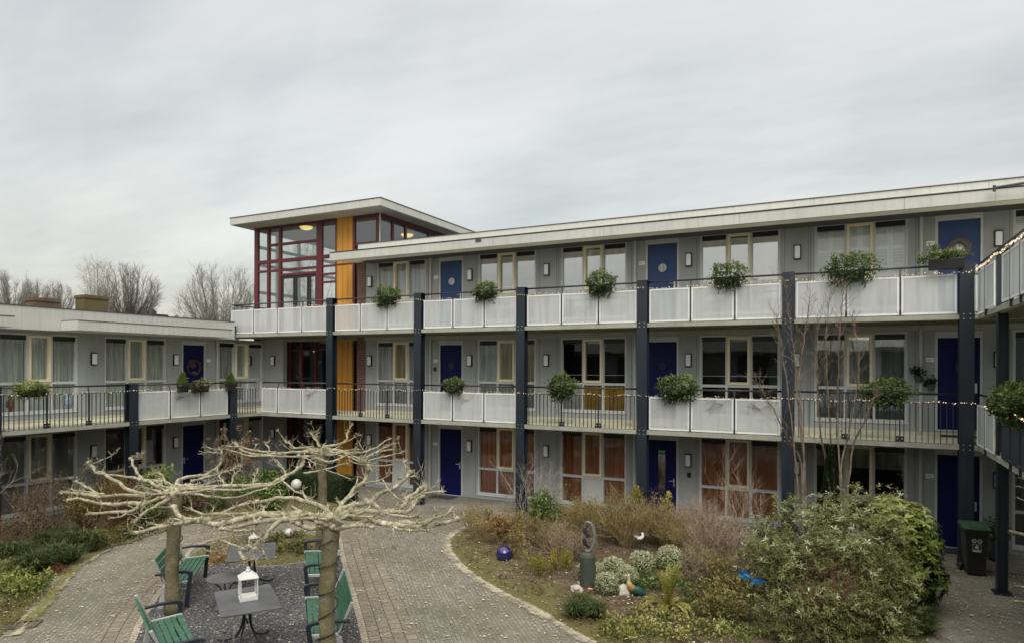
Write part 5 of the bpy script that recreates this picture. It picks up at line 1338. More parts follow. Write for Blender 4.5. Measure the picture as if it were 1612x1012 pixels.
bench(-8.59, 6.34, radians(62), 'green slatted bench cut off by the bottom edge, facing the table with the lantern')
bench(-9.33, 10.01, radians(224), 'green slatted bench half hidden behind the front trunk, next to the planted cover')
bench(-7.29, 7.93, radians(225), 'green slatted bench half hidden behind the front trunk, turned side-on by the pale kerb')
def table(x, y, ang, lx, ly, label, h=0.73):
    t = thing('garden_table', label, 'table', (x, y, 0), ang, 'dark metal garden tables')
    mb = MB(); r = 0.05; prof = []
    for (cx_, cy_, a0) in ((lx / 2 - r, ly / 2 - r, 0), (-lx / 2 + r, ly / 2 - r, 90), (-lx / 2 + r, -ly / 2 + r, 180), (lx / 2 - r, -ly / 2 + r, 270)):
        for k in range(6): a = radians(a0 + 18 * k); prof.append((cx_ + r * cos(a), cy_ + r * sin(a)))
    mb.prism(prof, h - 0.022, h, lambda a, p, q: (p, q, a)); mb.build('tabletop', 'table', t, local=True, bevel=0.004)
    mb = MB(); mb.box(-lx / 2 + 0.1, lx / 2 - 0.1, -0.02, 0.02, h - 0.05, h - 0.023); mb.tube([(-0.1, 0, 0.40), (0.1, 0, 0.40)], 0.014, 6); mb.build('crossbar', 'rail', t, local=True)
    for sx in (-1, 1):
        for sy in (-1, 1):
            mb = MB(); pts = smoothline([(sx * 0.30, sy * 0.14, h - 0.03), (sx * 0.13, sy * 0.06, h - 0.12), (sx * 0.08, sy * 0.045, 0.42), (sx * 0.14, sy * 0.12, 0.16), (sx * 0.30, sy * 0.28, 0.045), (sx * 0.42, sy * 0.36, 0.03)], 6)
            mb.tube(pts, 0.015, 8); mb.tube([pts[-1] - V((0, 0, 0.018)), pts[-1] + V((0, 0, 0.012))], 0.02, 8); mb.build('leg', 'rail', t, local=True, smooth=True)
table(-8.22, 7.31, radians(-35), 1.22, 0.85, 'rectangular dark grey metal table carrying the open white lantern')
table(-10.27, 9.25, radians(-45), 1.16, 0.86, 'rectangular dark grey metal table further back beside the planted cover')
t = thing('garden_table', 'small low round grey table between the two rectangular tables', 'table', (-10.02, 8.42, 0), group='dark metal garden tables')
mb = MB(); mb.lathe((0, 0, 0.47), [(0.30, 0.0), (0.325, 0.01), (0.325, 0.022), (0.32, 0.028)], 40); mb.build('tabletop', 'table', t, local=True)
for i in range(3):
    a = 2 * pi * i / 3 + 0.4; mb = MB(); mb.tube(smoothline([(0.25 * cos(a), 0.25 * sin(a), 0.47), (0.08 * cos(a), 0.08 * sin(a), 0.28), (0.27 * cos(a), 0.27 * sin(a), 0.0)], 6), 0.011, 6); mb.build('leg', 'rail', t, local=True)
def lantern(x, y, z, ang, s, label):
    t = thing('lantern', label, 'lantern', (x, y, z), ang, 'white garden lanterns')
    w = 0.13 * s; h = 0.33 * s; mb = MB(); mb.box(-w, w, -w, w, 0.0, 0.035 * s); mb.box(-w * 0.9, w * 0.9, -w * 0.9, w * 0.9, 0.036 * s, 0.06 * s); mb.build('base', 'lantern', t, local=True, bevel=0.004)
    mb = MB(); e = 0.022 * s
    for sx in (-1, 1):
        for sy in (-1, 1): mb.box(sx * w * 0.92 - e / 2, sx * w * 0.92 + e / 2, sy * w * 0.92 - e / 2, sy * w * 0.92 + e / 2, 0.06 * s, h)
    mb.build('frame', 'lantern', t, local=True)
    mb = MB(); mb.box(-w * 1.08, w * 1.08, -w * 1.08, w * 1.08, h, h + 0.015)
    b = len(mb.v); k = 0.45
    mb.v += [(-w, -w, h + 0.016), (w, -w, h + 0.016), (w, w, h + 0.016), (-w, w, h + 0.016), (-w * k, -w * k, h + 0.085 * s), (w * k, -w * k, h + 0.085 * s), (w * k, w * k, h + 0.085 * s), (-w * k, w * k, h + 0.085 * s)]
    for q in ((0, 1, 5, 4), (1, 2, 6, 5), (2, 3, 7, 6), (3, 0, 4, 7), (4, 5, 6, 7)): mb.face([b + i for i in q])
    mb.lathe((0, 0, h + 0.086 * s), [(0.035 * s, 0), (0.04 * s, 0.03 * s), (0.022 * s, 0.05 * s), (0.022 * s, 0.075 * s)], 12); mb.build('lid', 'lantern', t, local=True, bevel=0.003)
lantern(-8.22, 7.33, 0.732, radians(-35), 1.0, 'open white lantern on the nearer grey table')
lantern(-10.42, 9.42, 0.732, radians(-45), 0.62, 'white lantern almost hidden by branches on the table further back')
# garden globes
for (px, py, tt, r, lab) in ((467, 762, 21.2, 0.175, 'white globe lamp showing between the branches before the hedge'), (455, 838, 16.5, 0.105, 'small cream globe lamp in the planted cover'), (126, 807, 17.6, 0.06, 'tiny white globe lamp among the shrubs of the low wing')):
    c = at_depth(px, py, tt); t = thing('globe_lamp', lab, 'lamp', (c.x, c.y, 0), group='white garden globe lamps')
    mb = MB(); mb.blob(c, (r, r, r), 0, 4); mb.build('globe', 'globe', t, smooth=True)
    mb = MB(); mb.tube([(c.x, c.y, 0.0), (c.x, c.y, c.z - r * 0.9)], 0.025, 10); mb.tube([(c.x, c.y, c.z - r * 1.12), (c.x, c.y, c.z - r * 0.85)], r * 0.45, 14); mb.build('post', 'black', t)

# wheelie bin
t = thing('wheelie_bin', 'black wheeled waste bin with green lid by the blue column', 'bin', (2.44, 16.86, 0.004), radians(4))
mb = MB(); w0, w1, d0, d1, h = 0.165, 0.205, 0.18, 0.24, 0.96; b = len(mb.v)
mb.v += [(-w0, -d0, 0.03), (w0, -d0, 0.03), (w0, d0, 0.03), (-w0, d0, 0.03), (-w1, -d1, h), (w1, -d1, h), (w1, d1, h), (-w1, d1, h)]
for q in ((0, 3, 2, 1), (4, 5, 6, 7), (0, 1, 5, 4), (1, 2, 6, 5), (2, 3, 7, 6), (3, 0, 4, 7)): mb.face(list(q))
mb.box(-w1 - 0.02, w1 + 0.02, -d1 - 0.02, d1 + 0.02, h - 0.08, h + 0.004)
mb.box(-0.10, 0.10, d1 + 0.02, d1 + 0.06, h - 0.06, h - 0.03)
mb.build('body', 'binbody', t, local=True, bevel=0.02)
mb = MB(); prof = [(-d1 - 0.05, h + 0.008), (d1 + 0.04, h + 0.008), (d1 + 0.06, h + 0.06), (d1 - 0.05, h + 0.115), (-0.05, h + 0.10), (-d1 + 0.02, h + 0.06), (-d1 - 0.055, h + 0.05)]
mb.prism(prof, -w1 - 0.035, w1 + 0.035, lambda a, p, q: (a, p, q)); lid = mb.build('lid', 'binlid', t, local=True, bevel=0.015)
mb = MB(); mb.prism([(-d1 - 0.02, h + 0.062), (-0.10, h + 0.104), (-0.10, h + 0.118), (-d1 - 0.02, h + 0.078)], -0.12, 0.12, lambda a, p, q: (a, p, q)); mb.build('lid_ridge', 'binlid', lid, local=True, bevel=0.006)
for sx in (-1, 1):
    mb = MB(); mb.tube([(sx * 0.185, d0 + 0.05, 0.10), (sx * 0.225, d0 + 0.05, 0.10)], 0.10, 20); mb.build('wheel', 'black', t, local=True, bevel=0.01)
tilt = lambda x, z, o: (x, -(d0 + (d1 - d0) * (z - 0.03) / (h - 0.03)) - o, z)
mb = MB()
def arc(cx_, cz_, r0, r1, a0, a1, n=18, o=0.004, m=0):
    for i in range(n):
        p, q = radians(a0 + (a1 - a0) * i / n), radians(a0 + (a1 - a0) * (i + 1) / n)
        mb.quad([tilt(cx_ + r0 * cos(p), cz_ + r0 * sin(p), o), tilt(cx_ + r0 * cos(q), cz_ + r0 * sin(q), o), tilt(cx_ + r1 * cos(q), cz_ + r1 * sin(q), o), tilt(cx_ + r1 * cos(p), cz_ + r1 * sin(p), o)], m)
for cx_ in (-0.05, 0.05): arc(cx_, 0.74, 0.028, 0.042, 0, 360); arc(cx_, 0.74, 0.006, 0.014, 0, 360)
for (x0, x1, z0, z1) in ((-0.075, -0.068, 0.51, 0.68), (0.068, 0.075, 0.51, 0.68), (-0.068, 0.068, 0.673, 0.68), (-0.068, 0.068, 0.51, 0.555)):
    mb.quad([tilt(x0, z0, 0.005), tilt(x1, z0, 0.005), tilt(x1, z1, 0.005), tilt(x0, z1, 0.005)])
mb.quad([tilt(-0.02, 0.575, 0.0055), tilt(0.035, 0.575, 0.0055), tilt(0.02, 0.66, 0.0055), tilt(-0.01, 0.655, 0.0055), tilt(-0.04, 0.61, 0.0055)])
mb.build('emblem', 'grey_plastic', t, local=True)
# pot by the door
t = thing('plant_pot', 'round dark glazed pot with an olive green plant by the corner column', 'plant pot', (3.05, 18.2, 0.022))
mb = MB(); mb.lathe((3.05, 18.2, 0.024), [(0.15, 0), (0.21, 0.12), (0.225, 0.28), (0.20, 0.42), (0.215, 0.45), (0.19, 0.45), (0.18, 0.40)], 26); mb.build('pot', 'pot', t, smooth=True)
f = MB(); leaf_cloud(f, (3.02, 18.2, 0.72), (0.32, 0.28, 0.28), 420, 0.075, 0, random.Random(4), tmid=0.35); f.build('foliage', 'olive', t)
# green bucket
c = at_z(554, 779, 0.022); mb = MB(); mb.lathe((c.x, c.y, 0.024), [(0.12, 0), (0.16, 0.24), (0.175, 0.25), (0.17, 0.27), (0.14, 0.27)], 20); tag(mb.build('bucket', 'greenpot', None, (c.x, c.y, 0.024)), 'small bright green bucket beside the brick pier and the hedge end', 'bucket')

# ================================================================== BED ORNAMENTS
# moon sculpture on its pedestal
px_, py_ = -4.43, 12.11
t = thing('pedestal', 'dark grey green cylindrical pedestal with a stepped cap in the flower bed', 'pedestal', (px_, py_, 0.05))
mb = MB(); mb.lathe((px_, py_, 0.05), [(0.155, 0), (0.15, 0.60)], 32); mb.build('shaft', 'pedestal', t, smooth=False)
mb = MB(); mb.lathe((px_, py_, 0.651), [(0.155, 0.0), (0.155, 0.03), (0.135, 0.032), (0.125, 0.07), (0.09, 0.075), (0.05, 0.10)], 32); mb.build('cap', 'pedestal', t)
t = thing('sculpture', 'bronze crescent sculpture with two dark figures curled inside on the pedestal', 'sculpture', (px_, py_, 0.75))
vr = V((cos(YAW), sin(YAW), 0))      # faces the way it was set, broadside to the path
mb = MB(); pts = []; rd = []; cz = 1.05
for i in range(25):
    a = radians(-112 + 225 * i / 24); pts.append(V((px_, py_, cz)) + vr * (0.185 * cos(a) * 0.75 - 0.01) + V((0, 0, 0.285 * sin(a)))); rd.append(0.010 + 0.030 * sin(pi * i / 24) ** 0.8)
mb.tube(pts, rd, 10); mb.tube([(px_, py_, 0.75), V((px_, py_, 0.80))], 0.035, 12)
mb.tube([V((px_, py_, 0.79)), pts[0]], [0.03, 0.012], 8)
mb.build('crescent', 'bronze', t, smooth=True)
for s, (dx, dz) in enumerate(((-0.04, 0.1), (-0.045, -0.11))):
    mb = MB(); c = V((px_, py_, cz + dz)) + vr * dx
    mb.tube(smoothline([c + V((0, 0, -0.1)) + vr * 0.08, c + V((0, 0, -0.03)), c + V((0, 0, 0.05)) - vr * 0.03, c + V((0, 0, 0.10)) + vr * 0.015], 4), [0.018 + 0.017 * sin(pi * i / 12) for i in range(13)], 8)
    mb.blob(c + V((0, 0, 0.115)) + vr * 0.03, (0.026, 0.026, 0.029), 0, 2); mb.tube([c + V((0, 0, 0.03)), c + vr * 0.07 + V((0, 0, 0.0)), c + vr * 0.09 + V((0, 0, 0.06))], [0.02, 0.016, 0.012], 6)
    mb.build('figure', 'darkbronze', t, smooth=True)
c = V((-6.67, 12.95, 0)); mb = MB(); mb.blob((c.x, c.y, 0.22), (0.185, 0.185, 0.18), 0, 4); mb.tube([(c.x, c.y, 0.39), (c.x, c.y, 0.41)], 0.03, 14); tag(mb.build('glazed_ball', 'cobalt', None, (c.x, c.y, 0.04), smooth=True), 'shiny dark blue glazed ball lying at the edge of the flower bed', 'garden ball')
for (px, py, r, lab) in ((908, 931, 0.10, 'pale cream boulder against the foot of the pedestal'), (916, 922, 0.07, 'smaller pale stone tucked behind the boulder by the pedestal'), (984, 936, 0.135, 'pale pitted stone in front of the coloured bird ornament')):
    c = at_z(px, py, 0.08); mb = MB(); mb.blob((c.x, c.y, 0.07 + r * 0.55), (r * 1.2, r, r * 0.85), 0, 3, 0.55, r * 70); tag(mb.build('stone', 'rock', None, (c.x, c.y, 0.06), smooth=True), lab, 'stone', 'pale stones in the flower bed')
# coloured bird ornament: one continuous body with painted zones
def birdmat():
    m, nt, out = new_mat('painted_bird'); p = N(nt, 'ShaderNodeBsdfPrincipled', Roughness=0.35)
    at = N(nt, 'ShaderNodeAttribute', attribute_name='tint')
    cc = ramp(nt, at.outputs['Fac'], [(0.0, (0.55, 0.52, 0.43)), (0.34, (0.50, 0.42, 0.22)), (0.42, (0.34, 0.19, 0.04)), (0.52, (0.26, 0.12, 0.03)), (0.57, (0.015, 0.07, 0.035)), (0.85, (0.02, 0.09, 0.09)), (1.0, (0.03, 0.03, 0.04))])
    cc = mixc(nt, 0.4, cc, ramp(nt, noise(nt, coords(nt), 40, 3), [(0.35, (0.15, 0.15, 0.15)), (0.65, (0.85, 0.85, 0.85))]), 'OVERLAY')
    L(nt, cc, p.inputs['Base Color']); L(nt, p.outputs[0], out.inputs[0]); return m
M['bird'] = birdmat()
c = at_z(994, 938, 0.1); vr2 = vr
t = thing('bird_ornament', 'painted bird ornament with white neck, orange breast and green tail in the flower bed', 'garden ornament', (c.x, c.y, 0.08))
line = smoothline([V((-0.09, 0, 0.40)), V((-0.075, 0, 0.39)), V((-0.06, 0, 0.33)), V((-0.055, 0, 0.25)), V((-0.02, 0, 0.17)), V((0.06, 0, 0.12)), V((0.15, 0, 0.10)), V((0.24, 0, 0.06)), V((0.32, 0, 0.02))], 4)
mb = MB(); K = len(line)
radii = []
for i in range(K):
    f = i / (K - 1); radii.append(0.008 + (0.024 if f < 0.1 else 0.02) * min(1, f * 12) + (0.056 * sin(pi * min(1, max(0, (f - 0.3) / 0.7))) if f > 0.3 else 0))
P3 = [V((c.x, c.y, 0.08)) + vr2 * p.x * 0.8 + V((0, 0, p.z * 0.95 + 0.03)) for p in line]
nf0 = len(mb.f); mb.tube(P3, radii, 12)
for i in range(len(mb.t)): mb.t[i] = min(1, (i / 12) / (K - 1))
mb.build('body', 'bird', t, smooth=True)
mb = MB(); h0 = P3[1]; mb.tube([h0 - vr2 * 0.02, h0 - vr2 * 0.065 - V((0, 0, 0.012))], [0.012, 0.002], 6); mb.build('beak', 'cream', t)
mb = MB(); mb.tube([h0 + V((0, 0, 0.015)), h0 + V((0, 0, 0.05)) + vr2 * 0.01], [0.012, 0.004], 6); mb.build('crest', 'coral', t)
for s in (-1, 1): mb = MB(); p = P3[18]; mb.tube([V((p.x, p.y, p.z - 0.03)) + V((-vr2.y, vr2.x, 0)) * 0.03 * s, V((p.x, p.y, 0.06)) + V((-vr2.y, vr2.x, 0)) * 0.03 * s], 0.008, 6); mb.build('leg', 'cream', t)
# white gull ornament
c = at_depth(1008, 846, 15.2)
t = thing('bird_ornament', 'white and grey gull ornament on a stick among the brown shrubs', 'garden ornament', (c.x, c.y, 0.05))
mb = MB(); q = [c + vr * x * 0.75 + V((0, 0, z * 0.75)) for x, z in ((-0.10, -0.03), (-0.04, -0.02), (0.03, 0.0), (0.07, 0.05), (0.07, 0.11), (0.04, 0.16))]; ln = smoothline(q, 4)
mb.tube(ln, [0.012 + 0.038 * sin(pi * (0.1 + 0.85 * i / (len(ln) - 1))) * 0.75 for i in range(len(ln))], 10); mb.build('body', 'lantern', t, smooth=True)
mb = MB(); mb.leaf(c + V((0, 0, 0.02)), (-vr + V((0, -0.1, 0.25))).normalized(), V((0, -1, 0.3)).normalized(), 0.17, 0.09); mb.build('wing', 'grey_plastic', t)
mb = MB(); mb.tube([(c.x, c.y, 0.05), (c.x, c.y, c.z)], 0.006, 6); mb.build('stick', 'rail', t)
# blue flower ornament, coral flower
c = at_depth(1024, 948, 12.0)
t = thing('flower_ornament', 'blue metal flower ornament on a thin stick in front of the fern', 'garden ornament', (c.x, c.y, 0.05))
mb = MB(); 
for i in range(7): a = 2 * pi * i / 7; mb.leaf(c, V((cos(a), sin(a), 0.25)).normalized(), V((0, 0, 1)), 0.075, 0.05)
mb.build('bloom', 'blue', t); mb = MB(); mb.tube([(c.x, c.y, 0.05), tuple(c)], 0.006, 6); mb.build('stick', 'grass', t)
c = at_depth(929, 927, 12.35)
t = thing('garden_flower', 'single coral pink flower in front of the pedestal', 'flower', (c.x, c.y, 0.05))
mb = MB()
for i in range(9): a = 2 * pi * i / 9; mb.leaf(c, V((cos(a), sin(a), 0.2)).normalized(), V((0, 0, 1)), 0.06, 0.035)
mb.build('bloom', 'coral', t); mb = MB(); mb.tube([(c.x, c.y, 0.05), tuple(c)], 0.005, 6); mb.build('stalk', 'grass', t)
# blue butterfly
c = at_depth(1181, 910, 10.4); t = thing('butterfly_ornament', 'bright blue metal butterfly ornament on a stake in front of the silver shrub', 'garden ornament', (c.x, c.y, 0.05))
for s in (-1, 1):
    mb = MB(); b0 = c; ax = vr * s + V((0, 0, -0.45 * s)); ax.normalize(); up_ = V((-0.1, -0.5, 0.8)).normalized()
    for (pa, pb, l, w, m_) in ((0.0, 0.35, 0.25, 0.15, 0), (0.0, -0.30, 0.19, 0.13, 1)):
        d = (ax + up_ * pb).normalized(); mb.leaf(b0, d, ax.cross(up_).normalized(), l, w, m_, fold=0.05); mb.leaf(b0 + V((0, -0.004, 0.004)), d, ax.cross(up_).normalized(), l * 0.6, w * 0.45, 1 - m_, fold=0.05)
    mb.build('wing', ['blue', 'skyblue'], t)
mb = MB(); mb.tube([c - V((0, 0, 0.05)), c + V((0, 0, 0.06))], [0.01, 0.006], 6); mb.build('body', 'cobalt', t)
mb = MB(); mb.tube([(c.x, c.y, 0.03), tuple(c)], 0.006, 6); mb.build('stake', 'rail', t)

# ================================================================== SHRUBS
def shrub(name, label, cat, loc, build, group=None):
    t = thing(name, label, cat, (loc[0], loc[1], 0.03), group=group); build(t); return t
rs = lambda k: random.Random(k)
# box balls
balls = [((928, 903), 13.3, 0.27, 'variegated clipped box ball half hidden behind the pedestal'), ((965, 895), 13.5, 0.235, 'x'), ((955, 919), 12.45, 0.215, 'small front box ball next to the pedestal foot'),
         ((988, 908), 12.9, 0.215, 'brownish box ball just behind the bird ornament'), ((1011, 886), 13.8, 0.255, 'pale silvery box ball standing clear at the back of the group'), ((1054, 885), 14.0, 0.30, 'tallest box ball at the end of the row beside the dry twigs')]
balls[1] = (balls[1][0], balls[1][1], balls[1][2], 'variegated box ball in the back row between pedestal and silvery ball')
for i, ((px, py), dp, r, lab) in enumerate(balls):
    c = at_depth(px, py, dp); rng = rs(100 + i)
    t = thing('box_ball', lab, 'shrub', (c.x, c.y, 0.05), group='clipped variegated box balls')
    mb = MB(); n = int(2300 * (r / 0.24) ** 2)
    hz = r * (1.0 if i != 5 else 1.2)
    for k in range(n):
        d = rndunit(rng); rr = r * rng.uniform(0.80, 1.03) * (1 + 0.05 * mnoise.noise(d * 3 + V((i, 0, 0))))
        p = V((c.x + d.x * rr, c.y + d.y * rr, c.z + d.z * hz * rr / r))
        if p.z < 0.06: continue
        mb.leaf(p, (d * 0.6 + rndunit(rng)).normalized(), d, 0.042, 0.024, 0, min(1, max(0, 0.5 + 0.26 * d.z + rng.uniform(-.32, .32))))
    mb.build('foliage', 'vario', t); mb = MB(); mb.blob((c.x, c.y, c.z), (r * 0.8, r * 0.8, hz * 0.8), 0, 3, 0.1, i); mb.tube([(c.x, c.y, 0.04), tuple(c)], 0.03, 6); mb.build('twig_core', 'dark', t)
# dark green shrub
def b_(t):
    f = MB(); rng = rs(11); leaf_cloud(f, (-6.55, 14.75, 0.72), (0.48, 0.45, 0.66), 2600, 0.075, 0, rng, lumps=26, zmin=0.08); f.build('foliage', 'ivy', t)
    m = MB(); twigs(m, (-6.55, 14.75, 0.05), fan(7, 0.5, rng), 0.7, 0.014, 2, rng, 0.7, 3); m.build('stems', 'twig', t)
shrub('evergreen_shrub', 'dark green upright evergreen shrub between the rusty and the olive shrubs', 'shrub', (-6.55, 14.75), b_)
def twiggy(name, label, loc, n, spread, length, r0, mat, seed, levels=3, kids=3, leaf=None, nleaf=0, lsize=0.035, sp=0.7, up=0.12, cat='shrub', curl=0.22, group=None):
    t = thing(name, label, cat, (loc[0], loc[1], 0.03), group=group); rng = rs(seed); m = MB(); tips = []
    twigs(m, (loc[0], loc[1], 0.03), fan(n, spread, rng), length, r0, levels, rng, sp, kids, 3, curl, up, tips=tips); m.build('stems', mat, t)
    if leaf:
        f = MB()
        for i in range(nleaf):
            p, d = rng.choice(tips); q = p - d * rng.uniform(0, length * 0.25) + rndunit(rng) * 0.04
            if q.z < 0.04: continue
            f.leaf(q, (d + rndunit(rng)).normalized(), rndunit(rng), lsize * rng.uniform(0.6, 1.3), lsize * 0.6, 0, rng.uniform(0.05, 1))
        f.build('foliage', leaf, t)
    return t
g0 = lambda px, py: tuple(at_z(px, py))[:2]
twiggy('rusty_shrub', 'low shrub with rusty orange dry leaves above the blue ball', g0(787, 862), 10, 0.55, 0.42, 0.009, 'twigtan', 21, leaf='rust', nleaf=900, lsize=0.065)
twiggy('rusty_shrub', 'straggly shrub with pale tan leaves at the outer end of the flower bed', g0(765, 842), 9, 0.6, 0.4, 0.008, 'twigtan', 22, leaf='tan', nleaf=500, lsize=0.05)
twiggy('rusty_shrub', 'sparse shrub with yellowish dry leaves below the dark evergreen', g0(812, 885), 9, 0.6, 0.36, 0.008, 'twigtan', 23, leaf='tan', nleaf=420, lsize=0.055)
twiggy('bare_shrub', 'tall thin bare shrub in front of the third blue column', g0(828, 832), 9, 0.5, 1.05, 0.011, 'twiggrey', 24, sp=0.75)
twiggy('bare_shrub', 'second fine bare shrub beside the tall thin one below the rust coloured blinds', g0(868, 838), 8, 0.6, 0.85, 0.010, 'twiggrey', 25, sp=0.8)
twiggy('olive_shrub', 'rounded tan olive shrub between the evergreen and the large brown bush', g0(902, 856), 26, 0.8, 0.55, 0.008, 'twigtan', 26, leaf='tan', nleaf=2600, lsize=0.04, kids=4)
twiggy('olive_shrub', 'low greenish brown shrub just behind the olive one', g0(925, 838), 20, 0.8, 0.5, 0.008, 'twigtan', 27, leaf='olive', nleaf=1800, lsize=0.04, kids=4)
twiggy('brown_shrub', 'large brown vase shaped shrub in the middle of the flower bed', g0(985, 868), 34, 0.95, 0.80, 0.012, 'twigtan', 28, leaf='olive', nleaf=3200, lsize=0.038, kids=4, sp=0.65)
twiggy('brown_shrub', 'smaller olive brown shrub behind the gull ornament', g0(1030, 862), 22, 0.85, 0.62, 0.010, 'twigtan', 29, leaf='tan', nleaf=1800, lsize=0.036, kids=4)
twiggy('dry_shrub', 'pinkish grey dry shrub below the fourth window with rust blinds', g0(1095, 872), 34, 0.9, 0.75, 0.009, 'twigpink', 30, leaf='drybrown', nleaf=900, lsize=0.03, kids=4)
twiggy('dry_shrub', 'brownish dry shrub leaning into the big silver shrub', g0(1130, 905), 30, 0.9, 0.72, 0.009, 'twigpink', 31, leaf='drybrown', nleaf=1400, lsize=0.035, kids=4)
twiggy('dry_shrub', 'low dry twigs at the end of the box ball row', g0(1092, 925), 22, 0.9, 0.45, 0.008, 'twigpink', 32, leaf='olive', nleaf=900, lsize=0.035, kids=4)
twiggy('bare_shrub', 'thin bare red twigged shrub in front of the wood coloured blinds', g0(1165, 868), 12, 0.5, 1.15, 0.010, 'twigpink', 33, sp=0.6)
twiggy('bare_shrub', 'upright whitish grass like twigs behind the large brown bush', g0(930, 835), 12, 0.8, 0.6, 0.008, 'pale_twig', 34, levels=1, sp=0.5)
for (px, py, h, lab) in ((1003, 838, 1.0, 'yellow green leafy shoot before the dark glass door'), (1050, 842, 0.8, 'second yellow green leafy shoot beside the dark glass door')):
    c = g0(px, py); t = thing('yellow_shrub', lab, 'plant', (*c, 0.03), group='yellow green shoots'); f = MB(); rng = rs(px)
    leaf_cloud(f, (c[0], c[1], h), (0.2, 0.2, 0.28), 200, 0.07, 0, rng, lumps=8, tmid=0.6); f.build('foliage', 'gold', t); m = MB(); twigs(m, (c[0], c[1], 0.03), fan(4, 0.15, rng), h * 0.9, 0.009, 1, rng, 0.4); m.build('stems', 'twig', t)
# golden spurge
for (px, py, w, lab) in ((850, 912, 0.30, 'golden yellow feathery plant nearer the evergreen shrub'), (885, 905, 0.22, 'golden yellow feathery plant nearer the pedestal')):
    c = g0(px, py); t = thing('golden_plant', lab, 'plant', (*c, 0.03), group='golden feathery plants'); f = MB(); rng = rs(px)
    for k in range(26):
        a = rng.uniform(0, 2 * pi); s = w * sqrt(rng.random()); b0 = V((c[0] + s * cos(a), c[1] + s * sin(a), 0.08)); tp = b0 + V((cos(a) * 0.06, sin(a) * 0.06, rng.uniform(0.3, 0.52)))
        f.tube([b0, tp], [0.006, 0.003], 3, 0, 0.15)
        for j in range(34): fr_ = rng.uniform(0.3, 1); q = b0.lerp(tp, fr_); f.leaf(q, (rndunit(rng) + V((0, 0, 0.5))).normalized(), rndunit(rng), 0.06, 0.012, 0, min(1, max(0, fr_ * 0.8 + rng.uniform(-.3, .2))))
    f.build('foliage', 'gold', t)
# fern
def fern(c, label, seed, n=15, l=0.75):
    t = thing('fern', label, 'fern', (*c, 0.03)); f = MB(); rng = rs(seed)
    for k in range(n):
        a = 2 * pi * k / n * 3.1 + rng.uniform(-.2, .2); tall = k < n * 0.5; d = V((cos(a), sin(a), 0)); ll = l * rng.uniform(0.75, 1.1) * (1.05 if tall else 0.72); pts = []
        for i in range(11):
            s = i / 10
            if tall: q = d * ll * (0.10 * s + 0.24 * s ** 2.5) + V((0, 0, ll * (s - 0.10 * s ** 3)))
            else: q = d * ll * s * 0.95 + V((0, 0, 0.30 * ll * sin(s * pi * 0.9)))
            pts.append(V((c[0], c[1], 0.12)) + q)
        f.tube(pts, [0.006 * (1 - 0.7 * i / 10) for i in range(11)], 3, 0, 0.3)
        base_t = rng.uniform(0.25, 0.7)
        for i in range(2, 34):
            s = i / 34; x = s * 10; j = min(9, int(x)); p = pts[j].lerp(pts[j + 1], x - j); ax = (pts[j + 1] - pts[j]).normalized(); sd = ax.cross(V((cos(a + 1.57), sin(a + 1.57), 0))) if tall else ax.cross(V((0, 0, 1)))
            sd = ax.cross(d if tall else V((0, 0, 1))); sd = sd.normalized() if sd.length > 0.05 else V((1, 0, 0))
            w = 0.115 * ll / 0.75 * sin(pi * (0.10 + 0.88 * s)) ** 0.8
            for q in (-1, 1): f.leaf(p, (sd * q + ax * 0.5 + rndunit(rng) * 0.15).normalized(), (ax.cross(sd) + rndunit(rng) * 0.3), w, 0.017, 0, min(1, max(0, base_t + rng.uniform(-.2, .25) + 0.15 * s)), fold=0.02)
    f.build('fronds', 'fern', t)
fern(g0(1052, 968), 'yellow green fern with upright and drooping fronds in front of the silver shrub', 41, 20, 0.78)
# grass tuft and other ground plants
def tufts(name, lab, spots, mat, n, h, sp, seed, cat='plant', w=0.012):
    t = thing(name, lab, cat, (*spots[0], 0.03)); f = MB(); rng = rs(seed)
    for s in spots: tuft(f, (s[0], s[1], 0.06), n, h * rng.uniform(0.8, 1.15), sp, rng, w)
    f.build('blades', mat, t); return t
tufts('grass_tuft', 'green grassy tuft in front of the pedestal near the sandy edge', [g0(905, 975), g0(925, 968), g0(938, 978), g0(915, 962)], 'grass', 340, 0.30, 0.28, 51)
def cover(name, label, spots, mat, n, size, seed, cat='plant', r=(0.3, 0.3, 0.12), z=0.1, tmid=0.5):
    t = thing(name, label, cat, (*spots[0], 0.03)); f = MB(); rng = rs(seed)
    for s in spots: leaf_cloud(f, (s[0], s[1], z), (r[0] * rng.uniform(0.8, 1.2), r[1] * rng.uniform(0.8, 1.2), r[2]), n, size, 0, rng, lumps=10, zmin=0.03, tmid=tmid)
    f.build('foliage', mat, t); return t
cover('variegated_cover', 'cream and green variegated ground cover along the front of the flower bed', [g0(x, y) for x, y in ((960, 995), (985, 985), (1010, 978), (1040, 985), (1070, 990), (1000, 1000), (1030, 1005), (1065, 1012), (1100, 1000), (1125, 1010), (975, 1010), (1090, 1015))], 'cover', 420, 0.055, 61, r=(0.36, 0.36, 0.2))
cover('green_perennial', 'fresh green low plant between the bird ornament and the fern', [g0(1005, 932), g0(1022, 922), g0(1035, 935)], 'ivy', 300, 0.055, 62, r=(0.28, 0.28, 0.24), z=0.16)
cover('green_perennial', 'mid green leafy clump under the blue butterfly', [g0(1130, 965), g0(1155, 975), g0(1120, 985), g0(1175, 955), g0(1145, 950)], 'olive', 420, 0.07, 63, r=(0.36, 0.36, 0.36), z=0.25)
cover('green_perennial', 'bright green ground cover at the very front of the bed below the silver shrub', [g0(1150, 1003), g0(1185, 1008), g0(1210, 1000), g0(1240, 1010), g0(1165, 1015)], 'lime', 300, 0.05, 64, r=(0.34, 0.34, 0.2))
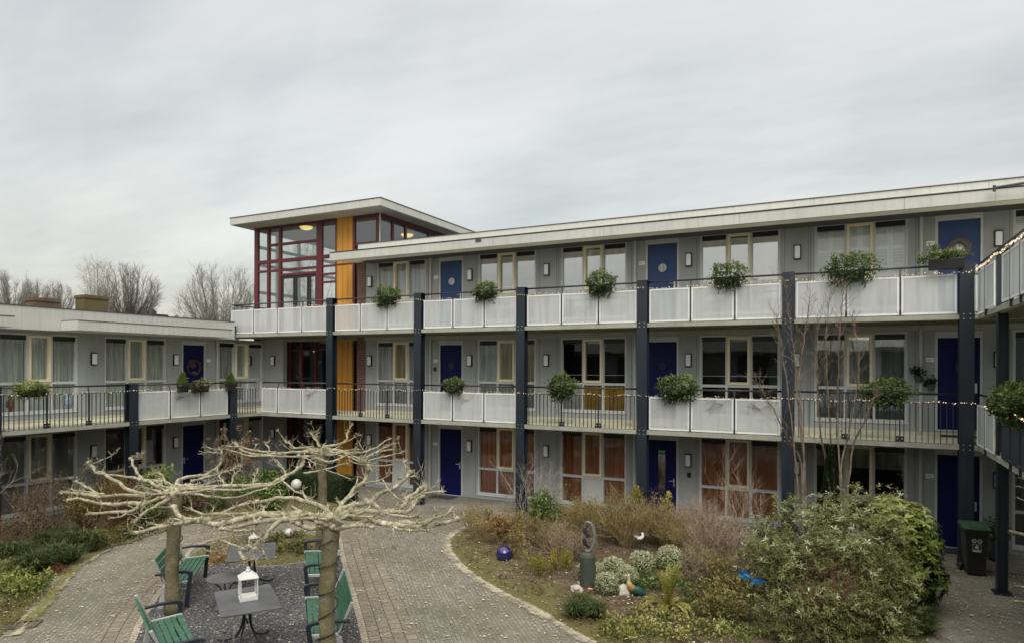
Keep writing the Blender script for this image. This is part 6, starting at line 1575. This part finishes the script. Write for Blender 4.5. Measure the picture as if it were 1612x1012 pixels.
cover('dry_cover', 'patch of dry brown leaves round the foot of the brown bush', [g0(930, 870), g0(960, 876), g0(990, 880), g0(1020, 878), g0(905, 872)], 'drybrown', 130, 0.05, 65, r=(0.4, 0.4, 0.06), z=0.07)
cover('red_sedum', 'small dark red flower heads at the foot of the yellow green aucuba', [g0(1408, 935), g0(1420, 942), g0(1426, 962)], 'sedum', 150, 0.04, 66, r=(0.2, 0.2, 0.18), z=0.22)
tufts('grass_patch', 'dark green grass patch between the silver shrub and the shaded paving', [g0(1390 + 14 * (i % 6), 975 + 9 * (i // 6)) for i in range(24)], 'grass', 150, 0.16, 0.22, 52)
# small cypress
c = (-0.28, 16.5); t = thing('small_conifer', 'slim dark green conifer behind the bare multi stemmed tree', 'conifer', (*c, 0.03)); f = MB(); rng = rs(71)
for i in range(1500):
    h = rng.random(); r = 0.28 * (1 - h) ** 0.7 * rng.uniform(0.5, 1) + 0.02; a = rng.uniform(0, 2 * pi)
    f.leaf(V((c[0] + r * cos(a), c[1] + r * sin(a), 0.1 + h * 2.45)), V((cos(a) * 0.4, sin(a) * 0.4, 1)).normalized(), V((cos(a), sin(a), 0)), 0.09, 0.03, 0, min(1, max(0, 0.35 + rng.uniform(-.3, .3))))
f.build('foliage', 'dark', t)
# bare multi-stemmed trees
def multistem(label, base, stems, mat, seed, r0=0.03):
    t = thing('bare_tree', label, 'tree', (*base, 0.03)); rng = rs(seed); m = MB(); tr = MB()
    for wp in stems:
        P_ = [V((base[0], base[1], 0.03)) + V((R.uniform(-.05, .05), R.uniform(-.05, .05), 0))] + [at_depth(*w) for w in wp]; ln = smoothline(P_, 7); k = len(ln); ln = [p + rndunit(rng) * 0.015 for p in ln]
        tr.tube(ln, [r0 * (1 - 0.78 * i / k) for i in range(k)], 6, jit=0.08)
        for i in range(int(k * 0.35), k):
            for _ in range(2 if i > k * 0.55 else 1):
                d = ((ln[min(i + 1, k - 1)] - ln[i - 1]).normalized() + rndunit(rng) * 0.75).normalized()
                twigs(m, ln[i], [d], rng.uniform(0.16, 0.42), r0 * 0.24, 2, rng, 0.8, 2, 3, 0.25, 0.12)
    tr.build('stems', mat, t); m.build('twigs', mat, t); return t
multistem('tall bare multi stemmed tree rising in front of the bar railing and white panels', (0.0, 15.9),
          [[(1312, 740, 15.2), (1303, 620, 15.1), (1300, 540, 15.0), (1308, 455, 14.9)], [(1320, 700, 15.3), (1320, 600, 15.3), (1322, 520, 15.2), (1330, 450, 15.2)], [(1325, 740, 15.1), (1345, 640, 15.2), (1352, 560, 15.2), (1342, 500, 15.3)],
           [(1305, 760, 15.0), (1290, 660, 14.9), (1285, 580, 14.8), (1290, 500, 14.7)], [(1340, 720, 15.0), (1362, 660, 14.8), (1378, 620, 14.8)]], 'stembrown', 81, 0.026)
multistem('bare forked tree with grey twigs in front of the fifth blue column', (-0.75, 15.4),
          [[(1268, 760, 14.8), (1258, 660, 14.8), (1252, 570, 14.7), (1243, 500, 14.7), (1236, 440, 14.6)], [(1262, 740, 14.7), (1240, 690, 14.5), (1215, 640, 14.4), (1190, 600, 14.3)], [(1265, 720, 14.9), (1258, 600, 15.0), (1268, 520, 15.0), (1274, 465, 15.0)], [(1250, 700, 14.4), (1232, 560, 14.4), (1222, 500, 14.3)]], 'stembrown', 82, 0.022)
# big silver-leaved shrub
def silver(label, blobs, seed, shoots, stems_at):
    t = thing('silver_shrub', label, 'shrub', (*stems_at[0], 0.03)); rng = rs(seed); f = MB()
    tot = sum(b[2] for b in blobs)
    for (c, r, wgt) in blobs:
        for i in range(int(shoots * wgt / tot)):
            d = rndunit(rng); k = rng.uniform(0.45, 1.0) ** 0.6 * (1 + 0.38 * mnoise.noise(d * 2.6 + V(c))) * (1.12 if rng.random() < 0.06 else 1)
            p = V((c[0] + d.x * r[0] * k, c[1] + d.y * r[1] * k, c[2] + d.z * r[2] * k))
            if p.z < 0.1: continue
            ax = (d * 0.8 + V((0, 0, 0.7)) + rndunit(rng) * 0.5).normalized(); s1 = ax.orthogonal().normalized(); s2 = ax.cross(s1)
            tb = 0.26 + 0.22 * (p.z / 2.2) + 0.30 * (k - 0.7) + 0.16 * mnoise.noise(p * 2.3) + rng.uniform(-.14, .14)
            star = rng.random() < 0.11 and k > 0.75
            if star: tb += 0.30
            nl = rng.randint(6, 9)
            for j in range(nl):
                a = 2 * pi * j / nl + rng.random(); el = rng.uniform(0.0, 0.7); dd = ((s1 * cos(a) + s2 * sin(a)) * (1 - el * 0.6) + ax * el + V((0, 0, -0.25 * rng.random()))).normalized()
                l = rng.uniform(0.06, 0.105) if star else rng.uniform(0.045, 0.10); f.leaf(p - ax * rng.uniform(0, 0.08), dd, ax, l, l * 0.24, 0, min(1, max(0, tb + rng.uniform(-.15, .15))), fold=0.06)
    f.build('foliage', 'silver', t); m = MB()
    for s in stems_at: twigs(m, (s[0], s[1], 0.03), fan(12, 0.5, rng), 0.8, 0.009, 2, rng, 0.45, 3, 3, 0.18, 0.12)
    m.build('stems', 'twigred', t)
silver('large silver green leafy shrub filling the corner of the flower bed', [((-0.55, 13.2, 1.05), (1.05, 1.0, 0.98), 1.3), ((0.35, 13.9, 1.1), (0.95, 0.95, 1.02), 1.1), ((-0.1, 12.4, 0.8), (1.05, 0.85, 0.85), 1.1), ((-1.25, 13.2, 0.75), (0.65, 0.65, 0.72), 0.5), ((0.5, 12.9, 0.65), (0.7, 0.7, 0.6), 0.5)], 91, 5600, [(-0.3, 13.1), (0.4, 13.6), (-0.9, 13.0)])
silver('lower silver green shrub in front of the large one at the bottom of the picture', [((-0.5, 11.2, 0.42), (0.85, 0.6, 0.55), 1.0), ((0.25, 11.5, 0.45), (0.7, 0.6, 0.5), 0.8)], 92, 1500, [(-0.3, 11.3), (0.2, 11.5)])
# aucuba
def b_(t):
    rng = rs(95); f = MB()
    for (c, r, n) in (((1.05, 14.1, 1.25), (0.52, 0.52, 0.62), 260), ((1.12, 13.95, 0.62), (0.55, 0.55, 0.55), 170), ((0.75, 14.5, 1.5), (0.4, 0.4, 0.42), 90)):
        for i in range(n):
            d = rndunit(rng); k = rng.uniform(0.6, 1.0); p = V((c[0] + d.x * r[0] * k, c[1] + d.y * r[1] * k, c[2] + d.z * r[2] * k)); ax = (d + V((0, 0, 0.5)) + rndunit(rng) * 0.3).normalized(); s1 = ax.orthogonal().normalized(); s2 = ax.cross(s1)
            tb = 0.34 + 0.34 * (p.z / 1.6) + 0.4 * (k - 0.7) + 0.12 * d.z - 0.18 * d.x
            for j in range(6):
                a = 2 * pi * j / 6 + rng.random(); dd = ((s1 * cos(a) + s2 * sin(a)) + ax * 0.35 + V((0, 0, -0.2))).normalized(); l = rng.uniform(0.12, 0.19); f.leaf(p, dd, ax, l, l * 0.38, 0, min(1, max(0, tb + rng.uniform(-.12, .22))), fold=0.08)
    f.build('foliage', 'aucuba', t); m = MB(); twigs(m, (1.05, 14.1, 0.03), fan(9, 0.5, rng), 0.8, 0.014, 2, rng, 0.6); m.build('stems', 'twig', t)
shrub('aucuba_shrub', 'bright yellow green broad leaved shrub beside the shaded doorway', 'shrub', (1.05, 14.1), b_)

# left bed
twiggy('seedhead_shrub', 'brown twiggy shrub with dry seed heads at the edge before the low wing', (-17.6, 9.2), 12, 0.7, 0.85, 0.013, 'stembrown', 201, leaf='drybrown', nleaf=900, lsize=0.05, kids=3)
twiggy('seedhead_shrub', 'second brown twiggy shrub with seed heads beside the pale wall panel', (-18.6, 10.3), 11, 0.7, 0.9, 0.012, 'stembrown', 202, leaf='drybrown', nleaf=700, lsize=0.05, kids=3)
twiggy('bare_shrub', 'slender bare sapling with thin pale twigs at the picture edge', (-18.4, 8.5), 5, 0.35, 1.5, 0.014, 'twiggrey', 203, sp=0.75)
twiggy('dark_red_shrub', 'dark red brown bare shrub behind the grassy clumps', g0(180, 842), 34, 0.6, 0.75, 0.010, 'twigred', 204, kids=3, leaf='drybrown', nleaf=500, sp=0.5)
twiggy('olive_shrub', 'olive brown leafy shrub below the lowest pale branches', (-17.2, 10.2), 24, 0.8, 0.62, 0.010, 'twigred', 205, leaf='olive', nleaf=2400, lsize=0.055)
twiggy('olive_shrub', 'brown leafy shrub before the dark lower windows of the low wing', (-17.8, 11.4), 24, 0.8, 0.62, 0.010, 'twigred', 206, leaf='olive', nleaf=2000, lsize=0.055)
def b_(t):
    f = MB(); rng = rs(207); leaf_cloud(f, (-17.0, 12.0, 0.85), (0.6, 0.6, 0.75), 900, 0.15, 0, rng, lumps=22, asp=0.3, tmid=0.5); leaf_cloud(f, (-16.7, 11.3, 0.55), (0.55, 0.55, 0.5), 620, 0.14, 0, rng, lumps=18, asp=0.3); f.build('foliage', 'bright', t)
shrub('laurel_shrub', 'bright green long leaved laurel behind the mossy tree trunk', 'shrub', (-17.0, 12.0), b_)
def b_(t):
    f = MB(); rng = rs(208)
    for (x, y, z, r) in ((-16.2, 14.2, 0.7, 0.6), (-15.6, 14.7, 0.5, 0.55), (-16.6, 13.6, 0.45, 0.5), (-15.3, 14.4, 0.3, 0.45), (-16.0, 14.9, 0.8, 0.5)): leaf_cloud(f, (x, y, z), (r, r, r * 0.85), 620, 0.085, 0, rng, lumps=16, zmin=0.05)
    f.build('foliage', 'bright', t)
shrub('green_shrub', 'loose mid green shrub below the dried hydrangea heads', 'shrub', (-16.0, 14.3), b_)
def b_(t):
    rng = rs(209); m = MB(); tips = []; twigs(m, (-17.4, 15.1, 0.03), fan(30, 0.8, rng), 1.25, 0.010, 1, rng, 0.35, 2, 3, 0.15, 0.1, tips=tips, seg=4); m.build('stems', 'twig', t)
    f = MB(); heads = []
    for p, d in tips:
        if p.z < 0.8: continue
        if all((p - h).length > 0.11 for h in heads): heads.append(p)
    for (px, py, dp) in ((389, 697, 21.5), (403, 694, 21.5)): heads.append(at_depth(px, py, dp))
    for h in heads[:75]:
        r = rng.uniform(0.07, 0.11)
        for k in range(55): d = rndunit(rng); f.leaf(h + d * r * rng.uniform(0.7, 1), (d + rndunit(rng)).normalized(), d, 0.045, 0.035, 0, min(1, max(0, 0.45 + 0.3 * d.z + rng.uniform(-.3, .3))))
    f.build('flower_heads', 'hydrangea', t)
shrub('hydrangea', 'hydrangea with many brown dried flower heads before the tower entrance', 'shrub', (-17.4, 15.1), b_)
def b_(t):
    f = MB(); rng = rs(210); leaf_cloud(f, (-17.1, 13.0, 0.42), (0.7, 0.6, 0.42), 1500, 0.085, 0, rng, lumps=20, zmin=0.04); f.build('foliage', 'drybrown', t)
    m = MB(); twigs(m, (-17.1, 13.0, 0.03), fan(26, 1.0, rng), 0.55, 0.007, 1, rng, 0.6); m.build('stems', 'twigtan', t)
shrub('withered_shrub', 'rounded withered brown clump between the laurel and the green shrub', 'shrub', (-17.1, 13.0), b_)
twiggy('dry_shrub', 'sprawling dry brown perennial stalks between the golden plants and the brown bush', g0(915, 890), 22, 1.0, 0.40, 0.007, 'twigpink', 240, leaf='drybrown', nleaf=700, lsize=0.04, kids=4)
twiggy('dry_shrub', 'mixed dry brown stalks behind the tallest box ball', g0(1075, 880), 24, 0.9, 0.55, 0.008, 'twigtan', 241, leaf='tan', nleaf=900, lsize=0.04, kids=4)
twiggy('olive_shrub', 'low olive shrub in the gap between gull ornament and pinkish dry shrub', g0(1050, 872), 22, 0.9, 0.5, 0.008, 'twigtan', 242, leaf='olive', nleaf=1500, lsize=0.042, kids=4)
twiggy('rusty_shrub', 'tangled tan dry shrub between the blue ball and the evergreen shrub', g0(820, 862), 16, 0.9, 0.5, 0.008, 'twigtan', 243, leaf='tan', nleaf=1100, lsize=0.05, kids=4)
cover('low_cover', 'scattered dark green low plants along the inner rim of the sandy bed edge', [g0(x, y) for x, y in ((845, 935), (770, 878), (880, 945), (858, 925), (742, 852))], 'olive', 90, 0.05, 244, r=(0.26, 0.26, 0.07), z=0.08)
cover('low_cover', 'mid green ground plants round the foot of the box balls and fern', [g0(x, y) for x, y in ((1000, 915), (1040, 905), (1075, 945), (1090, 955), (1065, 925), (1110, 940), (1100, 975), (1085, 930))], 'ivy', 240, 0.055, 245, r=(0.36, 0.36, 0.2), z=0.15)
cover('green_perennial', 'greyish green leafy mass filling the gap between fern and silver shrub', [g0(x, y) for x, y in ((1130, 930), (1150, 935), (1115, 960), (1140, 990), (1165, 990))], 'olive', 420, 0.06, 246, r=(0.38, 0.38, 0.4), z=0.3)
twiggy('seedhead_shrub', 'low brown twiggy shrub behind the dark low plants of the side bed', (-17.0, 8.4), 14, 0.8, 0.5, 0.010, 'stembrown', 247, leaf='drybrown', nleaf=900, lsize=0.045, kids=3)
twiggy('olive_shrub', 'rounded olive brown shrub just under the lamp of the dim ground floor', (-19.2, 12.2), 24, 0.8, 0.7, 0.010, 'twigred', 248, leaf='olive', nleaf=2000, lsize=0.055)
twiggy('dark_red_shrub', 'dark brown bare shrub between the olive shrubs and the laurel', (-16.5, 10.9), 30, 0.6, 0.7, 0.010, 'twigred', 249, kids=3, leaf='drybrown', nleaf=400, sp=0.5)
cover('low_cover', 'mixed green ground plants in front of the dark red shrub', [g0(x, y) for x, y in ((170, 862), (190, 850), (205, 842), (150, 850), (225, 832), (110, 872), (135, 858), (245, 822), (275, 815))], 'olive', 240, 0.07, 250, r=(0.42, 0.42, 0.2), z=0.15)
cover('moss_cover', 'mossy green patch between the yellow green cover and the drain cover', [g0(x, y) for x, y in ((5, 960), (25, 955), (40, 948), (10, 980), (-10, 970), (60, 940))], 'olive', 160, 0.045, 251, r=(0.42, 0.42, 0.06), z=0.07)
for i, (px, py, mt, lf, n_) in enumerate(((742, 838, 'twigtan', 'tan', 300), (760, 858, 'twigtan', 'olive', 340),  (862, 872, 'twigtan', 'olive', 520), (880, 882, 'twigpink', 'tan', 380),
        (945, 858, 'twigtan', 'olive', 620), (965, 850, 'twigtan', 'tan', 520), (1010, 852, 'twigtan', 'olive', 620), (1070, 862, 'twigpink', 'tan', 520), (1110, 862, 'twigpink', 'drybrown', 520), (1140, 872, 'twigpink', 'olive', 620), (1095, 900, 'twigpink', 'drybrown', 420), (1120, 925, 'twigtan', 'olive', 520))):
    c = g0(px, py); twiggy('dry_perennial', 'tangled dry straw coloured perennial stalks growing between the larger shrubs', c, 16, 0.9, 0.40 + 0.03 * (i % 5), 0.007, mt, 260 + i, leaf=lf, nleaf=n_, lsize=0.042, kids=4, cat='plant', group='dry perennial stalks in the flower bed')
f = MB(); rng = rs(290)
for i in range(5200):
    x, y = rng.uniform(-8.8, 1.3), rng.uniform(9.2, 16.8)
    hz, e_ = bed_h(x, y)
    if e_ < 0.12: continue
    if mnoise.noise(V((x * 0.9, y * 0.9, 5))) < -0.12 and rng.random() < 0.7: continue
    s_ = rng.uniform(0.02, 0.05); a = rng.uniform(0, 6.3); f.leaf(V((x, y, hz + rng.uniform(0.005, 0.03))), V((cos(a), sin(a), rng.uniform(-.1, .4))).normalized(), (V((0, 0, 1)) + rndunit(rng) * 0.5).normalized(), s_ * 1.5, s_, 0, rng.random() ** 1.6, fold=0.15)
tag(f.build('dead_leaves', 'drybrown'), 'curled brown dead leaves covering the soil of the flower bed', 'leaves', kind='stuff')
# hedge
t = thing('box_hedge', 'low clipped dark green hedge below the tower entrance', 'hedge', (-15.5, 16.3, 0.03)); f = MB(); rng = rs(211)
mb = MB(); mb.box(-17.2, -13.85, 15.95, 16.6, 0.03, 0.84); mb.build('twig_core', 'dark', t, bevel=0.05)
for i in range(5200):
    s = rng.random(); x = rng.uniform(-17.25, -13.78)
    if s < 0.4: p = V((x, 15.92 + rng.uniform(-.03, .03), rng.uniform(0.06, 0.88))); nn = V((0, -1, 0))
    elif s < 0.8: p = V((x, rng.uniform(15.9, 16.62), 0.86 + rng.uniform(-.03, .035))); nn = V((0, 0, 1))
    else: p = V((-13.81 + rng.uniform(-.03, .03), rng.uniform(15.9, 16.62), rng.uniform(0.06, 0.88))); nn = V((1, 0, 0))
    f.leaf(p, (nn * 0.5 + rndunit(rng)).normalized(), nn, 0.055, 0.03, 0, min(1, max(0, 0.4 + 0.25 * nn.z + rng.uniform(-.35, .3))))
f.build('foliage', 'dark', t)
# grassy clumps along the left path edge
for i, (px, py, h, lab) in enumerate(((58, 905, 0.42, 'arching grassy clump bordering the yellow green cover'), (98, 890, 0.40, 'arching grassy clump second along the path edge'), (140, 868, 0.44, 'arching grassy clump below the dark red shrub'), (25, 880, 0.36, 'dark grassy clump at the picture edge behind the path'), (75, 862, 0.34, 'small grassy clump below the brown seed head shrub'))):
    c = g0(px, py); tufts('grass_clump', lab, [(c[0] + R.uniform(-.28, .28), c[1] + R.uniform(-.28, .28)) for _ in range(4)], 'grass', 190, h, 0.42, 220 + i, w=0.016)['group'] = 'arching grassy clumps'
cover('yellow_cover', 'fresh yellow green ground cover at the lower edge of the side bed', [g0(x, y) for x, y in ((10, 905), (35, 912), (15, 925), (45, 930), (60, 925), (5, 935), (30, 938), (-15, 915))], 'lime', 330, 0.075, 230, r=(0.42, 0.42, 0.2), z=0.14)
cover('dry_cover', 'reddish brown dry leaves between the grassy clumps and the path', [g0(75, 900), g0(92, 905), g0(85, 893)], 'redleaf', 150, 0.06, 231, r=(0.3, 0.3, 0.14), z=0.12)
cover('low_cover', 'dark green low plants under the shrubs of the low wing', [g0(x, y) for x, y in ((30, 850), (60, 845), (90, 850), (120, 848), (15, 862), (200, 850), (230, 840))], 'dark', 260, 0.06, 232, r=(0.5, 0.5, 0.22), z=0.16)
cover('oval_cover', 'olive green ground cover in the oval bed behind the far table', [g0(x, y) for x, y in ((432, 862), (450, 868), (468, 862), (445, 850), (465, 850), (475, 872), (440, 874), (420, 860))], 'cover', 240, 0.06, 233, r=(0.36, 0.36, 0.16), z=0.12, tmid=0.3)
twiggy('bare_shrub', 'fine dark bare twigs rising from the oval bed by the cream globe', g0(400, 868), 10, 0.8, 0.5, 0.008, 'twig', 234, sp=0.9)
twiggy('bare_shrub', 'pale tangled bare twigs at the bottom edge below the lantern table', (-7.15, 6.05), 12, 0.9, 0.42, 0.008, 'pale_twig', 235, sp=1.0)
cover('dry_cover', 'curled brown dead leaves lying beside the far bench', [g0(335, 888), g0(348, 882), g0(360, 886), g0(345, 876)], 'rust', 60, 0.07, 236, r=(0.26, 0.26, 0.07), z=0.06)

# ================================================================== LITTER ON THE PAVING
f = MB(); rng = rs(300)
for i in range(15000):
    x, y = rng.uniform(-16.5, 3.5), rng.uniform(4.5, 17.1)
    if -8.9 < x < 1.4 and y > 17.0 - 0.0: continue
    s = rng.uniform(0.014, 0.036) * (1.6 if rng.random() < 0.12 else 1); a = rng.uniform(0, 6.3)
    hz, e_ = bed_h(x, y)
    if e_ > 0 and rng.random() < 0.25: continue
    f.leaf(V((x, y, hz + 0.012 + rng.uniform(0, 0.006))), V((cos(a), sin(a), 0.05)).normalized(), V((0, 0, 1)), s * 1.5, s, 0, rng.random() ** 0.7, fold=0.15)
tag(f.build('fallen_leaves', 'litter'), 'pale scraps of fallen leaves scattered over the paving', 'leaves', kind='stuff')

# ================================================================== BEYOND THE ROOF
t = thing('brick_house', 'brown brick house with tiled ridge and two mossy chimneys beyond the low wing', 'house', (-46, 22, 0))
mb = MB(); mb.box(-50, -42, 5, 36, 0, 5.0); mb.build('wall', 'farwall', t)
mb = MB(); mb.prism([(-51, 4.6), (-41, 4.6), (-46, 7.95)], 4.5, 36.5, lambda a, p, q: (p + 4 if False else p, a, q)); rf = mb.build('roof', 'tiles', t)
for (px0, px1, pt) in ((46, 87, 470), (125.5, 164, 466)):
    d0 = ray(px0, 490); d1 = ray(px1, 490); y0 = d0.y * (-46 / d0.x); y1 = d1.y * (-46 / d1.x); dm = ray((px0 + px1) / 2, pt); zt = EYE + dm.z * (-46 / dm.x)
    mb = MB(); mb.box(-46.5, -45.5, y0, y1, 6.5, zt - 0.22); mb.box(-46.56, -45.44, y0 - 0.06, y1 + 0.06, zt - 0.215, zt - 0.05); mb.box(-46.5, -45.5, y0 + 0.02, y1 - 0.02, zt - 0.048, zt); mb.build('chimney', 'chimney', rf)
t = thing('roof_vent', 'black ventilation box with a stub pipe on the roof of the low wing', 'vent', (-23, 16.2, 5.8))
mb = MB(); mb.box(-23.2, -22.8, 15.85, 16.55, 5.8, 6.24); mb.build('housing', 'coping', t); mb = MB(); mb.tube([(-23, 16.02, 6.24), (-23, 16.02, 6.42)], 0.09, 12); mb.tube([(-23, 16.15, 6.24), (-23, 16.15, 6.36)], 0.05, 12); mb.build('pipe', 'coping', t)
mb = MB(); p = EYEP + ray(278, 499) * (-24 / ray(278, 499).x); mb.lathe((p.x, p.y, 5.8), [(0.12, 0), (0.12, p.z - 5.9), (0.16, p.z - 5.88), (0.02, p.z - 5.72)], 14); tag(mb.build('roof_vent', 'coping', None, (p.x, p.y, 5.8)), 'small round vent cowl on the roof nearer the tower', 'vent')

def far_tree(label, px, depth, crown_w, top_y, mat, seed, style='vase', base_y=None, n=26):
    d = ray(px, 578); p = EYEP + d * depth; topz = EYE + (HORIZON - top_y) / F * depth
    t = thing('bare_tree', label, 'tree', (p.x, p.y, 0), group='bare winter trees beyond the roofs'); rng = rs(seed); w = crown_w / F * depth
    th = max(2.5, topz - (0.80 * w if style == 'vase' else 1.2 * w) - 0.6); mb = MB(); mb.tube([(p.x, p.y, 0), (p.x + 0.1, p.y, th * 0.6), (p.x, p.y, th)], [0.32, 0.25, 0.22], 8); mb.build('trunk', 'fartwigbrown', t)
    m = MB(); H_ = topz - th; bush = style == 'vase'
    for i in range(n):
        a = rng.uniform(0, 2 * pi); s = sqrt(rng.random()) if bush else rng.random(); ph = s * 1.5
        tip = V((p.x + cos(a) * sin(ph) * w / 2, p.y + sin(a) * sin(ph) * w / 2, th + H_ * (0.14 + 0.84 * max(0, cos(ph)) ** 0.75) * rng.uniform(0.9, 1.0)))
        b0 = V((p.x, p.y, th * rng.uniform(0.75, 1.0))); md = b0.lerp(tip, 0.5) + V((cos(a) * s * w * 0.05, sin(a) * s * w * 0.05, -H_ * 0.03))
        ln = smoothline([b0, md, tip], 5); k = len(ln); ln = [q + rndunit(rng) * 0.05 for q in ln]; m.tube(ln, [0.048 * (1 - 0.86 * j / k) for j in range(k)], 4, cap=False)
        for j in range(2, k):
            for _ in range(3):
                dd = ((ln[j] - ln[j - 1]).normalized() + rndunit(rng) * (0.7 if bush else 0.75) + V((0, 0, 0.1 if bush else -0.2))).normalized()
                twigs(m, ln[j], [dd], H_ * rng.uniform(0.12, 0.2), 0.0105, 1, rng, 0.65 if bush else 0.8, 4, 3, 0.10, 0.06 if bush else -0.08, seg=3)
    m.build('crown', mat, t)
far_tree('dense brown bare tree just past the second chimney', 203, 52, 88, 424, 'fartwigbrown', 401, n=58)
far_tree('broad bare tree between the roof vent and the glass tower', 345, 50, 118, 424, 'fartwig', 402, n=64)
far_tree('thin pale birch like bare tree standing over the second chimney', 152, 60, 66, 414, 'pale_twig', 403, 'birch', n=24)
far_tree('bare tree at the picture edge, tallest of the low row', 18, 62, 62, 434, 'fartwig', 404, n=48)
far_tree('bare tree directly above the first chimney', 58, 62, 48, 446, 'fartwig', 405, n=36)
far_tree('small bare tree between the two chimneys', 90, 62, 44, 447, 'fartwig', 406, n=34)
far_tree('faint bare tree seen through the tower glazing', 492, 58, 120, 372, 'fartwig', 407, 'birch', n=26)

# ================================================================== WORLD, SUN, CAMERA
w = bpy.data.worlds.new('World'); scene.world = w; w.use_nodes = True
nt = w.node_tree; nt.nodes.clear(); out = nt.nodes.new('ShaderNodeOutputWorld')
SUN_EL, SUN_AZ = radians(46), radians(150)        # azimuth clockwise from +Y
sky = N(nt, 'ShaderNodeTexSky', sky_type='NISHITA'); sky.sun_disc = False; sky.sun_elevation = SUN_EL; sky.sun_rotation = SUN_AZ; sky.air_density = 1.5; sky.dust_density = 4
bg1 = N(nt, 'ShaderNodeBackground', Strength=0.05); L(nt, sky.outputs[0], bg1.inputs[0])
tc = N(nt, 'ShaderNodeTexCoord'); sp = N(nt, 'ShaderNodeSeparateXYZ'); L(nt, tc.outputs['Generated'], sp.inputs[0])
# project directions on a flat cloud layer so that streaks flatten towards the horizon
mx_ = N(nt, 'ShaderNodeMath', operation='MAXIMUM'); L(nt, sp.outputs[2], mx_.inputs[0]); mx_.inputs[1].default_value = 0.0
ad = N(nt, 'ShaderNodeMath', operation='ADD'); L(nt, mx_.outputs[0], ad.inputs[0]); ad.inputs[1].default_value = 0.16
dx = N(nt, 'ShaderNodeMath', operation='DIVIDE'); L(nt, sp.outputs[0], dx.inputs[0]); L(nt, ad.outputs[0], dx.inputs[1])
dy = N(nt, 'ShaderNodeMath', operation='DIVIDE'); L(nt, sp.outputs[1], dy.inputs[0]); L(nt, ad.outputs[0], dy.inputs[1])
cb = N(nt, 'ShaderNodeCombineXYZ'); L(nt, dx.outputs[0], cb.inputs[0]); L(nt, dy.outputs[0], cb.inputs[1])
mp = N(nt, 'ShaderNodeMapping'); mp.inputs['Rotation'].default_value = (0, 0, radians(-24)); mp.inputs['Scale'].default_value = (0.45, 1.0, 1); L(nt, cb.outputs[0], mp.inputs[0])
n1 = noise(nt, mp.outputs[0], 0.85, 6, 0.55); n2 = noise(nt, mp.outputs[0], 3.2, 6, 0.6)
mixn = N(nt, 'ShaderNodeMath', operation='MULTIPLY_ADD'); L(nt, n2, mixn.inputs[0]); mixn.inputs[1].default_value = 0.35; L(nt, n1, mixn.inputs[2])
cl = ramp(nt, mixn.outputs[0], [(0.50, (0.44, 0.452, 0.425)), (0.60, (0.545, 0.543, 0.51)), (0.70, (0.64, 0.627, 0.58)), (0.80, (0.70, 0.683, 0.632))])
# an overcast dome is brighter overhead than near the horizon
el = ramp(nt, sp.outputs[2], [(0.0, 0.97), (0.47, 1.0), (0.7, 2.2), (1.0, 3.4)])
cm = mixc(nt, 1.0, cl, el, 'MULTIPLY')
bg2 = N(nt, 'ShaderNodeBackground', Strength=1.0); L(nt, cm, bg2.inputs[0])
add = N(nt, 'ShaderNodeAddShader'); L(nt, bg1.outputs[0], add.inputs[0]); L(nt, bg2.outputs[0], add.inputs[1]); L(nt, add.outputs[0], out.inputs[0])

sl = bpy.data.lights.new('Sun', 'SUN'); sl.energy = 1.5; sl.angle = radians(32); sl.color = (1.0, 0.98, 0.95)
so = bpy.data.objects.new('Sun', sl); col.objects.link(so)
dirv = V((sin(SUN_AZ) * cos(SUN_EL), cos(SUN_AZ) * cos(SUN_EL), sin(SUN_EL)))
so.rotation_euler = dirv.to_track_quat('Z', 'Y').to_euler(); so.location = (0, -10, 30)

cam = bpy.data.cameras.new('Camera'); co = bpy.data.objects.new('Camera', cam); col.objects.link(co)
cam.sensor_width = 36; cam.sensor_fit = 'HORIZONTAL'; cam.lens = F / 1612 * 36; cam.shift_y = (HORIZON - 506) / 1612; cam.clip_start = 0.05; cam.clip_end = 1500
co.location = (0, 0, EYE)
co.rotation_euler = (Matrix.Rotation(YAW, 3, 'Z') @ Matrix.Rotation(pi / 2, 3, 'X') @ Matrix.Rotation(ROLL, 3, 'Z')).to_euler()
scene.camera = co
scene.view_settings.view_transform = 'Standard'; scene.view_settings.look = 'None'; scene.view_settings.exposure = 0; scene.view_settings.gamma = 1
scene.render.resolution_x = 1024; scene.render.resolution_y = 642
scene.cycles.max_bounces = 8; scene.cycles.transparent_max_bounces = 24
